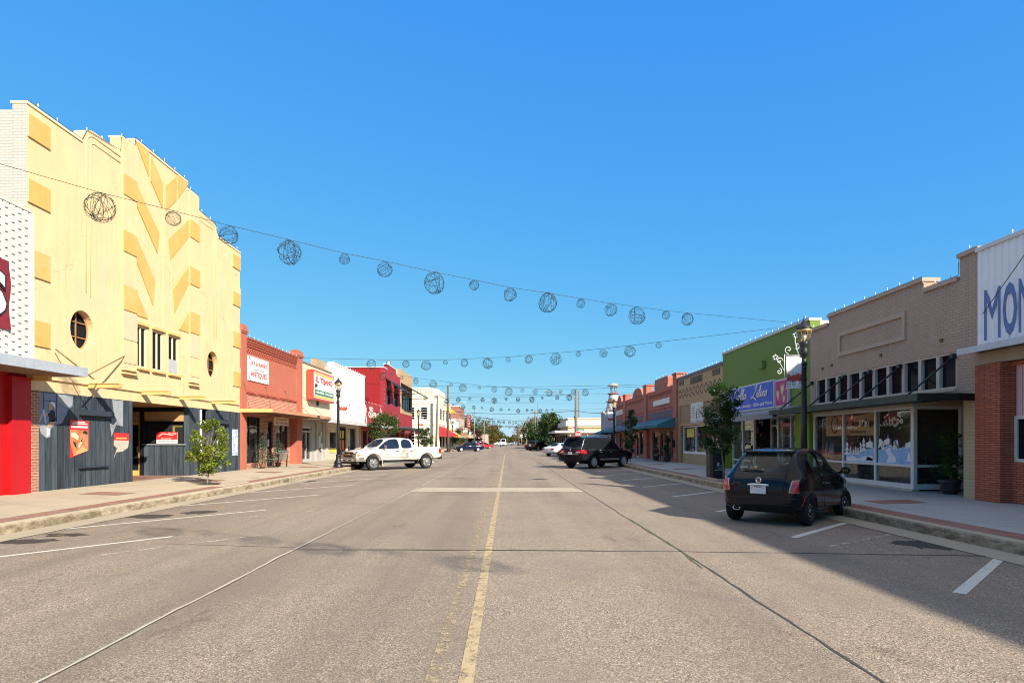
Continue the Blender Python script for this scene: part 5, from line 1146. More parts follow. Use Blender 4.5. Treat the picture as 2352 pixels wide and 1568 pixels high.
for u0, u1, z0, z1, tx, lab in ((41.0, 45.5, 4.22, 4.6, 'A TROPICAL HAVEN', 'long white sign reading A Tropical Haven on red brick'), (57.7, 61.0, 4.2, 4.62, '', 'white sign with faint script at the far end of the red brick row')):
    p = thing('shop_sign', lab, 'sign', FR.P(u0, .05, z0)); m = MB(); FR.box(m, u0, u1, .02, .08, z0, z1); m.build('board', M_signw, p)
    m = MB()
    if tx: FR.text(m, tx, (u0 + u1) / 2, (z0 + z1) / 2, .24, .084, (u1 - u0) * .86, bold=.01)
    else: scribble(FR, m, u0 + .3, u1 - .3, (z0 + z1) / 2, .2, .08, 10, 3); m.build('lettering', label_mat('grey_blue_print', (.16, .19, .26)), p)
FB = Fac('R', XR + .15)
holes = [(40.4, 41.6, .5, 2.4), (42.0, 43.0, BASE, 2.4), (43.6, 44.4, .5, 2.4), (45.2, 46.8, .6, 2.4), (49.2, 51.2, .6, 2.4), (51.6, 52.9, BASE, 2.4), (53.3, 55.6, .6, 2.4), (57.6, 59, .6, 2.4), (59.3, 60.4, BASE, 2.4)]
m = FB.wall(rect(A + .9, B, BASE - .05, 2.6), [rect(*q) for q in holes], -.2, 0); m.build('shop_front', M_rb, t)
M_teal = plain('teal_frame', (.10, .22, .22), .5, .1)
for k, q in enumerate(holes): window(FB, t, *q, -.06, M_teal if k < 4 else (M_sgry if k % 2 else M_dark), M_dgl, .09, name='door' if q[2] == BASE else 'window')
inner(FB, t, A + .9, B, -.22, BASE, 2.5)
P_ = FR.P
def stripes_mat(name, a, b, k):
    t_ = NT(name); sp = t_.n('ShaderNodeSeparateXYZ'); t_.l(t_.pos(), sp.inputs[0]); f = t_.math('LESS_THAN', t_.math('FRACT', t_.math('MULTIPLY', sp.outputs[1], k)), .5); n = t_.noise(t_.pos(), 2, 4)
    return t_.done(t_.mix(t_.math('MULTIPLY', n, .3), t_.mix(f, a, b), dk(a, .5)), .8)
def awning(par, u0, u1, zt, zb, o_, mat, val=.2, endm=None, fac=FR):
    m = MB(); Q = lambda a, b, c: fac.P(b, a, c)
    m.prism(Q, [(.02, zt), (o_, zb), (o_, zb - val), (o_ - .02, zb - val), (o_ - .02, zb - .03), (.02, zt - .03)], u0, u1); a = m.build('awning', mat, par)
    m = MB(); m.prism(Q, [(.03, zt - .03), (o_ - .02, zb - .03), (o_ - .02, zb - val), (.03, zb - val)], u0 - .02, u0 - .002); m.build('end_flap', endm or mat, a); return a
M_tealc = plain('teal_canvas', (.035, .16, .20), .75, .12, streak=.15)
awning(t, 39.5, 47.6, 3.24, 2.72, 1.25, M_tealc, .18); awning(t, 47.7, 56.3, 3.2, 2.72, 1.2, stripes_mat('striped_canvas', (.02, .05, .11), (.16, .22, .30), 1.1), .2, M_tealc); awning(t, 56.4, 61.5, 3.2, 2.7, 1.2, M_tealc, .2)
for u in (41.2, 43.4):
    m = MB(); m.lathe([(.0, -.1), (.08, -.07), (.1, 0), (.07, .08), (.02, .1), (.015, .25)], FB.P(u, .25, 2.15), 12); m.build('globe_lamp', plain('white_globe', (.8, .78, .72), .3, .02, bump=0), t)  # globes in plain white
m = MB(); FR.box(m, 39.5, 39.8, .1, .3, 1.25, 1.75); m.build('mail_box', M_black, t, bevel=.03)
lights_along(FR, [(A + 1, 5.37), (41.7, 5.37), (41.75, 6.13), (45.2, 6.13), (45.45, 5.4), (47.6, 5.4)], 16, .02, 'the shaped parapet of the red brick row')
# ------------------------------------------------------------------ grey corner shop with lighthouse turret
A, B = 61.51, 71.4
t = thing('shop_building', 'grey corner shop with a white lighthouse turret on its roof', 'shop', (XR, 66, 0))
m = FR.wall(rect(A, B, BASE - .1, 4.85), [rect(62.5, 65, .6, 2.4), rect(65.6, 67, BASE, 2.4), rect(67.6, 70.6, .6, 2.4)], -.36, 0); m.build('wall', plain('grey_corner_wall', (.34, .33, .36), .8, .1, streak=.1), t)
for q in ((62.5, 65, .6, 2.4), (65.6, 67, BASE, 2.4), (67.6, 70.6, .6, 2.4)): window(FR, t, *q, -.1, M_dark, M_dgl, .1)
shell(FR, t, A + .01, B - .01, -.37, 13, 0, 4.7, plain('white_side', (.74, .71, .66), .8, .08))
m = MB(); FR.box(m, A, B + .1, -.5, .12, 4.86, 5.0); m.build('coping', M_wtrim, t)
awning(t, 61.6, 66.3, 3.1, 2.55, 1.5, M_tealc, .15); awning(t, 66.4, 71.0, 2.75, 2.35, 1.5, stripes_mat('blue_striped_canvas', (.02, .03, .16), (.05, .08, .3), .9), .2)
c = FR.P(66.5, -.6, 4.9); m = MB(); m.lathe([(.85, 0), (.62, 1.0)], c, 16); m.lathe([(.58, 1.08), (.48, 1.85)], c, 16); o = m.build('lighthouse_turret', plain('white_turret', (.52, .49, .43), .7, .08), t)
m = MB(); m.lathe([(.78, .98), (.80, 1.0), (.80, 1.07), (.6, 1.09)], c, 16); m.lathe([(.6, 1.83), (.64, 1.86), (.64, 1.93), (.4, 1.95)], c, 16); m.build('red_gallery', plain('faded_red_gallery', (.40, .10, .07), .7), o)
m = MB()
for k in range(6): a = k * PI / 3; m.tube([(c[0] + .33 * math.cos(a), c[1] + .33 * math.sin(a), c[2] + 1.95), (c[0] + .33 * math.cos(a), c[1] + .33 * math.sin(a), c[2] + 2.7)], .03, 5)
m.build('lantern_post', plain('grey_post', (.3, .3, .3), .6), o)
m = MB(); m.lathe([(.66, 2.68), (.66, 2.74), (.3, 2.98), (.0, 3.06)], c, 16); m.build('turret_cap', plain('grey_tan_cap', (.40, .36, .30), .7), o)
# ================================================================== street furniture
M_post = plain('post_black_paint', (.012, .013, .018), .45, .15, bump=.05, spec=.5)
M_gold = plain('lantern_gold_band', (.48, .33, .13), .4, .1, metal=.5, bump=0)
M_lglass = glass('lantern_glass', (.95, .93, .86), .8, .05, .10)
def lamp_proto():
    t = thing('street_lamp', '-', 'street lamp', (0, 0, 0), 'black street lamps along both pavements')
    L = dict(local=True)
    m = MB(); m.lathe([(.27, 0), (.27, .05), (.23, .10), (.21, .2), (.24, .26), (.19, .34), (.14, .42), (.12, .62), (.14, .66), (.11, .72)], n=16)
    for k in range(8): a = k * PI / 4; m.lathe([(.03, 0), (.03, .06), (.0, .07)], (.25 * math.cos(a), .25 * math.sin(a), .05), 6)
    m.build('base', M_post, t, **L)
    m = MB(); m.lathe([(.095, .7), (.08, 2.0), (.065, 3.6), (.085, 3.62), (.085, 3.70), (.06, 3.72), (.06, 3.86), (.09, 3.88), (.12, 3.98), (.10, 4.06), (.10, 4.14), (.13, 4.22), (.13, 4.27)], n=16)
    for z in (3.2, 3.5): m.lathe([(.066, z), (.082, z + .01), (.082, z + .05), (.066, z + .06)], n=16)
    m.build('pole', M_post, t, **L)
    sh_ = lambda m: (setattr(m, 'v', [(a * .74, b * .74, 4.27 + (c - 4.19) * .74) if c > 4.185 else (a, b, c) for a, b, c in m.v]), m)[1]
    m = MB(); m.lathe([(.15, 4.19), (.22, 4.36), (.255, 4.55), (.25, 4.66)], n=16); g = sh_(m).build('lantern_globe', M_lglass, t, **L)
    m = MB(); m.lathe([(.05, 4.2), (.05, 4.3), (.07, 4.32), (.075, 4.5), (.03, 4.56)], n=10); sh_(m).build('bulb', plain('frosted_bulb', (.82, .8, .74), .4, .02, bump=0), g, **L)
    m = MB(); m.lathe([(.262, 4.57), (.285, 4.59), (.285, 4.68), (.262, 4.70)], n=16)
    for k in range(8): a = k * PI / 4; m.tube([(r_ * math.cos(a), r_ * math.sin(a), z) for r_, z in ((.16, 4.19), (.23, 4.36), (.265, 4.55), (.265, 4.6))], .012, 5)
    sh_(m).build('lantern_cage', M_gold, t, **L)
    m = MB(); m.lathe([(.30, 4.69), (.29, 4.73), (.2, 4.84), (.11, 4.92), (.08, 5.0), (.05, 5.02), (.045, 5.07), (.02, 5.1), (.012, 5.2), (.0, 5.22)], n=16); sh_(m).build('lantern_roof', M_post, t, **L)
    return t
M_brk = plain('bracket_white_paint', (.72, .72, .69), .5, .08, bump=0)
def squeeze(m): m.v = [(a * .72, b, 2.95 + (c - 2.05) * .78) for a, b, c in m.v]; return m
def banner_proto(s_):
    """iron scroll bracket in white with a winter banner hung from it; s_ = side it hangs to"""
    t = thing('street_banner', '-', 'banner', (0, 0, 0), 'winter banners hung from the street lamps')
    L = dict(local=True); m = MB()
    X = lambda a: s_ * a
    m.tube([(X(.05), 0, 3.25), (X(.75), 0, 3.25)], .016, 6); m.tube([(X(.05), 0, 2.05), (X(.72), 0, 2.05)], .014, 6); m.tube([(X(.78), 0, 3.3), (X(.78), 0, 2.4)], .015, 6)
    def spiral(cx, cz, r0, a0, turns, sg): return [(X(cx + (r0 * (1 - k / 26)) * math.cos(R(a0) + sg * k / 24 * turns * 2 * PI)), 0, cz + (r0 * (1 - k / 26)) * math.sin(R(a0) + sg * k / 24 * turns * 2 * PI)) for k in range(25)]
    for q in ((.62, 3.47, .16, -90, 1.2, 1), (.98, 3.05, .14, 180, 1.2, -1), (1.0, 2.66, .12, 100, 1.2, 1), (.28, 3.62, .13, -60, 1.1, -1)): m.tube(spiral(*q), .017, 5)
    m.tube([(X(.2), 0, 3.26), (X(.3), 0, 3.5), (X(.36), 0, 3.8), (X(.34), 0, 3.95)], .018, 5); m.tube([(X(.8), 0, 2.7), (X(.95), 0, 2.95), (X(1.12), 0, 3.15)], .016, 5)
    for cx, cz in ((.34, 4.0), (1.15, 3.18)):
        for k in range(5): a = k * 2 * PI / 5 + .3; m.lathe([(.0, -.05), (.05, 0), (.0, .05)], (X(cx + .08 * math.cos(a)), 0, cz + .08 * math.sin(a)), 6)
    squeeze(m).build('scroll_bracket', M_brk, t, **L)
    m = MB(); n = 8; vs = []
    for i in range(n + 1):
        for j in range(9): vs.append((X(.1 + .6 * i / n), .02 * math.sin(j * .8 + i * .3), 2.07 + 1.17 * j / 8))
    m.add(vs, [(i * 9 + j, (i + 1) * 9 + j, (i + 1) * 9 + j + 1, i * 9 + j + 1) for i in range(n) for j in range(8)], True)
    tn = NT('banner_print'); sp = tn.n('ShaderNodeSeparateXYZ'); v = tn.obj(); tn.l(v, sp.inputs[0]); nn = tn.noise(v, 9, 5, .7)
    low = tn.ramp(sp.outputs[2], [(0., 1.), (1., 0.)]); z_ = tn.math('MULTIPLY', tn.math('SUBTRACT', sp.outputs[2], 2.97), 1.28)
    band = tn.math('SUBTRACT', 1, tn.math('MULTIPLY', tn.math('ABSOLUTE', tn.math('SUBTRACT', z_, .36)), 4.5))
    col = tn.mix(tn.ramp(tn.math('ADD', tn.math('MULTIPLY', band, .35), nn), [(.62, 0.), (.70, 1.)]), (.72, .72, .72), (.50, .05, .035))
    col = tn.mix(tn.ramp(tn.math('ADD', tn.math('MULTIPLY', tn.math('SUBTRACT', .62, z_), .25), tn.noise(v, 22, 4)), [(.60, 0.), (.66, .7)]), col, (.12, .11, .12))
    squeeze(m).build('banner_cloth', tn.done(col, .7), t, **L)
    return t
lp = lamp_proto()
lamps = [(-9.35, 34.0, 'black street lamp on the left pavement behind the nose of the white pickup', 'R', 'winter banner on the lamp beside the white pickup at left'),
         (-9.75, 67.5, 'black street lamp by the far end of the white pickup, near the cream corner building', 'R', 'winter banner in front of the cream corner building'),
         (-9.8, 110, 'small black street lamp beyond the cross street behind the red awning', 'R', 'small winter banner beyond the cross street at left'),
         (-10.2, 140, 'distant black street lamp near the orange awning', 'R', 'distant winter banner near the red brick block'),
         (-10.3, 166, 'farthest black street lamp on the left pavement', 'R', 'farthest winter banner on the left pavement'),
         (8.55, 17.7, 'tall black street lamp on the right pavement behind the small black car', 'L', 'winter banner in front of the green shop on a white scroll bracket'),
         (8.95, 51.5, 'black street lamp rising behind the black sport utility car at right', 'L', 'winter banner in front of the red brick row'),
         (9.1, 82.0, 'black street lamp beside the stop sign at the right corner', 'L', 'winter banner by the stop sign in front of the cream corner shop'),
         (9.2, 118, 'distant black street lamp by the round tree at right', 'L', 'distant winter banner beside the round tree')]
bp = {'R': banner_proto(1), 'L': banner_proto(-1)}; used = {}
for k, (x, y, lab, sd, lab2) in enumerate(lamps):
    z = pav_z(x)
    o = lp if k == 0 else copy_tree(lp); o.location = (x, y, z); o['label'] = lab
    b = bp[sd] if sd not in used else copy_tree(bp[sd]); used[sd] = 1
    b.location = (x, y, z); b['label'] = lab2
# litter bin with the town's lettering
def bin_(x, y, lab):
    z = pav_z(x); t = thing('litter_bin', lab, 'litter bin', (x, y, z)); m = MB()
    a = .29
    pr = [(-a, -.2), (-.2, -a), (.2, -a), (a, -.2), (a, .2), (.2, a), (-.2, a), (-a, .2)]
    Q = lambda u, w_, zz: (x + u, y + zz, z + w_)
    m.prism(Q, pr, .0, .92); m.prism(Q, [(u * 1.05, v * 1.05) for u, v in pr], .92, .97); m.prism(Q, [(u * 1.02, v * 1.02) for u, v in pr], .0, .05)
    m.build('body', M_black, t)
    m = MB(); m.prism(Q, [(u * .98, v * .98) for u, v in pr], .97, 1.12); m.prism(Q, [(u * .8, v * .8) for u, v in pr], 1.12, 1.17); m.build('lid', M_black, t)
    m = MB(); m.box(x - .16, x + .16, y - .29, y - .282, z + .99, z + 1.09); m.build('opening', plain('bin_opening', (.10, .11, .05), .7), t)
    f = Fac('S', y - .29); m = MB(); f.text(m, 'R', x + .0, z + .56, .14, .002, .11, shear=.3); f.text(m, 'Rosenberg', x + .08, z + .5, .06, .002, .26, shear=.2); f.text(m, 'Texas', x + .08, z + .41, .05, .002, .18); f.text(m, 'Historic Downtown', x + .03, z + .34, .04, .002, .3); m.build('lettering', M_lwht, t)
    return t
bin_(8.05, 23.75, 'black litter bin with white lettering on the right pavement behind the small black car')
bin_(-9.0, 94.8, 'dark litter bin beside the brown pole at the far left corner')
# benches
def bench(x, y, z, rz, lab, mat):
    t = thing('bench', lab, 'bench', (x, y, z), None, rz); L = dict(local=True)
    m = MB()
    for k in range(5): m.box(-.65, .65, -.2 + k * .1, -.12 + k * .1, .42, .45)
    m.build('seat', mat, t, **L); m = MB()
    for k in range(7): m.bar((-.6 + k * .2, .27, .48), (-.6 + k * .2, .34, .84), .03, .02)
    m.bar((-.65, .34, .85), (.65, .34, .85), .05, .05); m.bar((-.65, .26, .48), (.65, .26, .48), .04, .03); m.build('backrest', mat, t, **L)
    for s_ in (-1, 1):
        m = MB(); m.bar((s_ * .62, -.2, 0), (s_ * .62, -.2, .64), .05, .04); m.bar((s_ * .62, .26, 0), (s_ * .62, .30, .66), .05, .04); m.bar((s_ * .62, -.22, .65), (s_ * .62, .32, .65), .06, .03); m.build('leg_frame', M_black, t, **L)
bench(XL + .55, 32.2, BASE, R(-90), 'dark bench with grey slats in front of the antiques shop', plain('grey_green_slats', (.16, .18, .16), .7))
bench(XR - .55, 41.6, BASE, R(90), 'black metal bench in front of the red brick row', plain('black_slats', (.02, .02, .022), .5))

# ------------------------------------------------------------------ trees
M_bark = plain('grey_bark', (.30, .25, .19), .9, .3, scale=8, bump=.6); M_dbark = plain('dark_bark', (.09, .07, .05), .9, .3, scale=6, bump=.6)
LF1 = leafmat('fresh_green_leaves', (.045, .09, .012), (.30, .34, .045)); LF2 = leafmat('dark_green_leaves', (.014, .04, .014), (.06, .115, .03))
LF3 = leafmat('grey_green_needles', (.035, .06, .045), (.12, .15, .11)); LF4 = leafmat('olive_leaves', (.035, .05, .014), (.14, .13, .035)); LF5 = leafmat('autumn_leaves', (.08, .05, .015), (.24, .15, .04)); LF6 = leafmat('mid_green_leaves', (.018, .045, .014), (.09, .13, .03))
def leaves(m, c, r_, n, size, rg, flat=1.0, asp=.55):
    for _ in range(n):
        d = Vector((rg.gauss(0, 1), rg.gauss(0, 1), rg.gauss(0, 1))); d.normalize(); d *= r_ * rg.random() ** .45; d.z *= flat
        p = Vector(c) + d; a = Vector((rg.uniform(-1, 1), rg.uniform(-1, 1), rg.uniform(-.7, .7))).normalized(); b = a.cross(Vector((rg.uniform(-1, 1), rg.uniform(-1, 1), rg.uniform(-1, 1)))).normalized()
        s_ = size * rg.uniform(.6, 1.3); m.add([p - a * s_, p + b * s_ * asp, p + a * s_, p - b * s_ * asp], [(0, 1, 2, 3)])
def tree(lab, x, y, z, h, trunk_h, rad, seed, leaf, n=3500, ls=.05, tr=.06, bark=None, clumps=26, squash=1.0, lean=(0, 0), name='street_tree', group=None, cl_r=.32, low=.0, stems=1):
    rg = random.Random(seed); t = thing(name, lab, 'tree', (x, y, z), group); L = dict(local=True); bark = bark or M_bark
    m = MB(); ch = h - trunk_h; cz = trunk_h + ch * .5; ends = []
    top_ = (lean[0], lean[1], trunk_h + ch * .3)
    for s_ in range(stems):
        o_ = rg.uniform(-.15, .15) * (stems > 1)
        m.tube([(o_, 0, -.05), (o_ * 2 + lean[0] * .3 + rg.uniform(-.03, .03), lean[1] * .3, trunk_h * .5), (lean[0] * .7 + o_ * 3, lean[1] * .7, trunk_h), (top_[0] + o_ * 4, top_[1], top_[2])], [tr * 1.15, tr * .9, tr * .75, tr * .45], 8)
    for k in range(clumps):
        a = rg.uniform(0, 2 * PI); v = rg.uniform(-1, 1); rr = rad * math.sqrt(max(0, 1 - (v * .93) ** 2)) * rg.uniform(.35, 1.0)
        e = Vector((lean[0] + rr * math.cos(a), lean[1] + rr * math.sin(a), cz + v * ch * .5 * squash)); ends.append(e)
        s0 = Vector((lean[0] * .6, lean[1] * .6, trunk_h * rg.uniform(.85, 1.0) + max(0, (e.z - trunk_h)) * .3)); md = (s0 + e) / 2 + Vector((0, 0, .08 * h * rg.uniform(-.3, .8)))
        m.tube([s0, md, e], [tr * .4, tr * .25, tr * .1], 5)
    m.build('trunk', bark, t, **L)
    m = MB()
    for e in ends: leaves(m, e, rad * cl_r * rg.uniform(.6, 1.25), n // clumps, ls, rg, .8)
    m.build('crown', leaf, t, fix=False, **L); return t
def soil_ring(x, y, lab=None):
    m = MB(); z = pav_z(x); m.add([(x + .42 * math.cos(k * PI / 12) * random.Random(k).uniform(.9, 1.1), y + .5 * math.sin(k * PI / 12), z + .006) for k in range(24)], [tuple(range(24))]); return m
m = soil_ring(-10.03, 20.5); mm = soil_ring(8.25, 23.2); m.add(mm.v, mm.f); struct(m.build('tree_pit', plain('pit_soil', (.06, .045, .035), .95, .4, scale=9), fix=False))
m = MB(); z = pav_z(-9.4); m.box(-10.5, -9.05, 19.6, 19.72, z - .05, z + .03); m.box(-9.17, -9.05, 19.72, 21.5, z - .05, z + .04); z = pav_z(8); m.box(7.62, 7.75, 22.4, 24.4, z - .05, z + .06); m.box(7.75, 8.9, 22.3, 22.42, z - .05, z + .06); struct(m.build('pit_kerb', M_walk))
tree('small bright green street tree on the left pavement before the theatre', -10.03, 20.5, .23, 2.1, .42, .68, 5, LF1, 5600, .042, .03, clumps=60, cl_r=.30, lean=(.1, 0))
tree('dark leafy street tree on the right pavement in front of the buff brick shop', 8.2, 23.3, .22, 3.55, .9, .66, 8, LF2, 9000, .042, .03, clumps=60, cl_r=.36, lean=(-.08, 0))
t_ = [o for o in COL.objects if o.name.startswith('street_tree')][-1]
tree('bushy street tree rising behind the cab of the white pickup', -9.7, 48.5, .22, 3.45, 1.4, 1.3, 11, LF6, 3800, .075, .07, clumps=40, cl_r=.33)
tree('small street tree behind the bed of the white pickup near the lamp', -9.9, 73.5, .22, 2.9, .9, 1.15, 12, LF6, 2200, .08, .05, clumps=24)
tree('slim dark street tree in front of the striped awning at right', 8.6, 43.0, .22, 3.5, .9, .62, 13, LF2, 2600, .06, .04, clumps=26, cl_r=.4)
tree('leafy street tree under the green striped awning far left', -9.6, 118, .22, 3.6, 1.0, 1.9, 14, LF6, 1900, .13, .08, clumps=22)
tree('round dark green tree on a pale trunk before the white canopy shop at right', 8.1, 116, .22, 6.4, 2.6, 2.6, 15, LF6, 4200, .17, .12, clumps=34, cl_r=.4)
tree('dark bushy evergreen left of the round tree on the right side', 6.6, 140, 0, 5.6, .8, 2.6, 16, LF2, 2600, .22, .15, M_dbark, clumps=26, cl_r=.45, name='evergreen_tree')
tree('second dark evergreen right behind the round tree', 9.4, 136, 0, 4.6, .8, 2.4, 17, LF2, 2200, .22, .15, M_dbark, clumps=24, cl_r=.45, name='evergreen_tree')
tree('dark purple-brown shrub tree under the steel pole at left', -9.2, 172, 0, 5.0, 1.2, 2.6, 18, leafmat('purple_leaves', (.03, .016, .012), (.08, .045, .03)), 1500, .25, .15, M_dbark, clumps=20, name='shrub_tree')
far = [(-12.5, 215, 15, 7.5, 4, 'tall olive tree behind the brick tower block'), (-17, 240, 14, 6, 4, 'tall olive tree left of the pink building'), (-22, 250, 12, 6, 5, 'dull brown tree over the pink building roof'), (-11.5, 262, 11, 5, 4, 'olive tree at the right edge of the pink building'), (-7.5, 268, 17, 4.6, 5, 'tall autumn-brown tree left of the street end'), (-8.5, 295, 12, 6.5, 4, 'broad olive tree left of the street end'), (-6.6, 340, 11, 5.5, 4, 'lower green tree close to the left street edge'),
       (9.5, 262, 18, 5.4, 5, 'tall autumn-brown tree behind the railway crossing'), (15, 250, 17, 6.5, 4, 'tall olive tree right of the crossbuck signs'), (21, 255, 13, 6.5, 4, 'olive tree behind the dark evergreens'), (13, 300, 13, 6, 4, 'broad green tree beyond the right poles'), (8.8, 345, 8, 4, 5, 'low brown tree at the right street end'), (31, 240, 12, 6, 4, 'pale green tree over the white canopy shop roof'), (42, 175, 11, 4, 6, 'bare grey-green treetop over the long cream roof')]
for k, (x, y, h, rad, kd, lab) in enumerate(far):
    h *= .62
    tree(lab, x, y, -.04, h, h * .2, rad, 40 + k, {4: LF4, 5: LF5, 6: LF6}[kd], 2300, .36 if y < 300 else .42, .25, M_dbark, clumps=26, cl_r=.42, name='broadleaf_tree', group='trees beyond the railway crossing')
rg = random.Random(77); m = MB()
for k in range(240):
    x = rg.uniform(-190, 190); y = rg.uniform(430, 620)
    if abs(x) < 6: continue
    hh = rg.uniform(6, 12)
    for j in range(3): leaves(m, (x + rg.uniform(-3, 3), y, hh * rg.uniform(.25, .8)), rg.uniform(2.5, 4.5), 14, 1.2, rg, .9)
for k in range(40): leaves(m, (rg.uniform(-12, 12), 700 + rg.uniform(0, 60), rg.uniform(1, 7)), 4, 30, 1.3, rg, .8)
o = m.build('woodland', LF4, None, fix=False, kind='stuff'); tag(o, 'hazy far-off wood closing the end of the street', 'woodland')
# little Christmas firs, bushy plants
def fir(x, y, z, h, r_, seed, lab):
    rg = random.Random(seed); t = thing('fir_tree', lab, 'tree', (x, y, z)); L = dict(local=True)
    m = MB(); m.lathe([(.12, 0), (.16, .22), (.14, .22)], n=12); m.build('pot', plain('brown_pot', (.16, .09, .05), .8), t, **L)
    m = MB(); m.tube([(0, 0, .2), (0, 0, h)], [.02, .006], 6); m.build('trunk', M_dbark, t, **L)
    m = MB()
    for k in range(60):
        f = (k + .5) / 60; zz = .25 + (h - .25) * f; rr = r_ * (1 - f) * 1.0 + .04; a = k * 2.4
        for j in range(3): leaves(m, (rr * .6 * math.cos(a + j * 2.1), rr * .6 * math.sin(a + j * 2.1), zz), rr * .5 + .03, 9, .05, rg, .6, .25)
    m.build('crown', LF3, t, fix=False, **L)
fir(XL + .35, 30.75, BASE, 1.75, .42, 1, 'small grey-green potted fir left of the antiques bench'); fir(XL + .25, 33.1, BASE, 1.5, .38, 2, 'small grey-green potted fir right of the antiques bench')
def potted(x, y, z, h, lab, seed, leaf=LF2, r_=.3, pot=(.05, .045, .045)):
    rg = random.Random(seed); t = thing('potted_plant', lab, 'plant', (x, y, z)); L = dict(local=True)
    m = MB(); m.lathe([(.15, 0), (.2, .1), (.24, .3), (.27, .32), (.26, .36), (.2, .36)], n=16); m.build('pot', plain('dark_glazed_pot', pot, .35), t, **L)
    m = MB(); m.tube([(0, 0, .3), (.02, 0, h * .9)], [.025, .01], 6); m.build('stem', M_dbark, t, **L); m = MB()
    for k in range(26):
        a, f = rg.uniform(0, 2 * PI), rg.random(); rr = r_ * rg.uniform(.2, 1) * (1.15 if f < .3 else .8); leaves(m, (rr * math.cos(a), rr * math.sin(a), .42 + (h - .42) * f), .14, 50, .05, rg, 1, .3)
    m.build('foliage', leaf, t, fix=False, **L)
potted(11.35, 15.75, BASE, 1.5, 'tall bushy plant in a dark glazed pot in the brown shop entry', 3, LF6)
potted(XR - .4, 43.3, BASE, 1.7, 'dark potted shrub left of the black bench at the red brick row', 4, LF2, .2); potted(XR - .4, 40.4, BASE, 1.6, 'dark potted shrub beside the mail box at the red brick row', 6, LF2, .2)
potted(-9.4, 125, .22, 1.4, 'flowering planter with red blooms on the far left pavement', 9, leafmat('red_flowers', (.03, .07, .02), (.5, .03, .03)), .5)

# ------------------------------------------------------------------ poles, signs, wires
M_pole = plain('brown_pole_timber', (.16, .105, .075), .9, .25, scale=1.5, streak=.3); M_gpole = plain('grey_pole_timber', (.19, .165, .14), .9, .25, scale=1.5, streak=.3); M_steel = plain('grey_steel_pole', (.20, .21, .22), .5, .1, metal=.3)
def pole(px, Y, py_top, lab, r_=.15, mat=None, lean=0, arm=None, X=None, cross=False, name='utility_pole', cat='pole'):
    x = (px - CX) * Y / F if X is None else X; zt = ZZ(Y, py_top); t = thing(name, lab, cat, (x, Y, 0), 'utility poles along the street'); mat = mat or M_pole
    m = MB(); m.tube([(x - lean, Y, -.05), (x, Y, zt)], [r_ * 1.1, r_ * .75], 10); m.build('shaft', mat, t)
    if arm:
        s_, L_, za = arm; m = MB(); m.tube([(x, Y, za - .9)] + [(x + s_ * L_ * f, Y, za - .9 + .95 * math.sin(f * PI / 2)) for f in (.15, .35, .6, .85, 1)], .035, 6); m.build('lamp_arm', M_steel, t)
        m = MB(); m.lathe([(.0, -.10), (.14, -.06), (.2, .0), (.14, .07), (0, .09)], (0, 0, 0), 12); 
        m.v = [(x + s_ * (L_ + .35) + a * 2.2, Y + b, za + .04 + c) for a, b, c in m.v]; m.build('lamp_head', plain('pale_lamp_head', (.55, .52, .46), .4), t)
    if cross:
        m = MB(); m.box(x - 1.1, x + 1.1, Y - .06, Y + .06, zt - .7, zt - .55)
        for a in (-1, -.5, .5, 1): m.lathe([(.04, 0), (.06, .1), (.02, .16)], (x + a, Y, zt - .55), 6)
        m.build('crossarm', mat, t)
    m = MB(); m.lathe([(r_ * 1.12, 0), (r_ * 1.12, .03)], (x, Y, zt * .45), 10); m.build('band', M_gal, t)
    return (x, Y, zt)
p1 = pole(1005, 88, 908, 'brown timber pole leaning in front of the cream corner building', .16, lean=.22)
p2 = pole(1029, 94.6, 885, 'tall brown timber pole with curved street light arm at the left corner', .2, arm=(1, 2.0, ZZ(94.6, 925)))
pole(1089.5, 150, 937, 'dark thin steel pole left of the far cars', .14, M_steel, name='steel_pole'); pole(1112, 176, 958, 'thin steel pole in front of the pink building', .13, M_steel, name='steel_pole')
p3 = pole(1323, 80.5, 893, 'thick grey timber pole with a street light behind the stop sign', .21, M_gpole, arm=(-1, 3.4, ZZ(80.5, 900)))
p4 = pole(1330, 110, 897, 'slim dark pole right behind the thick grey pole', .13, M_gpole)
p5 = pole(1270.5, 125, 947, 'short dark pole above the white canopy shop', .13, M_gpole); pole(1235, 165, 927, 'thin tall mast between the round tree and the evergreens', .1, M_steel, name='steel_pole'); pole(1229, 150, 942, 'dark pole above the dark evergreens', .2, M_gpole, cross=True)
pole(1224, 170, 958, 'second dark pole left of the evergreens', .16, M_gpole); pole(1212, 190, 960, 'thin pole in front of the brown tree at right', .12, M_gpole); pole(1189.5, 240, 979, 'timber pole at the right street end', .22, M_pole, cross=True); pole(1192, 225, 980, 'timber pole beside the railway signal', .2, M_pole); pole(1183, 300, 985, 'distant timber pole farther down the street', .2, M_pole, cross=True); pole(1180, 360, 990, 'farthest timber pole at the right street end', .2, M_pole, cross=True)
def wire(a, b, sag, lab, r_=.016, n=16, group='overhead power lines'):
    m = MB(); P = [(a[0] + (b[0] - a[0]) * f, a[1] + (b[1] - a[1]) * f, a[2] + (b[2] - a[2]) * f - sag * 4 * f * (1 - f)) for f in [k / n for k in range(n + 1)]]
    m.tube(P, r_, 5); return tag(m.build('power_line', M_cable, None, fix=False), lab, 'power line', group)
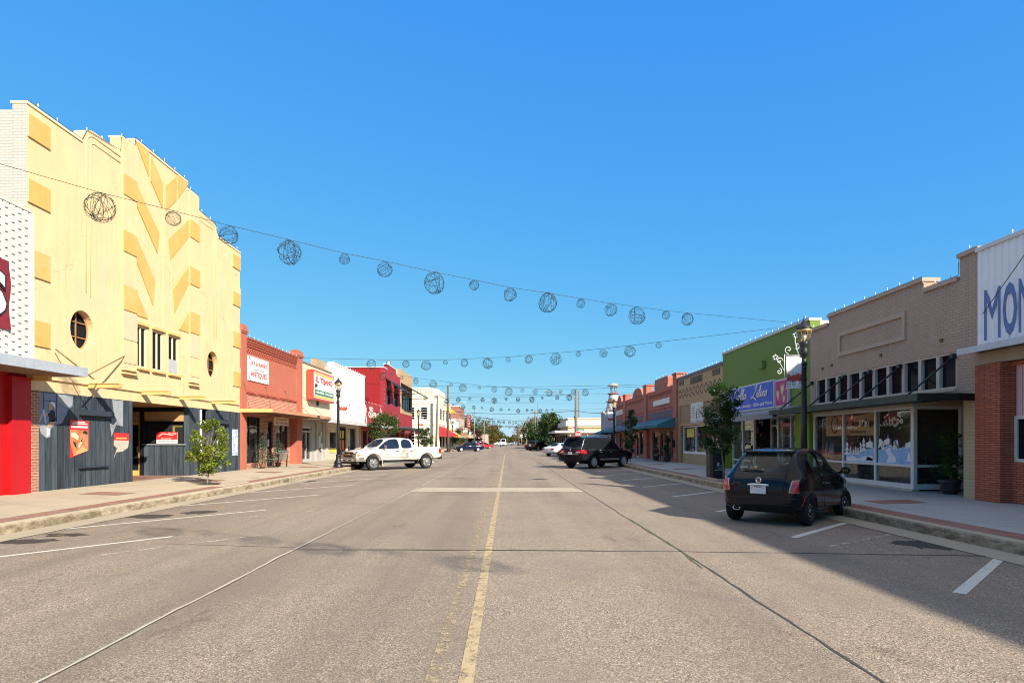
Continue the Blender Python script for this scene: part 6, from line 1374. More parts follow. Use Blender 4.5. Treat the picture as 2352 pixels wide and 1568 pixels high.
wire(AT(905, 944, 90), (p1[0], 88, ZZ(88, 942)), .05, 'upper wire from the cream building to the leaning brown pole', .028); wire((p1[0], 88, ZZ(88, 942)), (p3[0], 80.5, ZZ(80.5, 943)), .45, 'upper thick wire across the street between the leaning pole and the thick grey pole', .03); wire((p3[0], 80.5, ZZ(80.5, 943)), AT(1383, 948, 71), .1, 'thick wire from the grey pole to the grey corner shop', .03)
wire(AT(905, 953, 90), (p2[0], 94.6, ZZ(94.6, 948)), .05, 'lower wire passing the leaning brown pole', .028); wire((p2[0], 94.6, ZZ(94.6, 948)), AT(1255, 968, 101), .35, 'lower thick wire sloping down to the cream building at right', .03)
for k, (a, b, sg) in enumerate((((820, 880, 62), (1560, 880, 45), .3), ((940, 896, 85), (1480, 902, 60), .4), ((1000, 908, 110), (1330, 902, 110), .3), ((1010, 915, 110), (1400, 925, 90), .4), ((1010, 924, 120), (1335, 916, 112), .35), ((1035, 952, 150), (1272, 962, 125), .3), ((1020, 935, 130), (1420, 938, 80), .4))):
    wire(AT(*a), AT(*b), sg, 'thin wire number %s down the street among the overhead lines' % _ORD[k], .011)
# stop sign and street name blades
def stop(x, y, z):
    t = thing('stop_sign', 'red octagonal STOP sign with green street name blades at the right corner', 'sign', (x, y, z)); f = Fac('S', y)
    m = MB(); m.tube([(x, y + .04, z - .05), (x, y + .04, 3.35)], .03, 8); m.build('post', M_gal, t)
    o8 = lambda r_: [(x + r_ * math.cos(R(22.5 + 45 * k)), 2.55 + r_ * math.sin(R(22.5 + 45 * k))) for k in range(8)]
    m = MB(); m.prism(f.P, o8(.42), 0, .01); pl_ = m.build('sign_plate', M_lwht, t); m = MB(); m.prism(f.P, o8(.395), .01, .014); m.build('red_field', plain('sign_red', (.50, .012, .02), .4, .06), pl_)
    m = MB(); f.text(m, 'STOP', x, 2.55, .26, .018, .6, bold=.03); m.build('lettering', M_lwht, pl_)
    m = MB(); f.box(m, x - .1, x + .75, -.02, .0, 3.0, 3.2); m.box(x - .01, x + .01, y - .4, y + .4, 3.22, 3.42); nb = m.build('street_name_blade', plain('blade_green', (.01, .19, .12), .4, .05), t); m = MB(); scribble(f, m, x - .02, x + .68, 3.1, .1, .0, 8, 4); m.build('lettering', M_lwht, nb)
stop(9.0, 78, .25)
def crossbuck(x, y, lab, g='white railway crossbuck signs'):
    t = thing('crossbuck_sign', lab, 'railway sign', (x, y, 0), g); m = MB(); m.tube([(x, y, -.05), (x, y, 4.2)], .07, 8); m.build('post', M_gal, t); f = Fac('S', y)
    m = MB()
    for s_ in (-1, 1): m.bar((x - .5, y - .1 - .012 * s_, 3.5 - s_ * .42), (x + .5, y - .1 - .012 * s_, 3.5 + s_ * .42), .02, .2, up=(0, 0, 1))
    m.build('cross_board', M_lwht, t)
    for s_ in (-1, 1): m = MB(); m.lathe([(.0, -.06), (.28, -.05), (.28, 0), (.0, .02)], (x + s_ * .45, y - .15, 2.5), 14, 'y'); m.build('signal_lamp', M_black, t)
crossbuck(AT(1197.3, 0, 205)[0], 205, 'left white crossbuck at the right street end'); crossbuck(AT(1209, 0, 195)[0], 195, 'right white crossbuck nearer the dark jeep')

# ------------------------------------------------------------------ cables with wire ball lights
def ball_mesh(seed, n, tr):
    rg = random.Random(seed); m = MB()
    for k in range(n):
        ax = Vector((rg.gauss(0, 1), rg.gauss(0, 1), rg.gauss(0, .8))).normalized(); u = ax.orthogonal().normalized(); w_ = ax.cross(u); ph = rg.uniform(0, 6); off = ax * rg.uniform(-.35, .35); q = math.sqrt(max(.2, 1 - off.length ** 2))
        m.tube([(off + (u * math.cos(a) + w_ * math.sin(a)) * q * (1 + .06 * math.sin(3 * a + ph) + rg.uniform(-.02, .02))) for a in [2 * PI * j / 22 for j in range(22)]], tr, 4, True)
    for k in range(40):
        d = Vector((rg.gauss(0, 1), rg.gauss(0, 1), rg.gauss(0, 1))).normalized(); m.tube([d * .98, d * 1.05 + Vector((0, 0, .03))], tr * 1.2, 4)
    m.tube([(0, 0, .95), (.03, 0, 1.08), (0, 0, 1.16)], tr * 1.6, 5)
    me = m.build('wire_ball', M_ball, None, fix=False); d = me.data; bpy.data.objects.remove(me); return d
M_ball = plain('green_black_wire', (.020, .034, .030), .55, .3, bump=0)
BALLS = [ball_mesh(k, 12 + k % 3, .0155) for k in range(4)] + [ball_mesh(9 + k, 8, .042) for k in range(3)]
def nm(k): return _ORD[k]
def ball_string(A3, B3, items, what, group_lab, thin=.010, sag=None, first_above=0):
    """items [(px, py, r_px)]; the cable runs from A3 to B3 and carries the balls at its lower side"""
    A3, B3 = Vector(A3), Vector(B3); pts = [(0., A3)]; n = len(items)
    for k, (px, py, rp) in enumerate(items):
        q = (px - CX) / F; t = (q * A3.y - A3.x) / ((B3.x - A3.x) - q * (B3.y - A3.y)); Y = A3.y + (B3.y - A3.y) * t; X = A3.x + (B3.x - A3.x) * t
        c = Vector((X, Y, ZZ(Y, py))); r_ = rp * Y / F
        far_ = Y > 60; me = BALLS[4 + k % 3] if far_ else BALLS[(k * 3 + int(abs(px))) % 4]
        o = bpy.data.objects.new('wire_ball', me); COL.objects.link(o); o.location = c; o.scale = (r_, r_, r_ * rnd.uniform(.98, 1.12)); o.rotation_euler = (0, rnd.uniform(-.15, .15), rnd.uniform(0, 6))
        big = 'large' if r_ > .27 else ('small' if r_ < .17 else 'middle-sized')
        tag(o, '%s wire ball, %s from the left on %s' % (big, nm(k), what), 'light ball', 'wire ball lights hung over the street')
        pts.append((t, Vector((X, Y, c.z + r_ * 1.12))))
    pts.append((1., B3)); pts.sort(key=lambda q: q[0]); P = []
    zs = [p[1].z for p in pts]
    m = MB(); m.tube([p[1] for p in pts], thin, 5)
    if group_lab: tag(m.build('support_cable', M_cable, None, fix=False), group_lab, 'cable', 'cables that carry the wire balls')
c4 = lambda L_: [(784 + .4 * x, 548.8 + .4 * y, .4 * r_) for x, y, r_ in L_]
aL = (XL, 11.3, 7.68); 
ball_string(aL, AT(1808, 740, 23.6), [(230, 477, 31), (398, 502, 16), (525, 540, 20)] + c4([(-298, 80, 66)])[:0] + c4([(-297 + 0, 78, 0)])[:0] + [(665, 580, 26), (791, 595, 12), (884, 619, 17), (998, 650, 22.5), (1088.8, 655, 11), (1172, 677, 15), (1258, 695, 20), (1334, 696.6, 10), (1403, 712, 14), (1463, 725, 18.5), (1530, 723.5, 9), (1579, 733, 13)], 'the nearest cable', 'nearest cable, from the white slotted cladding down to the green shop', .006)
ball_string((XL, 37, ZZ(37, 822)), AT(1812, 750, 23.8), c4([(172, 720, 26), (270, 711, 14), (371, 717, 20), (486, 725, 28), (598, 708, 13), (706, 711, 20), (841, 715, 29), (957, 692, 13), (1077, 691, 22), (1232, 689, 32), (1361, 660, 15), (1505, 656, 25), (1657, 646, 31), (1822, 610, 17)]), 'the second cable', 'second cable, from the salmon shop to the green shop', .008)
ball_string(AT(868, 858, 60), AT(1482, 887, 48.5), c4([(238, 790, 20), (345, 795, 10), (428, 815, 16), (527, 833, 21), (630, 835, 11), (697, 854, 22), (793, 852, 10), (878, 863, 16), (962, 876, 22), (1040, 868, 11), (1114, 877, 16), (1193, 884, 19), (1259, 874, 10), (1333, 880, 15), (1401, 882, 19)]), 'the third cable by the red gable', 'third cable, from the red gable to the red brick row', .012)
ball_string(AT(966, 900, 81), AT(1323, 899, 72), c4([(482, 912, 13), (540, 908, 9), (606, 930, 13), (672, 922, 13), (738, 916, 8), (811, 922, 12), (879, 929, 16), (946, 919, 8), (1014, 921, 12), (1095, 922, 15), (1154, 912, 7), (1240, 910, 11), (1309, 910, 16)]), 'the fourth cable', 'fourth cable, from the cream building to the thick grey pole', .014)
e6 = lambda L_: [(940.8 + .125 * x, 862.4 + .125 * y, .125 * r_) for x, y, r_ in L_]; e7 = lambda L_: [(1144.6 + .125 * x, 862.4 + .125 * y, .125 * r_) for x, y, r_ in L_]
ball_string(AT(1022, 918, 104), AT(1290, 925, 100), e6([(660, 520, 34), (800, 535, 18), (985, 580, 38), (1180, 580, 30), (1330, 590, 18), (1508, 622, 38)]) + e7([(50, 622, 27), (198, 620, 18), (366, 650, 36), (527, 638, 26), (617, 633, 18), (770, 650, 36), (890, 640, 25), (993, 625, 17)]), 'the fifth cable', None)
g8 = lambda L_: [(1081.9 + .09 * x, 901.6 + .09 * y, .09 * r_) for x, y, r_ in L_]
ball_string(AT(1070, 956, 150), AT(1225, 968, 150), g8([(50, 680, 24), (175, 690, 28), (220, 660, 34), (315, 710, 28), (400, 660, 18), (470, 728, 30), (530, 690, 26), (577, 750, 36), (700, 735, 36), (755, 755, 24), (835, 755, 36), (980, 760, 36), (1065, 745, 18), (1075, 800, 22), (1140, 765, 30), (1195, 810, 20)]), 'the sixth cable', None)
ball_string(AT(1080, 966, 190), AT(1215, 985, 190), g8([(145, 805, 20), (198, 865, 24), (250, 808, 26), (375, 820, 24), (527, 870, 26), (572, 845, 24), (650, 860, 30), (720, 845, 18), (765, 862, 28), (810, 860, 20), (885, 860, 24), (935, 855, 16), (980, 875, 30), (1045, 862, 24), (1100, 875, 22), (1145, 860, 18)]), 'the farthest cable', None)
# the cable just above and behind the camera, whose balls throw the round shadows on the near road
sh = [(1090, 1295, .36), (890, 1268, .17), (745, 1260, .33), (595, 1240, .26), (480, 1225, .17), (370, 1220, .33)]
cz = 7.0; P = [(XR, -3.1, 7.0)]
for k, (px, py, r_) in enumerate(sh):
    g = GR(px, py); c = (g[0] + 1.1 * cz, g[1] - 1.27 * cz, cz); o = bpy.data.objects.new('wire_ball', BALLS[k % 4]); COL.objects.link(o); o.location = c; o.scale = (r_, r_, r_); o.rotation_euler = (0, 0, k)
    tag(o, 'wire ball casting the %s round shadow from the right on the near road' % _ORD[k], 'light ball', 'wire ball lights over the near road'); P.append((c[0], c[1], cz + r_ * 1.12))
P.append((XL, 9.5, 7.6)); m = MB(); m.tube(P, .009, 5); tag(m.build('support_cable', M_cable, None, fix=False), 'cable above the frame that shades the near road', 'cable', 'cables that carry the wire balls')

# ------------------------------------------------------------------ far buildings
X2 = -11.0; FL2 = Fac('L', X2)
M_crs = plain('cream_stucco', (.72, .63, .47), .85, .06, scale=.6, streak=.1)
t = thing('corner_building', 'cream art deco corner building with fluted parapet and blind windows', 'building', (X2, 103, 0))
FSc = Fac('S', 98)
m = MB(); pr = [(-26, 98), (X2 - .7, 98), (X2, 98.9), (X2, 109), (-26, 109)]; m.prism(lambda u, w_, z: (u, z, w_), pr, 0, 10.0); m.build('wall', M_crs, t)
m = MB()
for k in range(24):
    x = -11.9 - .44 * k; FSc.box(m, x - .17, x + .17, 0, .10, 9.3, 10.25)
FSc.box(m, -26, -11.75, .0, .05, 9.15, 9.28); FSc.box(m, -26, -11.72, 0, .08, 4.3, 4.5); FSc.box(m, -26, -11.72, 0, .06, 7.6, 7.7); FL2.box(m, 98.95, 109, 0, .08, 4.3, 4.5); FL2.box(m, 98.95, 109, 0, .06, 9.15, 9.3); m.build('moulding', M_crs, t)
def louvre(fac, u0, u1, z0, z1, mt):
    o = window(fac, t, u0, u1, z0, z1, .03, plain('pale_teal_frame', (.45, .50, .47), .6), plain(*mt), .08, (), [z0 + (z1 - z0) * k / 5 for k in range(1, 5)], .06); return o
TG = ('teal_blind_glass', (.02, .07, .09), .15); TG2 = ('bright_teal_glass', (.04, .22, .22), .2)
for u0, u1 in ((-13.8, -12.7), (-16.2, -14.75), (-19.5, -18)): louvre(FSc, u0, u1, 5.1, 7.1, TG); louvre(FSc, u0, u1, 1.0, 3.5, TG2)
for u0, u1 in ((100, 103), (104.5, 107.5)): window(FL2, t, u0, u1, 5.1, 7.1, .03, M_wtrim, M_dgl, .1, ((u0 + u1) / 2,), (), .06); window(FL2, t, u0, u1, .6, 3.0, .03, M_wtrim, M_dgl, .1, (), (), .06)
def fabric(nm_, c): return plain(nm_, c, .85, .12, scale=1, bump=.1)
awning(t, 98.9, 108.8, 4.1, 2.75, 2.3, fabric('red_canvas', (.50, .025, .03)), .35, fac=FL2)
def far_shop(kind, lab, u0, u1, h, mat, aw=None, wz=((.5, 2.6), (5, 7)), extra=None):
    t = thing('shop_building', lab, 'shop', (X2, (u0 + u1) / 2, 0)); m = MB(); FL2.box(m, u0, u1, -14, 0, 0, h); m.build('wall', mat, t); m = MB(); FL2.box(m, u0 + .02, u1 - .02, -14.02, .12, h, h + .18); m.build('coping', M_wtrim, t)
    n = max(2, int((u1 - u0) / 3.2)); 
    for z0, z1 in wz:
        if z1 < h:
            for k in range(n): a = u0 + (u1 - u0) * (k + .2) / n; window(FL2, t, a, a + (u1 - u0) / n * .6, z0, z1, .05, M_wtrim, M_dgl, .1, (), (), .06)
    if aw: awning(t, u0 + .3, u1 - .3, aw[1], aw[2], aw[3], aw[0], .3, fac=FL2)
    return t
far_shop(0, 'white two storey block with yellow awnings beyond the cream corner building', 109.1, 120, 8.6, plain('off_white_wall', (.66, .63, .56), .85, .08), (fabric('yellow_canvas', (.62, .42, .08)), 4.0, 2.7, 2.2))
t = [o for o in COL.objects if o.name.startswith('shop_building')][-1]; awning(t, 110, 113.5, 7.9, 7.2, 1.2, fabric('yellow_canvas', (.62, .42, .08)), .25, fac=FL2); awning(t, 115, 118.5, 7.9, 7.2, 1.2, fabric('yellow_canvas', (.62, .42, .08)), .25, fac=FL2)
far_shop(0, 'low pale shop with green striped awning on the far left side', 120.2, 130, 5.6, plain('pale_shop_wall', (.60, .57, .52), .85, .1), (stripes_mat('green_striped_canvas', (.02, .20, .14), (.5, .48, .4), .45), 3.9, 2.6, 2.2)); far_shop(0, 'low pale shop with orange awning on the far left side', 130.2, 140, 6.2, plain('pale_blue_wall', (.45, .50, .55), .85, .1), (fabric('orange_canvas', (.58, .22, .09)), 4.0, 2.7, 2.3))
far_shop(0, 'red brick two storey block rising over the far left shops', 140.2, 158, 9.6, brick('far_red_brick', (.34, .13, .09), (.28, .10, .07), (.3, .2, .16), .3, .1, .015, tint=.2), (fabric('tan_canvas', (.52, .40, .24)), 4.2, 2.8, 2.5))
far_shop(0, 'low white shop past the brick block on the far left side', 158.2, 176, 5.0, M_white, (fabric('pale_canvas', (.55, .50, .40)), 3.8, 2.8, 2))
p = thing('blade_sign', 'tall dark red vertical sign sticking out from the red brick block', 'sign', FL2.P(157, 1.0, 6)); m = MB(); FL2.box(m, 156.9, 157.2, .6, 1.7, 5.0, 8.4); m.build('board', plain('dark_red_sign', (.22, .02, .03), .5), p); m = MB(); f = Fac('S', 156.9)
for k in range(5): scribble(f, m, X2 + .85, X2 + 1.5, 8.0 - k * .6, .4, .0, 1, k + 3)
m.build('lettering', M_lwht, p); m = MB(); FL2.box(m, 157, 157.1, 0, .6, 8, 8.1); FL2.box(m, 157, 157.1, 0, .6, 5.4, 5.5); m.build('bracket', M_black, p)
t = thing('low_building', 'low pink building at the left end of the street', 'building', (-16, 205, 0)); m = MB(); m.box(-26, -6.6, 205, 220, 0, 3.75); m.build('wall', plain('pink_wall', (.62, .36, .30), .85, .06), t); m = MB(); m.box(-26.1, -6.5, 204.9, 220.1, 3.752, 3.95); m.build('coping', M_wtrim, t); window(Fac('S', 205), t, -9.4, -8.2, .8, 2.6, .03, M_wtrim, M_dgl, .1)
# right far
FR2 = Fac('R', 9.9)
t = thing('corner_shop', 'white corner shop with deep flat canopy across the side street at right', 'shop', (12, 104, 0)); m = MB(); m.box(9.9, 26, 100, 128, 0, 3.9); m.build('wall', plain('tan_side_wall', (.60, .42, .25), .85, .06), t)
m = MB(); m.box(9.86, 26.1, 99.7, 128, 3.902, 5.3); m.build('parapet', plain('cream_parapet', (.70, .56, .33), .85, .06), t); m = MB(); m.box(9.7, 26.2, 99.6, 128.2, 5.302, 5.45); m.build('coping', plain('pale_coping2', (.66, .62, .52), .8), t)
m = MB(); m.box(9.5, 17.2, 99.5, 99.69, 4.15, 5.0); m.box(9.4, 9.85, 99.69, 127, 4.1, 4.9); m.build('white_fascia', M_white, t)
m = MB(); m.box(7.6, 18.5, 97.6, 99.99, 3.0, 3.35); m.box(7.6, 9.898, 99.99, 127, 3.0, 3.35); m.build('canopy', M_wtrim, t); m = MB(); FR2_ = Fac('R', 7.58); scribble(FR2_, m, 101, 125, 3.17, .26, .0, 26, 6); m.build('lettering', label_mat('grey_print', (.2, .25, .25)), t)
for k in range(7): window(FR2, t, 101 + k * 3.7, 104 + k * 3.7, .5, 2.8, .03, M_alu, M_dgl, .1, (), (), .06)
m = MB()
for x in (19.2, 24.5): m.box(x, x + .25, 99.75, 99.99, .3, 3.9)
m.build('down_pipe', plain('brown_pipe', (.24, .12, .08), .7), t)
t = thing('low_building', 'long cream building behind the white corner shop', 'building', (20, 140, 0)); m = MB(); m.box(9.2, 40, 140, 160, 0, 6.0); m.build('wall', plain('cream_parapet', (.70, .56, .33), .85, .06), t); m = MB(); m.box(9.0, 40.2, 139.8, 160.2, 6.002, 6.4); m.build('coping', plain('pale_coping2', (.66, .62, .52), .8), t); window(FR2, t, 142, 156, .6, 2.8, .75, M_alu, M_dgl, .1)
t = thing('low_building', 'small red brick building under the round tree', 'building', (12, 165, 0)); m = MB(); m.box(10.5, 20, 165, 178, 0, 3.4); m.build('wall', M_rb, t); m = MB(); m.box(10.3, 20.2, 164.8, 178.2, 3.402, 3.6); m.build('coping', M_wtrim, t)
m = MB()
# ================================================================== vehicles
M_tyre = plain('tyre_rubber', (.018, .018, .019), .85, .25, scale=14, bump=.2, spec=.25, local=True); M_chr = plain('chrome', (.70, .70, .69), .16, .05, metal=.85, bump=0)
M_rim = plain('bright_alloy', (.62, .62, .62), .35, .06, metal=.35, bump=0); M_drim = plain('dark_steel_wheel', (.035, .036, .04), .5, .1, metal=.3, bump=0)
M_arch = plain('arch_lining', (.008, .008, .008), .9, 0, bump=0); M_cgl = dark_glass('car_glass', (.01, .012, .014), .02); M_cgl2 = dark_glass('car_glass_blue', (.012, .022, .045), .02)
M_clear = glass('car_clear_glass', (.80, .88, .82), 2.2, .01, .04)
M_lred2 = plain('tail_lamp_red', (.48, .01, .012), .12, .08, bump=0, coat=1); M_hous = plain('lamp_housing', (.36, .33, .33), .15, .1, bump=0, coat=1); M_lclr = plain('lamp_clear', (.62, .63, .64), .12, .1, bump=0, coat=1); M_amb = plain('lamp_amber', (.75, .20, .02), .15, .05, bump=0, coat=1)
M_blkp = plain('black_plastic', (.016, .016, .017), .55, .15, bump=0); M_pale = plain('number_plate', (.62, .63, .65), .5, .12, scale=30, bump=0, local=True); M_seam = plain('panel_gap', (.004, .004, .004), .9, 0, bump=0)
def car_body(st, tags, arches, wr, half):
    """st: (x, z sill, z shoulder, z top, half-width sill, shoulder, top); returns an evaluated mesh with slots paint, glass, lining, second paint"""
    bm = bmesh.new(); rings = []
    for x, zb, zs, zt, wb, ws, wt in st:
        h = [(0, zb), (wb * .75, zb), (wb, zb + .09), (ws * 1.005, zb + (zs - zb) * .62), (ws * .975, zs), (wt, zt - max(.035, (zt - zs) * .10)), (wt * .86, zt - .008), (0, zt + .012)]
        pts = h + [(-a, b) for a, b in h[-2:0:-1]]
        rings.append([bm.verts.new((x, a, b)) for a, b in pts])
    n = 14; cr = bm.edges.layers.float.new('crease_edge')
    for i in range(len(st) - 1):
        for j in range(n):
            f = bm.faces.new((rings[i][j], rings[i][(j + 1) % n], rings[i + 1][(j + 1) % n], rings[i + 1][j])); f.smooth = True
            jj = j if j < 7 else 13 - j
            f.material_index = tags.get((i, jj), 0)
    for r_ in (rings[0], rings[-1]):
        f = bm.faces.new(r_ if r_ is rings[-1] else r_[::-1]); f.smooth = True
    for e in bm.edges:
        ms = {f.material_index for f in e.link_faces}
        if len(ms) > 1: e[cr] = .75
        else:
            ks = [v.index for v in e.verts]
    bm.verts.index_update()
    for i in range(len(st)):
        for j in (2, 12, 1, 13):
            for e in rings[i][j].link_edges:
                if e.other_vert(rings[i][j]) in (rings[max(i - 1, 0)][j], rings[min(i + 1, len(st) - 1)][j]): e[cr] = .5
        for j in (4, 10):
            for e in rings[i][j].link_edges:
                if e.other_vert(rings[i][j]) in (rings[max(i - 1, 0)][j], rings[min(i + 1, len(st) - 1)][j]): e[cr] = max(e[cr], .35)
    bmesh.ops.recalc_face_normals(bm, faces=bm.faces)
    me = bpy.data.meshes.new('body'); bm.to_mesh(me); bm.free()
    for _ in range(4): me.materials.append(M_arch)
    o = bpy.data.objects.new('body_tmp', me); COL.objects.link(o); sm = o.modifiers.new('s', 'SUBSURF'); sm.levels = sm.render_levels = 3
    cut = MB()
    for x in arches:
        for s_ in (-1, 1):
            y0, y1 = sorted((s_ * (half - .30), s_ * (half + .4)))
            cut.lathe([(wr, y0), (wr, y1)], (x, 0, wr - .075 + .0), 36, 'y')
    co_ = cut.build('cut', [M_arch] * 4); co_.data.polygons.foreach_set('material_index', [2] * len(co_.data.polygons))
    bo = o.modifiers.new('b', 'BOOLEAN'); bo.operation = 'DIFFERENCE'; bo.object = co_; bo.solver = 'EXACT'
    dg = bpy.context.evaluated_depsgraph_get(); dg.update(); ev = o.evaluated_get(dg); me2 = bpy.data.meshes.new_from_object(ev)
    bpy.data.objects.remove(o); bpy.data.objects.remove(co_); return me2
def submesh(me, idx, name, mat, parent, push=0):
    bm = bmesh.new(); bm.from_mesh(me); bmesh.ops.delete(bm, geom=[f for f in bm.faces if f.material_index not in idx], context='FACES')
    if push:
        bm.normal_update()
        for v in bm.verts: v.co += v.normal * push
    m2 = bpy.data.meshes.new(name); bm.to_mesh(m2); bm.free(); m2.materials.clear()
    mats = mat if isinstance(mat, list) else [mat]
    for q in mats: m2.materials.append(q)
    if len(mats) == 1: m2.polygons.foreach_set('material_index', [0] * len(m2.polygons))
    o = bpy.data.objects.new(name, m2); COL.objects.link(o); o.parent = parent; return o
def islands(me, idx):
    """split the faces with these slots into connected panes"""
    bm = bmesh.new(); bm.from_mesh(me); fs = {f for f in bm.faces if f.material_index in idx}; out = []
    while fs:
        st = [fs.pop()]; isl = [st[0]]
        while st:
            f = st.pop()
            for e in f.edges:
                for g in e.link_faces:
                    if g in fs: fs.discard(g); st.append(g); isl.append(g)
        c = sum((f.calc_center_median() for f in isl), Vector()) / len(isl); out.append((c, [[tuple(v.co) for v in f.verts] for f in isl]))
    bm.free(); return out
class Skin:
    def __init__(s, me): s.t = BVHTree.FromPolygons([v.co for v in me.vertices], [p.vertices[:] for p in me.polygons])
    def hit(s, o, d):
        h = s.t.ray_cast(Vector(o), Vector(d)); return (h[0], h[1]) if h[0] is not None else (None, None)
    def pt(s, side, a, z):
        """side 'l'/'r': a = x ; 'b' back / 'f' front: a = y ; 't' top: (x, y)"""
        if side == 'l': h = s.hit((a, 3, z), (0, -1, 0))
        elif side == 'r': h = s.hit((a, -3, z), (0, 1, 0))
        elif side == 'b': h = s.hit((-5, a, z), (1, 0, 0))
        elif side == 'f': h = s.hit((5, a, z), (-1, 0, 0))
        else: h = s.hit((a, z, 5), (0, 0, -1))
        return h
    def patch(s, mb, side, poly, off=.008, n=8):
        """a curved plate laid on the skin; poly = 4 corners (a, z)"""
        g = []
        for i in range(n + 1):
            row = []
            for j in range(n + 1):
                u, v = i / n, j / n; a = [(1 - u) * (1 - v) * p + u * (1 - v) * q + u * v * r_ + (1 - u) * v * t_ for p, q, r_, t_ in zip(*poly)]
                h, nr = s.pt(side, a[0], a[1]); row.append(None if h is None else h + (nr * off))
            g.append(row)
        for i in range(n):
            for j in range(n):
                q = [g[i][j], g[i + 1][j], g[i + 1][j + 1], g[i][j + 1]]
                if all(p is not None for p in q) and max((q[0] - q[2]).length, (q[1] - q[3]).length) < .5: mb.add(q, [(0, 1, 2, 3)], True)
        return mb
    def line(s, mb, side, pts, r_=.006, n=10, off=0):
        P = []
        for (a, b), (c, d) in zip(pts, pts[1:]):
            for k in range(n + 1):
                h, nr = s.pt(side, a + (c - a) * k / n, b + (d - b) * k / n)
                if h is not None and (not P or (P[-1] - h).length > .004): P.append(h + nr * off)
        if len(P) > 1: mb.tube(P, r_, 5)
        return mb
def wheel(par, x, y, r_, wd, kind, spokes=5, steer=0, rim_r=.68):
    s_ = 1 if y > 0 else -1; rr = r_ * rim_r
    o = thing('wheel', '', '', (0, 0, 0)); bpy.data.objects.remove(o)
    m = MB(); h = wd / 2
    m.lathe([(rr, -h * .8), (r_ * .88, -h), (r_ * .965, -h * .86), (r_, -h * .55), (r_, h * .55), (r_ * .965, h * .86), (r_ * .88, h), (rr, h * .8)], (0, 0, 0), 36, 'y', caps=False); m.lathe([(rr, -h * .8), (rr * .97, 0), (rr, h * .8)], (0, 0, 0), 36, 'y', caps=False)
    for e in (-.5, 0, .5): m.lathe([(r_ + .001, e * h - .008), (r_ + .004, e * h), (r_ + .001, e * h + .008)], (0, 0, 0), 36, 'y', caps=False)
    w_ = m.build('wheel', M_tyre, par, local=True); w_.location = (x, y, r_); w_.rotation_euler = (0, 0, steer)
    mt = M_drim if kind == 'dark' else (M_chr if kind == 'chrome' else M_rim); f = s_ * h
    m = MB(); m.lathe([(rr, f * .86), (rr * .96, f * .9), (rr * .92, f * .75), (rr * .90, f * .2)], (0, 0, 0), 32, 'y', caps=False)
    if kind == 'dark':
        m.lathe([(rr * .9, f * .25), (rr * .72, f * .45), (rr * .5, f * .72), (rr * .38, f * .6), (rr * .1, f * .62), (0, f * .62)], (0, 0, 0), 32, 'y', caps=False)
    else:
        for k in range(spokes):
            a = 2 * PI * k / spokes
            for e in ((-.16, .16) if spokes <= 6 else (0,)):
                ca, cb = a + e * .5, a + e; p = Vector((math.cos(ca) * rr * .15, f * .62, math.sin(ca) * rr * .15)); q = Vector((math.cos(cb) * rr * .95, f * .74, math.sin(cb) * rr * .95)); m.bar(p, q, rr * (.17 if spokes <= 6 else .11), .035, up=(0, 1, 0))
        m.lathe([(rr * .90, f * .22), (rr * .5, f * .3), (0, f * .3)], (0, 0, 0), 24, 'y', caps=False); m.lathe([(rr * .26, f * .5), (rr * .24, f * .76), (rr * .1, f * .8), (0, f * .8)], (0, 0, 0), 16, 'y', caps=False)
    rm = m.build('rim', mt, w_, local=True)
    m = MB()
    if kind == 'dark':
        for k in range(10): a = 2 * PI * k / 10; m.lathe([(0, f * .62), (.02, f * .66), (0, f * .68)], (rr * .6 * math.cos(a), 0, rr * .6 * math.sin(a)), 8, 'y', caps=False)
        m.lathe([(rr * .16, f * .6), (rr * .15, f * .68), (0, f * .7)], (0, 0, 0), 12, 'y'); m.build('hub_cap', M_rim, w_, local=True)
    m = MB(); m.lathe([(rr * .88, f * .18), (0, f * .18)], (0, 0, 0), 24, 'y'); m.build('brake_disc', M_arch if kind == 'dark' else M_drim, w_, local=True, fix=False)
    return w_
def finish(t, me, paint, gmat, second=None):
    body = submesh(me, (0, 2, 3), 'body', [paint, gmat, M_arch, second or paint], t)
    for c, fs in islands(me, (1,)):
        nm_ = 'side_window' if abs(c.y) > .45 else ('rear_window' if c.x < 0 else 'windshield')
        m = MB()
        for f in fs: m.add(f, [tuple(range(len(f)))], True)
        m.build(nm_, gmat, t, local=True, fix=True)
    return body
def mirror_(t, x, y, z, mat, s_=1., glass_=None):
    sd = 1 if y > 0 else -1; m = MB(); m.lathe([(0, -.09), (.05, -.085), (.075, -.04), (.08, .03), (.07, .05)], (0, 0, 0), 14, 'x')
    m.v = [(x + a * .9, y + sd * .13 * s_ + b * 1.25 * s_, z + .03 + c * s_) for a, b, c in [(-p[0], p[1], p[2]) for p in m.v]]; m.bar((x, y - sd * .03, z - .03), (x + .01, y + sd * .1, z), .05, .04); o = m.build('door_mirror', mat, t, local=True)
    m = MB(); m.lathe([(.062, 0), (0, 0)], (0, 0, 0), 14, 'x'); m.v = [(x - .05 + a, y + sd * .13 * s_ + b * 1.25 * s_, z + .03 + c * s_) for a, b, c in m.v]; m.build('mirror_glass', glass_ or M_chr, o, local=True, fix=False); return o
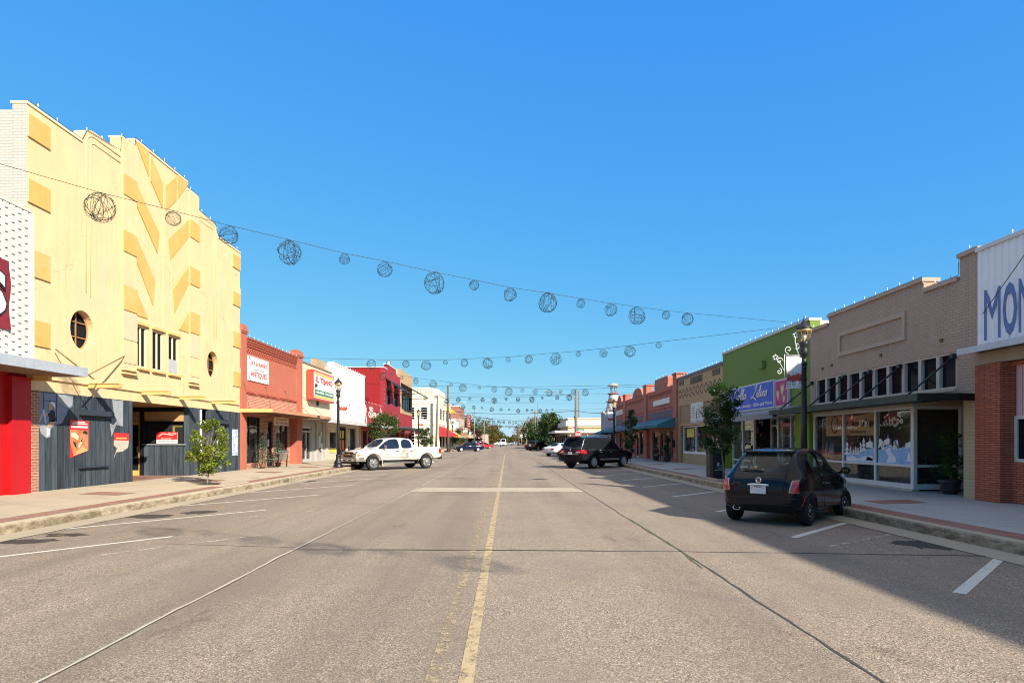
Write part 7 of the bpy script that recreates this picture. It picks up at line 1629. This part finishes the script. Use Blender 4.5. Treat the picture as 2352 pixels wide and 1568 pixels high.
def plate(t, side, x, y, z, w_=.31, h=.16, txt='TEXAS'):
    m = MB(); m.box(x - .012 if side == 'b' else x, x if side == 'b' else x + .012, y - w_ / 2, y + w_ / 2, z - h / 2, z + h / 2); o = m.build('number_plate', M_pale, t, local=True)
    if txt:
        me = text_mesh(txt, 0, .02, .003, 'CENTER'); m = MB(); k = .05
        for v in me.vertices: m.v.append((x - .014, y - v.co.x * k, z + h * .24 + v.co.y * k * .9))
        for p in me.polygons: m.f.append(list(p.vertices)); m.sm.append(False)
        m.build('plate_print', plain('plate_print', (.25, .07, .08), .6, 0, bump=0), o, local=True)
    return o
FACE = lambda dx, dy: math.atan2(dy, dx)
# ------------------------------------------------------------------ small black hatchback, seen from behind
def hatch(x, y, rz):
    t = thing('parked_car', 'small rounded black hatchback parked nose to the right kerb, seen from behind', 'car', (x, y, 0), None, rz)
    st = [(-1.72, .40, .72, .82, .52, .60, .46), (-1.67, .30, .80, .93, .66, .715, .54), (-1.56, .25, .90, 1.03, .74, .785, .57), (-1.38, .22, .955, 1.26, .78, .815, .565), (-1.20, .21, .965, 1.425, .80, .82, .555), (-1.02, .20, .965, 1.475, .80, .82, .555), (-.90, .20, .965, 1.49, .80, .82, .56), (-.42, .19, .955, 1.515, .80, .82, .575), (-.34, .19, .955, 1.515, .80, .82, .575), (.10, .19, .945, 1.49, .80, .82, .565), (.34, .19, .935, 1.44, .80, .82, .555), (.86, .19, .92, 1.055, .79, .81, .60), (1.02, .2, .90, .985, .785, .80, .60), (1.36, .22, .82, .90, .75, .77, .56), (1.62, .26, .68, .77, .66, .70, .48), (1.80, .36, .56, .62, .52, .56, .36)]
    tg = {(2, 6): 1, (3, 6): 1, (6, 4): 1, (8, 4): 1, (9, 4): 1, (10, 4): 1, (10, 6): 1}
    me = car_body(st, tg, (-1.13, 1.15), .36, .815); sk = Skin(me); p = carpaint('black_car_paint', (.005, .006, .011), 0, .12)
    finish(t, me, p, M_clear)
    for X in (-1.13, 1.15):
        for s_ in (-1, 1): wheel(t, X, s_ * .715, .295, .19, 'dark', steer=.0 if X < 0 else -.12)
    for s_ in (-1, 1):
        m = MB(); sk.patch(m, 'b', [(s_ * .735, .655), (s_ * .575, .66), (s_ * .612, .89), (s_ * .722, .90)], .014); tl = m.build('tail_light', M_hous, t, local=True, fix=False); m = MB(); sk.patch(m, 'b', [(s_ * .732, .665), (s_ * .605, .67), (s_ * .632, .88), (s_ * .718, .89)], .020); m.build('red_lens', M_lred2, tl, local=True, fix=False)
        m = MB(); sk.patch(m, 'l' if s_ > 0 else 'r', [(-1.53, .40), (-1.50, .40), (-1.45, .60), (-1.48, .60)], .008, 4); m.build('side_reflector', M_lred2, t, local=True, fix=False)
        sd = 'l' if s_ > 0 else 'r'
        m = MB(); sk.line(m, sd, [(-.40, .95), (-.42, .60), (-.35, .32), (.72, .30), (.78, .60), (.74, .92)], .005); m.build('door_seam', M_seam, t, local=True)
        m = MB(); h, nr = sk.pt(sd, -.24, .80)
        if h is not None: m.bar(h + Vector((-.09, s_ * .03, 0)), h + Vector((.09, s_ * .03, 0)), .02, .03); m.bar(h, h + Vector((0, s_ * .035, 0)), .03, .03)
        m.build('door_handle', M_chr, t, local=True)
        mirror_(t, .58, s_ * .82, 1.0, p, 1.0, plain('mirror_painted_reflection', (.75, .6, .3), .05, .3, scale=30, metal=.9, bump=0, local=True))  # yellow reflection painted into the mirror glass colour
        m = MB(); sk.patch(m, 'f', [(s_ * .62, .62), (s_ * .44, .62), (s_ * .42, .78), (s_ * .58, .78)], .012); m.build('headlight', M_lclr, t, local=True, fix=False)
    m = MB(); h, nr = sk.pt('b', 0, .78); bx = h.x if h is not None else -1.68
    plate(t, 'b', bx - .012, 0, .70)
    m = MB(); m.tube([(bx - .03 + .02 * abs(k - 4) / 4, -.21 + .0525 * k, .80 - .012 * ((k - 4) / 4) ** 2) for k in range(9)], .022, 8); m.build('chrome_bar', M_chr, t, local=True)
    h, nr = sk.pt('b', 0, .885); bx2 = h.x if h is not None else -1.6
    m = MB(); m.lathe([(.0, -.02), (.045, -.018), (.05, 0)], (bx2 - .003, 0, .885), 16, 'x'); b = m.build('badge', plain('badge_blue_red', (.25, .08, .12), .3, .1, bump=0), t, local=True); m = MB(); m.tube([(bx2 - .02, .05 * math.cos(a), .885 + .05 * math.sin(a)) for a in [2 * PI * k / 16 for k in range(16)]], .008, 5, True); m.build('badge_ring', M_chr, b, local=True)
    m = MB(); sk.line(m, 'b', [(-.56, .985), (.56, .985)], .004); sk.line(m, 'b', [(-.5, .985), (-.47, .62), (.47, .62), (.5, .985)], .005); m.build('hatch_seam', M_seam, t, local=True)
    m = MB(); sk.line(m, 'b', [(-.70, .545), (-.4, .53), (.4, .53), (.70, .545)], .012); sk.line(m, 'b', [(-.6, .42), (.6, .42)], .01); m.build('bumper_crease', M_blkp, t, local=True)
    m = MB(); m.lathe([(.04, .05), (.04, -.05), (.05, -.06), (.055, -.04), (.055, .12)], (-1.62, .46, .31), 16, 'x', caps=False); m.v = [(a, .46 + (b - .46) * 1.5, c) for a, b, c in m.v]; m.build('exhaust_tip', M_chr, t, local=True, fix=False)
    m = MB(); q = [sk.pt('b', a, 1.07)[0] for a in (-.05, .1, .25, .38)]; q = [v for v in q if v is not None]; m.tube([v + Vector((-.025, 0, .01)) for v in q], [.018, .014, .012, .008][:len(q)], 6); m.build('wiper', M_blkp, t, local=True)
    m = MB(); m.tube([(-.95, 0, 1.49), (-1.06, 0, 1.68)], .006, 5); m.build('aerial', M_blkp, t, local=True)
    m = MB(); m.box(-1.3, -1.02, -.5, .5, 1.44, 1.475); m.v = [(a, b * (1.0 if a > -1.2 else .97), c - (.012 if a < -1.2 else 0) - .05 * abs(b) ** 2) for a, b, c in m.v]; m.build('spoiler', p, t, local=True, bevel=.008)
    for s_ in (-.36, .36):
        m = MB(); m.box(-.1, .35, s_ - .22, s_ + .22, .55, .70); m.bar((-.12, s_, .62), (-.32, s_, 1.1), .44, .12, up=(1, 0, 0)); m.box(-.37, -.27, s_ - .12, s_ + .12, 1.12, 1.3); m.build('seat', M_blkp, t, local=True, bevel=.02)
    m = MB(); m.box(-1.0, -.86, -.6, .6, .6, 1.08); m.box(.75, .95, -.65, .65, .8, .93); m.tube([(.62, .36 + .17 * math.cos(a), .98 + .17 * math.sin(a)) for a in [2 * PI * k / 14 for k in range(14)]], .018, 5, True); m.build('cabin_trim', M_blkp, t, local=True)
    return t
# ------------------------------------------------------------------ white crew-cab pickup
def pickup(x, y, rz):
    t = thing('pickup_truck', 'big cream white crew cab pickup parked nose to the left kerb', 'pickup truck', (x, y, 0), None, rz)
    st = [(-2.92, .66, 1.18, 1.26, .90, .93, .86), (-2.88, .60, 1.22, 1.31, .96, .985, .90), (-2.75, .56, 1.24, 1.33, .98, 1.0, .915), (-1.20, .50, 1.24, 1.33, .98, 1.005, .915), (-1.04, .48, 1.24, 1.33, .98, 1.005, .90), (-.98, .48, 1.24, 1.34, .98, 1.0, .86), (-.90, .48, 1.235, 1.74, .98, 1.0, .765), (-.78, .48, 1.235, 1.83, .98, 1.0, .75), (-.02, .47, 1.225, 1.885, .98, 1.0, .755), (.10, .47, 1.225, 1.885, .98, 1.0, .755), (.55, .47, 1.215, 1.86, .98, 1.0, .74), (.86, .47, 1.21, 1.78, .98, 1.0, .72), (1.48, .47, 1.20, 1.28, .98, .995, .80), (1.62, .48, 1.19, 1.25, .98, .99, .80), (2.35, .50, 1.12, 1.17, .96, .975, .78), (2.72, .52, 1.04, 1.09, .92, .94, .74), (2.86, .56, .96, 1.02, .88, .90, .70), (2.90, .62, .88, .93, .82, .84, .64)]
    tg = {(7, 4): 1, (9, 4): 1, (10, 4): 1, (11, 4): 1, (11, 6): 1, (5, 6): 1, (2, 5): 3, (2, 6): 3, (3, 5): 3, (3, 6): 3}
    me = car_body(st, tg, (-1.83, 1.83), .505, 1.0); sk = Skin(me); p = carpaint('cream_white_paint', (.58, .535, .455), 0, .25)
    finish(t, me, p, M_cgl2, M_blkp)
    for X in (-1.83, 1.83):
        for s_ in (-1, 1): wheel(t, X, s_ * .86, .41, .27, 'chrome', 6, rim_r=.64)
    for s_ in (-1, 1):
        sd = 'l' if s_ > 0 else 'r'; m = MB(); sk.line(m, sd, [(-.92, 1.22), (-.94, .62)], .007); sk.line(m, sd, [(.04, 1.22), (.06, .55)], .006); sk.line(m, sd, [(1.28, 1.2), (1.26, .6), (1.0, .56), (-.7, .56)], .006); m.build('door_seam', M_seam, t, local=True)
        m = MB(); sk.line(m, sd, [(1.2, .74), (-.85, .74)], .014, off=.004); m.build('side_moulding', plain('grey_moulding', (.30, .29, .27), .5, .05, bump=0), t, local=True)
        for xx in (-.72, .28):
            m = MB(); h, nr = sk.pt(sd, xx, 1.10)
            if h is not None: m.bar(h + Vector((-.11, s_ * .03, 0)), h + Vector((.11, s_ * .03, 0)), .025, .04); m.bar(h, h + Vector((0, s_ * .035, 0)), .03, .03)
            m.build('door_handle', M_chr, t, local=True)
        m = MB(); m.box(1.12, 1.2, s_ * 1.0, s_ * 1.26, 1.22, 1.42); m.box(1.10, 1.24, s_ * .96, s_ * 1.05, 1.22, 1.27); m.build('door_mirror', M_chr, t, local=True, bevel=.025)
        m = MB(); m.bar((-.85, s_ * 1.03, .40), (1.25, s_ * 1.03, .40), .14, .06); m.build('running_board', M_chr, t, local=True); m = MB(); m.box(-.9, 1.3, s_ * .6, s_ * .95, .36, .50); m.build('sill', M_blkp, t, local=True)
        m = MB(); sk.patch(m, 'f', [(s_ * .86, .82), (s_ * .57, .80), (s_ * .57, 1.04), (s_ * .80, 1.04)], .02); hl = m.build('headlight', M_blkp, t, local=True, fix=False)
        for z in (.86, .98): m = MB(); sk.patch(m, 'f', [(s_ * .78, z - .035), (s_ * .60, z - .035), (s_ * .60, z + .035), (s_ * .77, z + .035)], .028, 4); m.build('lens', M_lclr, hl, local=True, fix=False)
        m = MB(); sk.patch(m, sd, [(2.84, .82), (2.66, .82), (2.68, .90), (2.84, .90)], .012, 4); sk.patch(m, 'f', [(s_ * .87, .82), (s_ * .8, .82), (s_ * .8, .9), (s_ * .86, .9)], .028, 4); m.build('turn_signal', M_amb, hl, local=True, fix=False)
        m = MB(); sk.patch(m, sd, [(2.80, .91), (2.62, .91), (2.64, 1.03), (2.78, 1.03)], .012, 4); m.build('side_lens', M_lclr, hl, local=True, fix=False)
        m = MB(); sk.patch(m, sd, [(-2.86, .92), (-2.70, .92), (-2.72, 1.2), (-2.86, 1.2)], .012, 5); sk.patch(m, 'b', [(s_ * .97, .92), (s_ * .80, .92), (s_ * .80, 1.2), (s_ * .93, 1.2)], .02, 5); m.build('tail_light', M_lred2, t, local=True, fix=False)
        m = MB()
        for X in (-1.83, 1.83):
            P = []
            for k in range(17):
                a = PI * k / 16 * 1.06 - .1; h, nr = sk.pt(sd, X + .515 * math.cos(a), .43 + .515 * math.sin(a))
                if h is not None: P.append(h + nr * .004)
            if len(P) > 2: m.tube(P, .016, 5)
        m.build('arch_lip', M_blkp, t, local=True)
        m = MB(); m.box(1.24, 1.28, s_ * .72, s_ * .98, .22, .56); m.build('mud_flap', p, t, local=True)
    m = MB(); m.box(2.74, 3.0, -.93, .93, .52, .70); m.v = [(a - .18 * (abs(b) / .93) ** 2, b, c) for a, b, c in m.v]
    m = MB(); pr = []
    n = 12
    for i in range(n + 1):
        yy = -.97 + 1.94 * i / n; xf = 2.98 - .26 * (abs(yy) / .97) ** 3; pr.append((xf, yy))
    vs = []
    for xf, yy in pr: vs += [(xf - .3, yy, .50), (xf, yy, .52), (xf + .01, yy, .66), (xf - .02, yy, .74), (xf - .3, yy, .74)]
    fs = [(i * 5 + j, (i + 1) * 5 + j, (i + 1) * 5 + (j + 1) % 5, i * 5 + (j + 1) % 5) for i in range(n) for j in range(5)] + [(0, 1, 2, 3, 4), tuple(n * 5 + k for k in (4, 3, 2, 1, 0))]
    m.add(vs, fs, False); fb = m.build('front_bumper', M_chr, t, local=True); m = MB(); m.box(2.96, 3.0, -.45, .45, .54, .62); m.build('bumper_slot', M_blkp, fb, local=True)
    m = MB(); m.box(2.7, 2.86, -.9, .9, .36, .50); m.build('air_dam', M_blkp, t, local=True); plate(t, 'f', 2.995, .0, .60, .31, .15, '')
    m = MB(); sk.patch(m, 'f', [(-.55, .76), (.55, .76), (.55, 1.02), (-.55, 1.02)], .012); g = m.build('grille', M_blkp, t, local=True, fix=False)
    m = MB()
    for z in (.755, .885, .90, 1.025): sk.line(m, 'f', [(-.56, z), (.56, z)], .016, 12, .015)
    for a in (-.56, .56): sk.line(m, 'f', [(a, .755), (a, 1.025)], .014, 6, .015)
    m.build('grille_frame', M_chr, g, local=True)
    m = MB(); h, nr = sk.pt('f', 0, .895); h = h if h is not None else Vector((2.88, 0, .895)); m.box(h.x + .012, h.x + .035, -.16, .16, .875, .925); m.box(h.x + .012, h.x + .036, -.06, .06, .85, .95); m.build('bow_tie_badge', plain('gold_badge', (.58, .36, .07), .3, .1, metal=.5, bump=0), g, local=True)
    m = MB(); m.box(-3.02, -2.8, -.93, .93, .56, .72); m.box(-3.0, -2.9, -.5, .5, .62, .745); m.build('rear_bumper', M_blkp, t, local=True, bevel=.02)
    m = MB(); sk.line(m, 'l', [(.95, .95), (.75, .95)], .012); m2 = MB()
    me_ = text_mesh('TEXAS', 0, .02, .004, 'CENTER'); m = MB()
    for v in me_.vertices: m.v.append((.95 - v.co.x * .09, 1.008, .86 + v.co.y * .07))
    for q in me_.polygons: m.f.append(list(q.vertices)); m.sm.append(False)
    m.build('door_emblem', M_blkp, t, local=True, fix=False)
    m = MB(); m.tube([(-2.2, .55, .38), (-2.75, .78, .36)], .045, 10); m.build('exhaust_tip', M_chr, t, local=True)
    m = MB(); m.lathe([(.06, 0), (.03, .05), (0, .06)], (.55, 0, 1.88), 10); m.build('roof_aerial', M_blkp, t, local=True)
    m = MB(); m.box(-2.3, -1.3, -.7, .7, .30, .5); m.bar((-1.83, -.8, .41), (-1.83, .8, .41), .12, .12); m.bar((1.83, -.8, .41), (1.83, .8, .41), .12, .12); m.build('underbody', M_arch, t, local=True)
    return t
# ------------------------------------------------------------------ big black sport utility car
def suv(x, y, rz):
    t = thing('parked_car', 'large black sport utility car with wide red tail lamps parked at the right kerb', 'car', (x, y, 0), None, rz)
    st = [(-2.60, .55, .98, 1.10, .84, .90, .80), (-2.56, .46, 1.04, 1.22, .94, .97, .80), (-2.44, .42, 1.11, 1.30, .97, .995, .80), (-2.22, .40, 1.13, 1.78, .98, 1.0, .76), (-2.10, .40, 1.13, 1.90, .98, 1.0, .755), (-2.02, .40, 1.13, 1.925, .98, 1.0, .755), (-1.16, .38, 1.13, 1.96, .98, 1.0, .77), (-1.02, .38, 1.13, 1.96, .98, 1.0, .77), (-.22, .37, 1.12, 1.96, .98, 1.0, .77), (-.12, .37, 1.12, 1.96, .98, 1.0, .77), (.42, .37, 1.11, 1.92, .98, 1.0, .755), (.70, .37, 1.11, 1.84, .98, 1.0, .735), (1.22, .37, 1.10, 1.26, .98, .995, .80), (1.4, .38, 1.09, 1.20, .98, .99, .80), (2.1, .40, 1.03, 1.10, .96, .975, .78), (2.48, .42, .94, 1.0, .91, .93, .72), (2.62, .48, .82, .88, .84, .86, .64)]
    tg = {(2, 6): 1, (3, 6): 1, (5, 4): 1, (7, 4): 1, (9, 4): 1, (10, 4): 1, (11, 4): 1, (11, 6): 1}
    me = car_body(st, tg, (-1.50, 1.52), .47, 1.0); sk = Skin(me); p = carpaint('black_blue_paint', (.009, .010, .015), 0, .12); finish(t, me, p, M_cgl)
    for X in (-1.50, 1.52):
        for s_ in (-1, 1): wheel(t, X, s_ * .86, .40, .27, 'alloy', 12, rim_r=.66)
    for s_ in (-1, 1):
        sd = 'l' if s_ > 0 else 'r'
        m = MB(); sk.patch(m, 'b', [(s_ * .95, .90), (s_ * .42, .92), (s_ * .44, 1.10), (s_ * .93, 1.13)], .016); sk.patch(m, sd, [(-2.52, .90), (-2.24, .92), (-2.28, 1.10), (-2.48, 1.13)], .012); tl = m.build('tail_light', M_lred2, t, local=True, fix=False); m = MB(); sk.patch(m, 'b', [(s_ * .76, .99), (s_ * .50, .99), (s_ * .50, 1.035), (s_ * .76, 1.035)], .024, 4); m.build('clear_lens', M_lclr, tl, local=True, fix=False)
        m = MB(); sk.line(m, sd, [(-1.09, 1.12), (-1.02, .55)], .006); sk.line(m, sd, [(-.16, 1.12), (-.14, .46)], .008); sk.line(m, sd, [(.98, 1.1), (1.0, .5), (-1.0, .46)], .006); m.build('door_seam', M_seam, t, local=True)
        m = MB(); sk.line(m, sd, [(-.98, 1.135), (.95, 1.115)], .012, off=.004); sk.line(m, sd, [(-2.0, 1.145), (-1.18, 1.145)], .010, off=.006); m.build('window_trim', M_chr, t, local=True)
        m = MB(); sk.patch(m, sd, [(-.95, .50), (.98, .50), (.98, .60), (-.95, .60)], .012, 10); m.build('lower_cladding', plain('silver_cladding', (.36, .35, .33), .35, .08, metal=.5, bump=0), t, local=True, fix=False)
        for xx in (-.86, .10):
            m = MB(); h, nr = sk.pt(sd, xx, 1.0)
            if h is not None: m.bar(h + Vector((-.1, s_ * .03, 0)), h + Vector((.1, s_ * .03, 0)), .025, .04)
            m.build('door_handle', M_chr, t, local=True)
        mirror_(t, .92, s_ * 1.0, 1.16, p, 1.3)
        m = MB(); P = [(-1.9 + k * .26, s_ * .70, 1.99 + .02 * math.sin(k * PI / 9)) for k in range(10)]; m.tube(P, .022, 6)
        for k in (0, 4, 9): m.bar(P[k], (P[k][0], P[k][1], 1.92), .05, .03)
        m.build('roof_rail', M_chr, t, local=True)
        m = MB(); sk.line(m, 'b', [(s_ * .80, 1.16), (s_ * .725, 1.80)], .018, off=.004); m.build('rear_pillar_trim', M_chr, t, local=True)
        m = MB(); sk.patch(m, 'f', [(s_ * .82, .70), (s_ * .45, .70), (s_ * .45, .86), (s_ * .78, .86)], .012); m.build('headlight', M_lclr, t, local=True, fix=False)
        m = MB(); P = []
        for k in range(17):
            a = PI * k / 16; h, nr = sk.pt(sd, -1.50 + .5 * math.cos(a), .42 + .5 * math.sin(a))
            if h is not None: P.append(h + nr * .004)
        m.tube(P, .022, 5); m.build('arch_lip', p, t, local=True)
    h, nr = sk.pt('b', 0, .93); plate(t, 'b', (h.x if h is not None else -2.6) - .015, 0, .93, .31, .16, '')
    m = MB(); sk.line(m, 'b', [(-.60, .86), (.60, .86)], .012, 12, .006); sk.line(m, 'b', [(0, 1.06), (0, 1.2)], .022, 6, .008); m.build('chrome_trim', M_chr, t, local=True)
    m = MB(); sk.line(m, 'b', [(-.86, .74), (.86, .74)], .01); sk.line(m, 'b', [(-.84, 1.16), (-.84, .74)], .006); sk.line(m, 'b', [(.84, 1.16), (.84, .74)], .006); m.build('tailgate_seam', M_seam, t, local=True)
    m = MB(); m.box(-2.72, -2.5, -.95, .95, .48, .72); m.v = [(a + (.10 * (abs(b) / .95) ** 2 if a < -2.6 else 0), b, c) for a, b, c in m.v]; m.build('rear_bumper', p, t, local=True, bevel=.05)
    m = MB(); m.box(-2.42, -2.18, -.5, .5, 1.885, 1.935); m.build('spoiler', p, t, local=True, bevel=.02); m = MB(); m.box(-2.445, -2.42, -.2, .2, 1.89, 1.925); m.build('brake_light', M_lred2, t, local=True)
    m = MB(); q = [sk.pt('b', a, 1.36)[0] for a in (0, -.15, -.3, -.42)]; q = [v for v in q if v is not None]; m.tube([v + Vector((-.02, 0, .01)) for v in q], .012, 6); m.build('wiper', M_blkp, t, local=True)
    m = MB(); m.box(-2.3, 2.3, -.75, .75, .30, .42); m.build('underbody', M_arch, t, local=True); m = MB(); m.tube([(-2.3, -.55, .36), (-2.66, -.6, .35)], .04, 10); m.build('exhaust_tip', M_chr, t, local=True)
    return t
# ------------------------------------------------------------------ plain saloons and farther cars from one pattern
def saloon(lab, x, y, rz, c, sc=1.0, kind='sedan', rim='alloy', gm=None, metal=0., name='parked_car', cat='car', group=None, spare=False):
    t = thing(name, lab, cat, (x, y, 0), group, rz)
    if kind == 'sedan':
        st = [(-2.42, .42, .78, .86, .74, .80, .66), (-2.36, .32, .88, .98, .86, .89, .70), (-2.1, .26, .95, 1.06, .89, .91, .70), (-1.62, .23, .96, 1.11, .90, .915, .66), (-.98, .22, .955, 1.40, .90, .915, .56), (-.72, .22, .95, 1.44, .90, .915, .56), (-.02, .21, .94, 1.47, .90, .915, .58), (.07, .21, .94, 1.47, .90, .915, .58), (.45, .21, .93, 1.44, .90, .915, .57), (.62, .21, .925, 1.39, .90, .915, .56), (1.28, .21, .91, 1.02, .89, .91, .66), (1.45, .22, .90, .98, .885, .90, .66), (2.0, .25, .80, .88, .85, .865, .62), (2.32, .3, .68, .74, .76, .79, .54), (2.42, .38, .58, .63, .66, .68, .46)]
        tg = {(3, 6): 1, (4, 4): 1, (5, 4): 1, (7, 4): 1, (8, 4): 1, (9, 4): 1, (9, 6): 1}; ar, wr, r_, hw, tz, wz = (-1.38, 1.42), .40, .335, .915, (.72, .88), .9
    elif kind == 'suv':
        st = [(-2.25, .50, .95, 1.05, .80, .86, .76), (-2.2, .44, 1.0, 1.2, .88, .90, .76), (-2.1, .40, 1.04, 1.55, .89, .91, .74), (-2.02, .38, 1.05, 1.72, .90, .92, .73), (-1.9, .38, 1.05, 1.76, .90, .92, .73), (-1.1, .36, 1.05, 1.79, .90, .92, .74), (-1.0, .36, 1.05, 1.79, .90, .92, .74), (-.12, .36, 1.04, 1.79, .90, .92, .74), (0, .36, 1.04, 1.79, .90, .92, .74), (.45, .36, 1.03, 1.76, .90, .92, .72), (.66, .36, 1.03, 1.70, .90, .92, .70), (1.05, .36, 1.02, 1.14, .90, .91, .74), (1.2, .36, 1.01, 1.09, .89, .90, .74), (1.95, .4, .95, 1.01, .86, .88, .70), (2.2, .44, .82, .88, .8, .83, .62)]
        tg = {(1, 6): 1, (2, 6): 1, (4, 4): 1, (6, 4): 1, (8, 4): 1, (9, 4): 1, (10, 4): 1, (10, 6): 1}; ar, wr, r_, hw, tz, wz = (-1.32, 1.32), .45, .38, .92, (.8, 1.0), 1.0
    else:  # van
        st = [(-2.7, .5, 1.05, 1.2, .92, .95, .9), (-2.62, .4, 1.2, 2.2, .96, .98, .86), (-2.4, .38, 1.2, 2.35, .97, .99, .85), (-.3, .38, 1.2, 2.38, .97, .99, .85), (.9, .38, 1.2, 2.36, .97, .99, .84), (1.15, .38, 1.2, 2.28, .97, .99, .82), (1.85, .38, 1.16, 1.4, .97, .98, .84), (2.05, .4, 1.1, 1.25, .95, .96, .82), (2.6, .42, .95, 1.04, .9, .92, .76), (2.75, .5, .8, .86, .82, .85, .66)]
        tg = {(4, 4): 1, (5, 4): 1, (5, 6): 1}; ar, wr, r_, hw, tz, wz = (-1.7, 1.75), .46, .38, .99, (.9, 1.2), 1.0
    st = [(a * sc, b, cc, d * (1 if sc >= 1 else .99), e, f, g) for a, b, cc, d, e, f, g in st]
    me = car_body(st, tg, [a * sc for a in ar], wr, hw); sk = Skin(me); p = carpaint('paint_' + lab.split(' ')[0] + '_%d' % int(y), c, metal, .18); finish(t, me, p, gm or M_cgl)
    for X in ar:
        for s_ in (-1, 1): wheel(t, X * sc, s_ * (hw - .13), r_, .22, rim, 10)
    for s_ in (-1, 1):
        sd = 'l' if s_ > 0 else 'r'; m = MB(); sk.patch(m, 'b', [(s_ * hw * .93, tz[0]), (s_ * hw * .5, tz[0] + .02), (s_ * hw * .55, tz[1]), (s_ * hw * .9, tz[1])], .014, 5); m.build('tail_light', M_lred2, t, local=True, fix=False)
        m = MB(); sk.patch(m, 'f', [(s_ * hw * .82, .58), (s_ * hw * .45, .56), (s_ * hw * .45, .68), (s_ * hw * .78, .72)], .014, 5); m.build('headlight', M_lclr, t, local=True, fix=False)
        m = MB(); sk.line(m, sd, [(-.0 * sc, wz - .04), (0, .4)], .006); sk.line(m, sd, [(1.05 * sc, wz - .04), (1.0 * sc, .4), (-.9 * sc, .38), (-.95 * sc, wz - .04)], .006); m.build('door_seam', M_seam, t, local=True)
        mirror_(t, .9 * sc, s_ * hw, wz + .02, p, 1.1)
    h, nr = sk.pt('b', 0, tz[0] + .02); plate(t, 'b', (h.x if h is not None else st[0][0]) - .012, 0, tz[0] - .0, .31, .15, '')
    h, nr = sk.pt('f', 0, .6)
    m = MB(); sk.patch(m, 'f', [(-.4, .42), (.4, .42), (.42, .62), (-.42, .62)], .012, 6); m.build('grille', M_blkp, t, local=True, fix=False)
    m = MB(); m.box(-2 * sc, 2 * sc, -.65, .65, .24, .36); m.build('underbody', M_arch, t, local=True)
    if spare:
        w_ = wheel(t, -2.34 * sc, 0.02, .33, .2, 'alloy', 8); w_.location = (-2.36 * sc, .1, .98); w_.rotation_euler = (0, 0, R(90)); w_.name = 'spare_wheel'
    return t
hatch(6.15, 13.37, R(46)); pickup(-6.9, 36.88, R(222.5)); suv(5.69, 38.93, R(43.5))
saloon('white saloon parked beyond the black sport utility car at right', 6.2, 69.5, R(45), (.70, .70, .70), 1.0)
saloon('black jeep with a spare wheel on its tail beyond the white saloon', 5.4, 108, R(55), (.012, .012, .014), 1.0, 'suv', spare=True)
saloon('dark car half hidden beyond the jeep at right', 5.2, 119, R(60), (.015, .014, .016), 1.0)
saloon('dark blue saloon parked by the far left corner beyond the pickup', -6.3, 100, R(200), (.008, .012, .035), 1.0)
saloon('bright red car parked beyond the dark blue saloon', -5.5, 137, R(20), (.50, .01, .012), 1.0)
saloon('dark estate car behind the red car at left', -6.6, 146, R(20), (.02, .02, .04), 1.0, 'suv')
saloon('white van driving away in the middle of the far street', -1.2, 192, R(-90), (.68, .70, .72), 1.0, 'van', name='van', cat='van')
saloon('white car parked left beyond the van at the street end', -3.0, 250, R(10), (.72, .72, .72), 1.0); saloon('white car parked right beyond the van at the street end', 3.2, 262, R(170), (.72, .72, .72), 1.0)
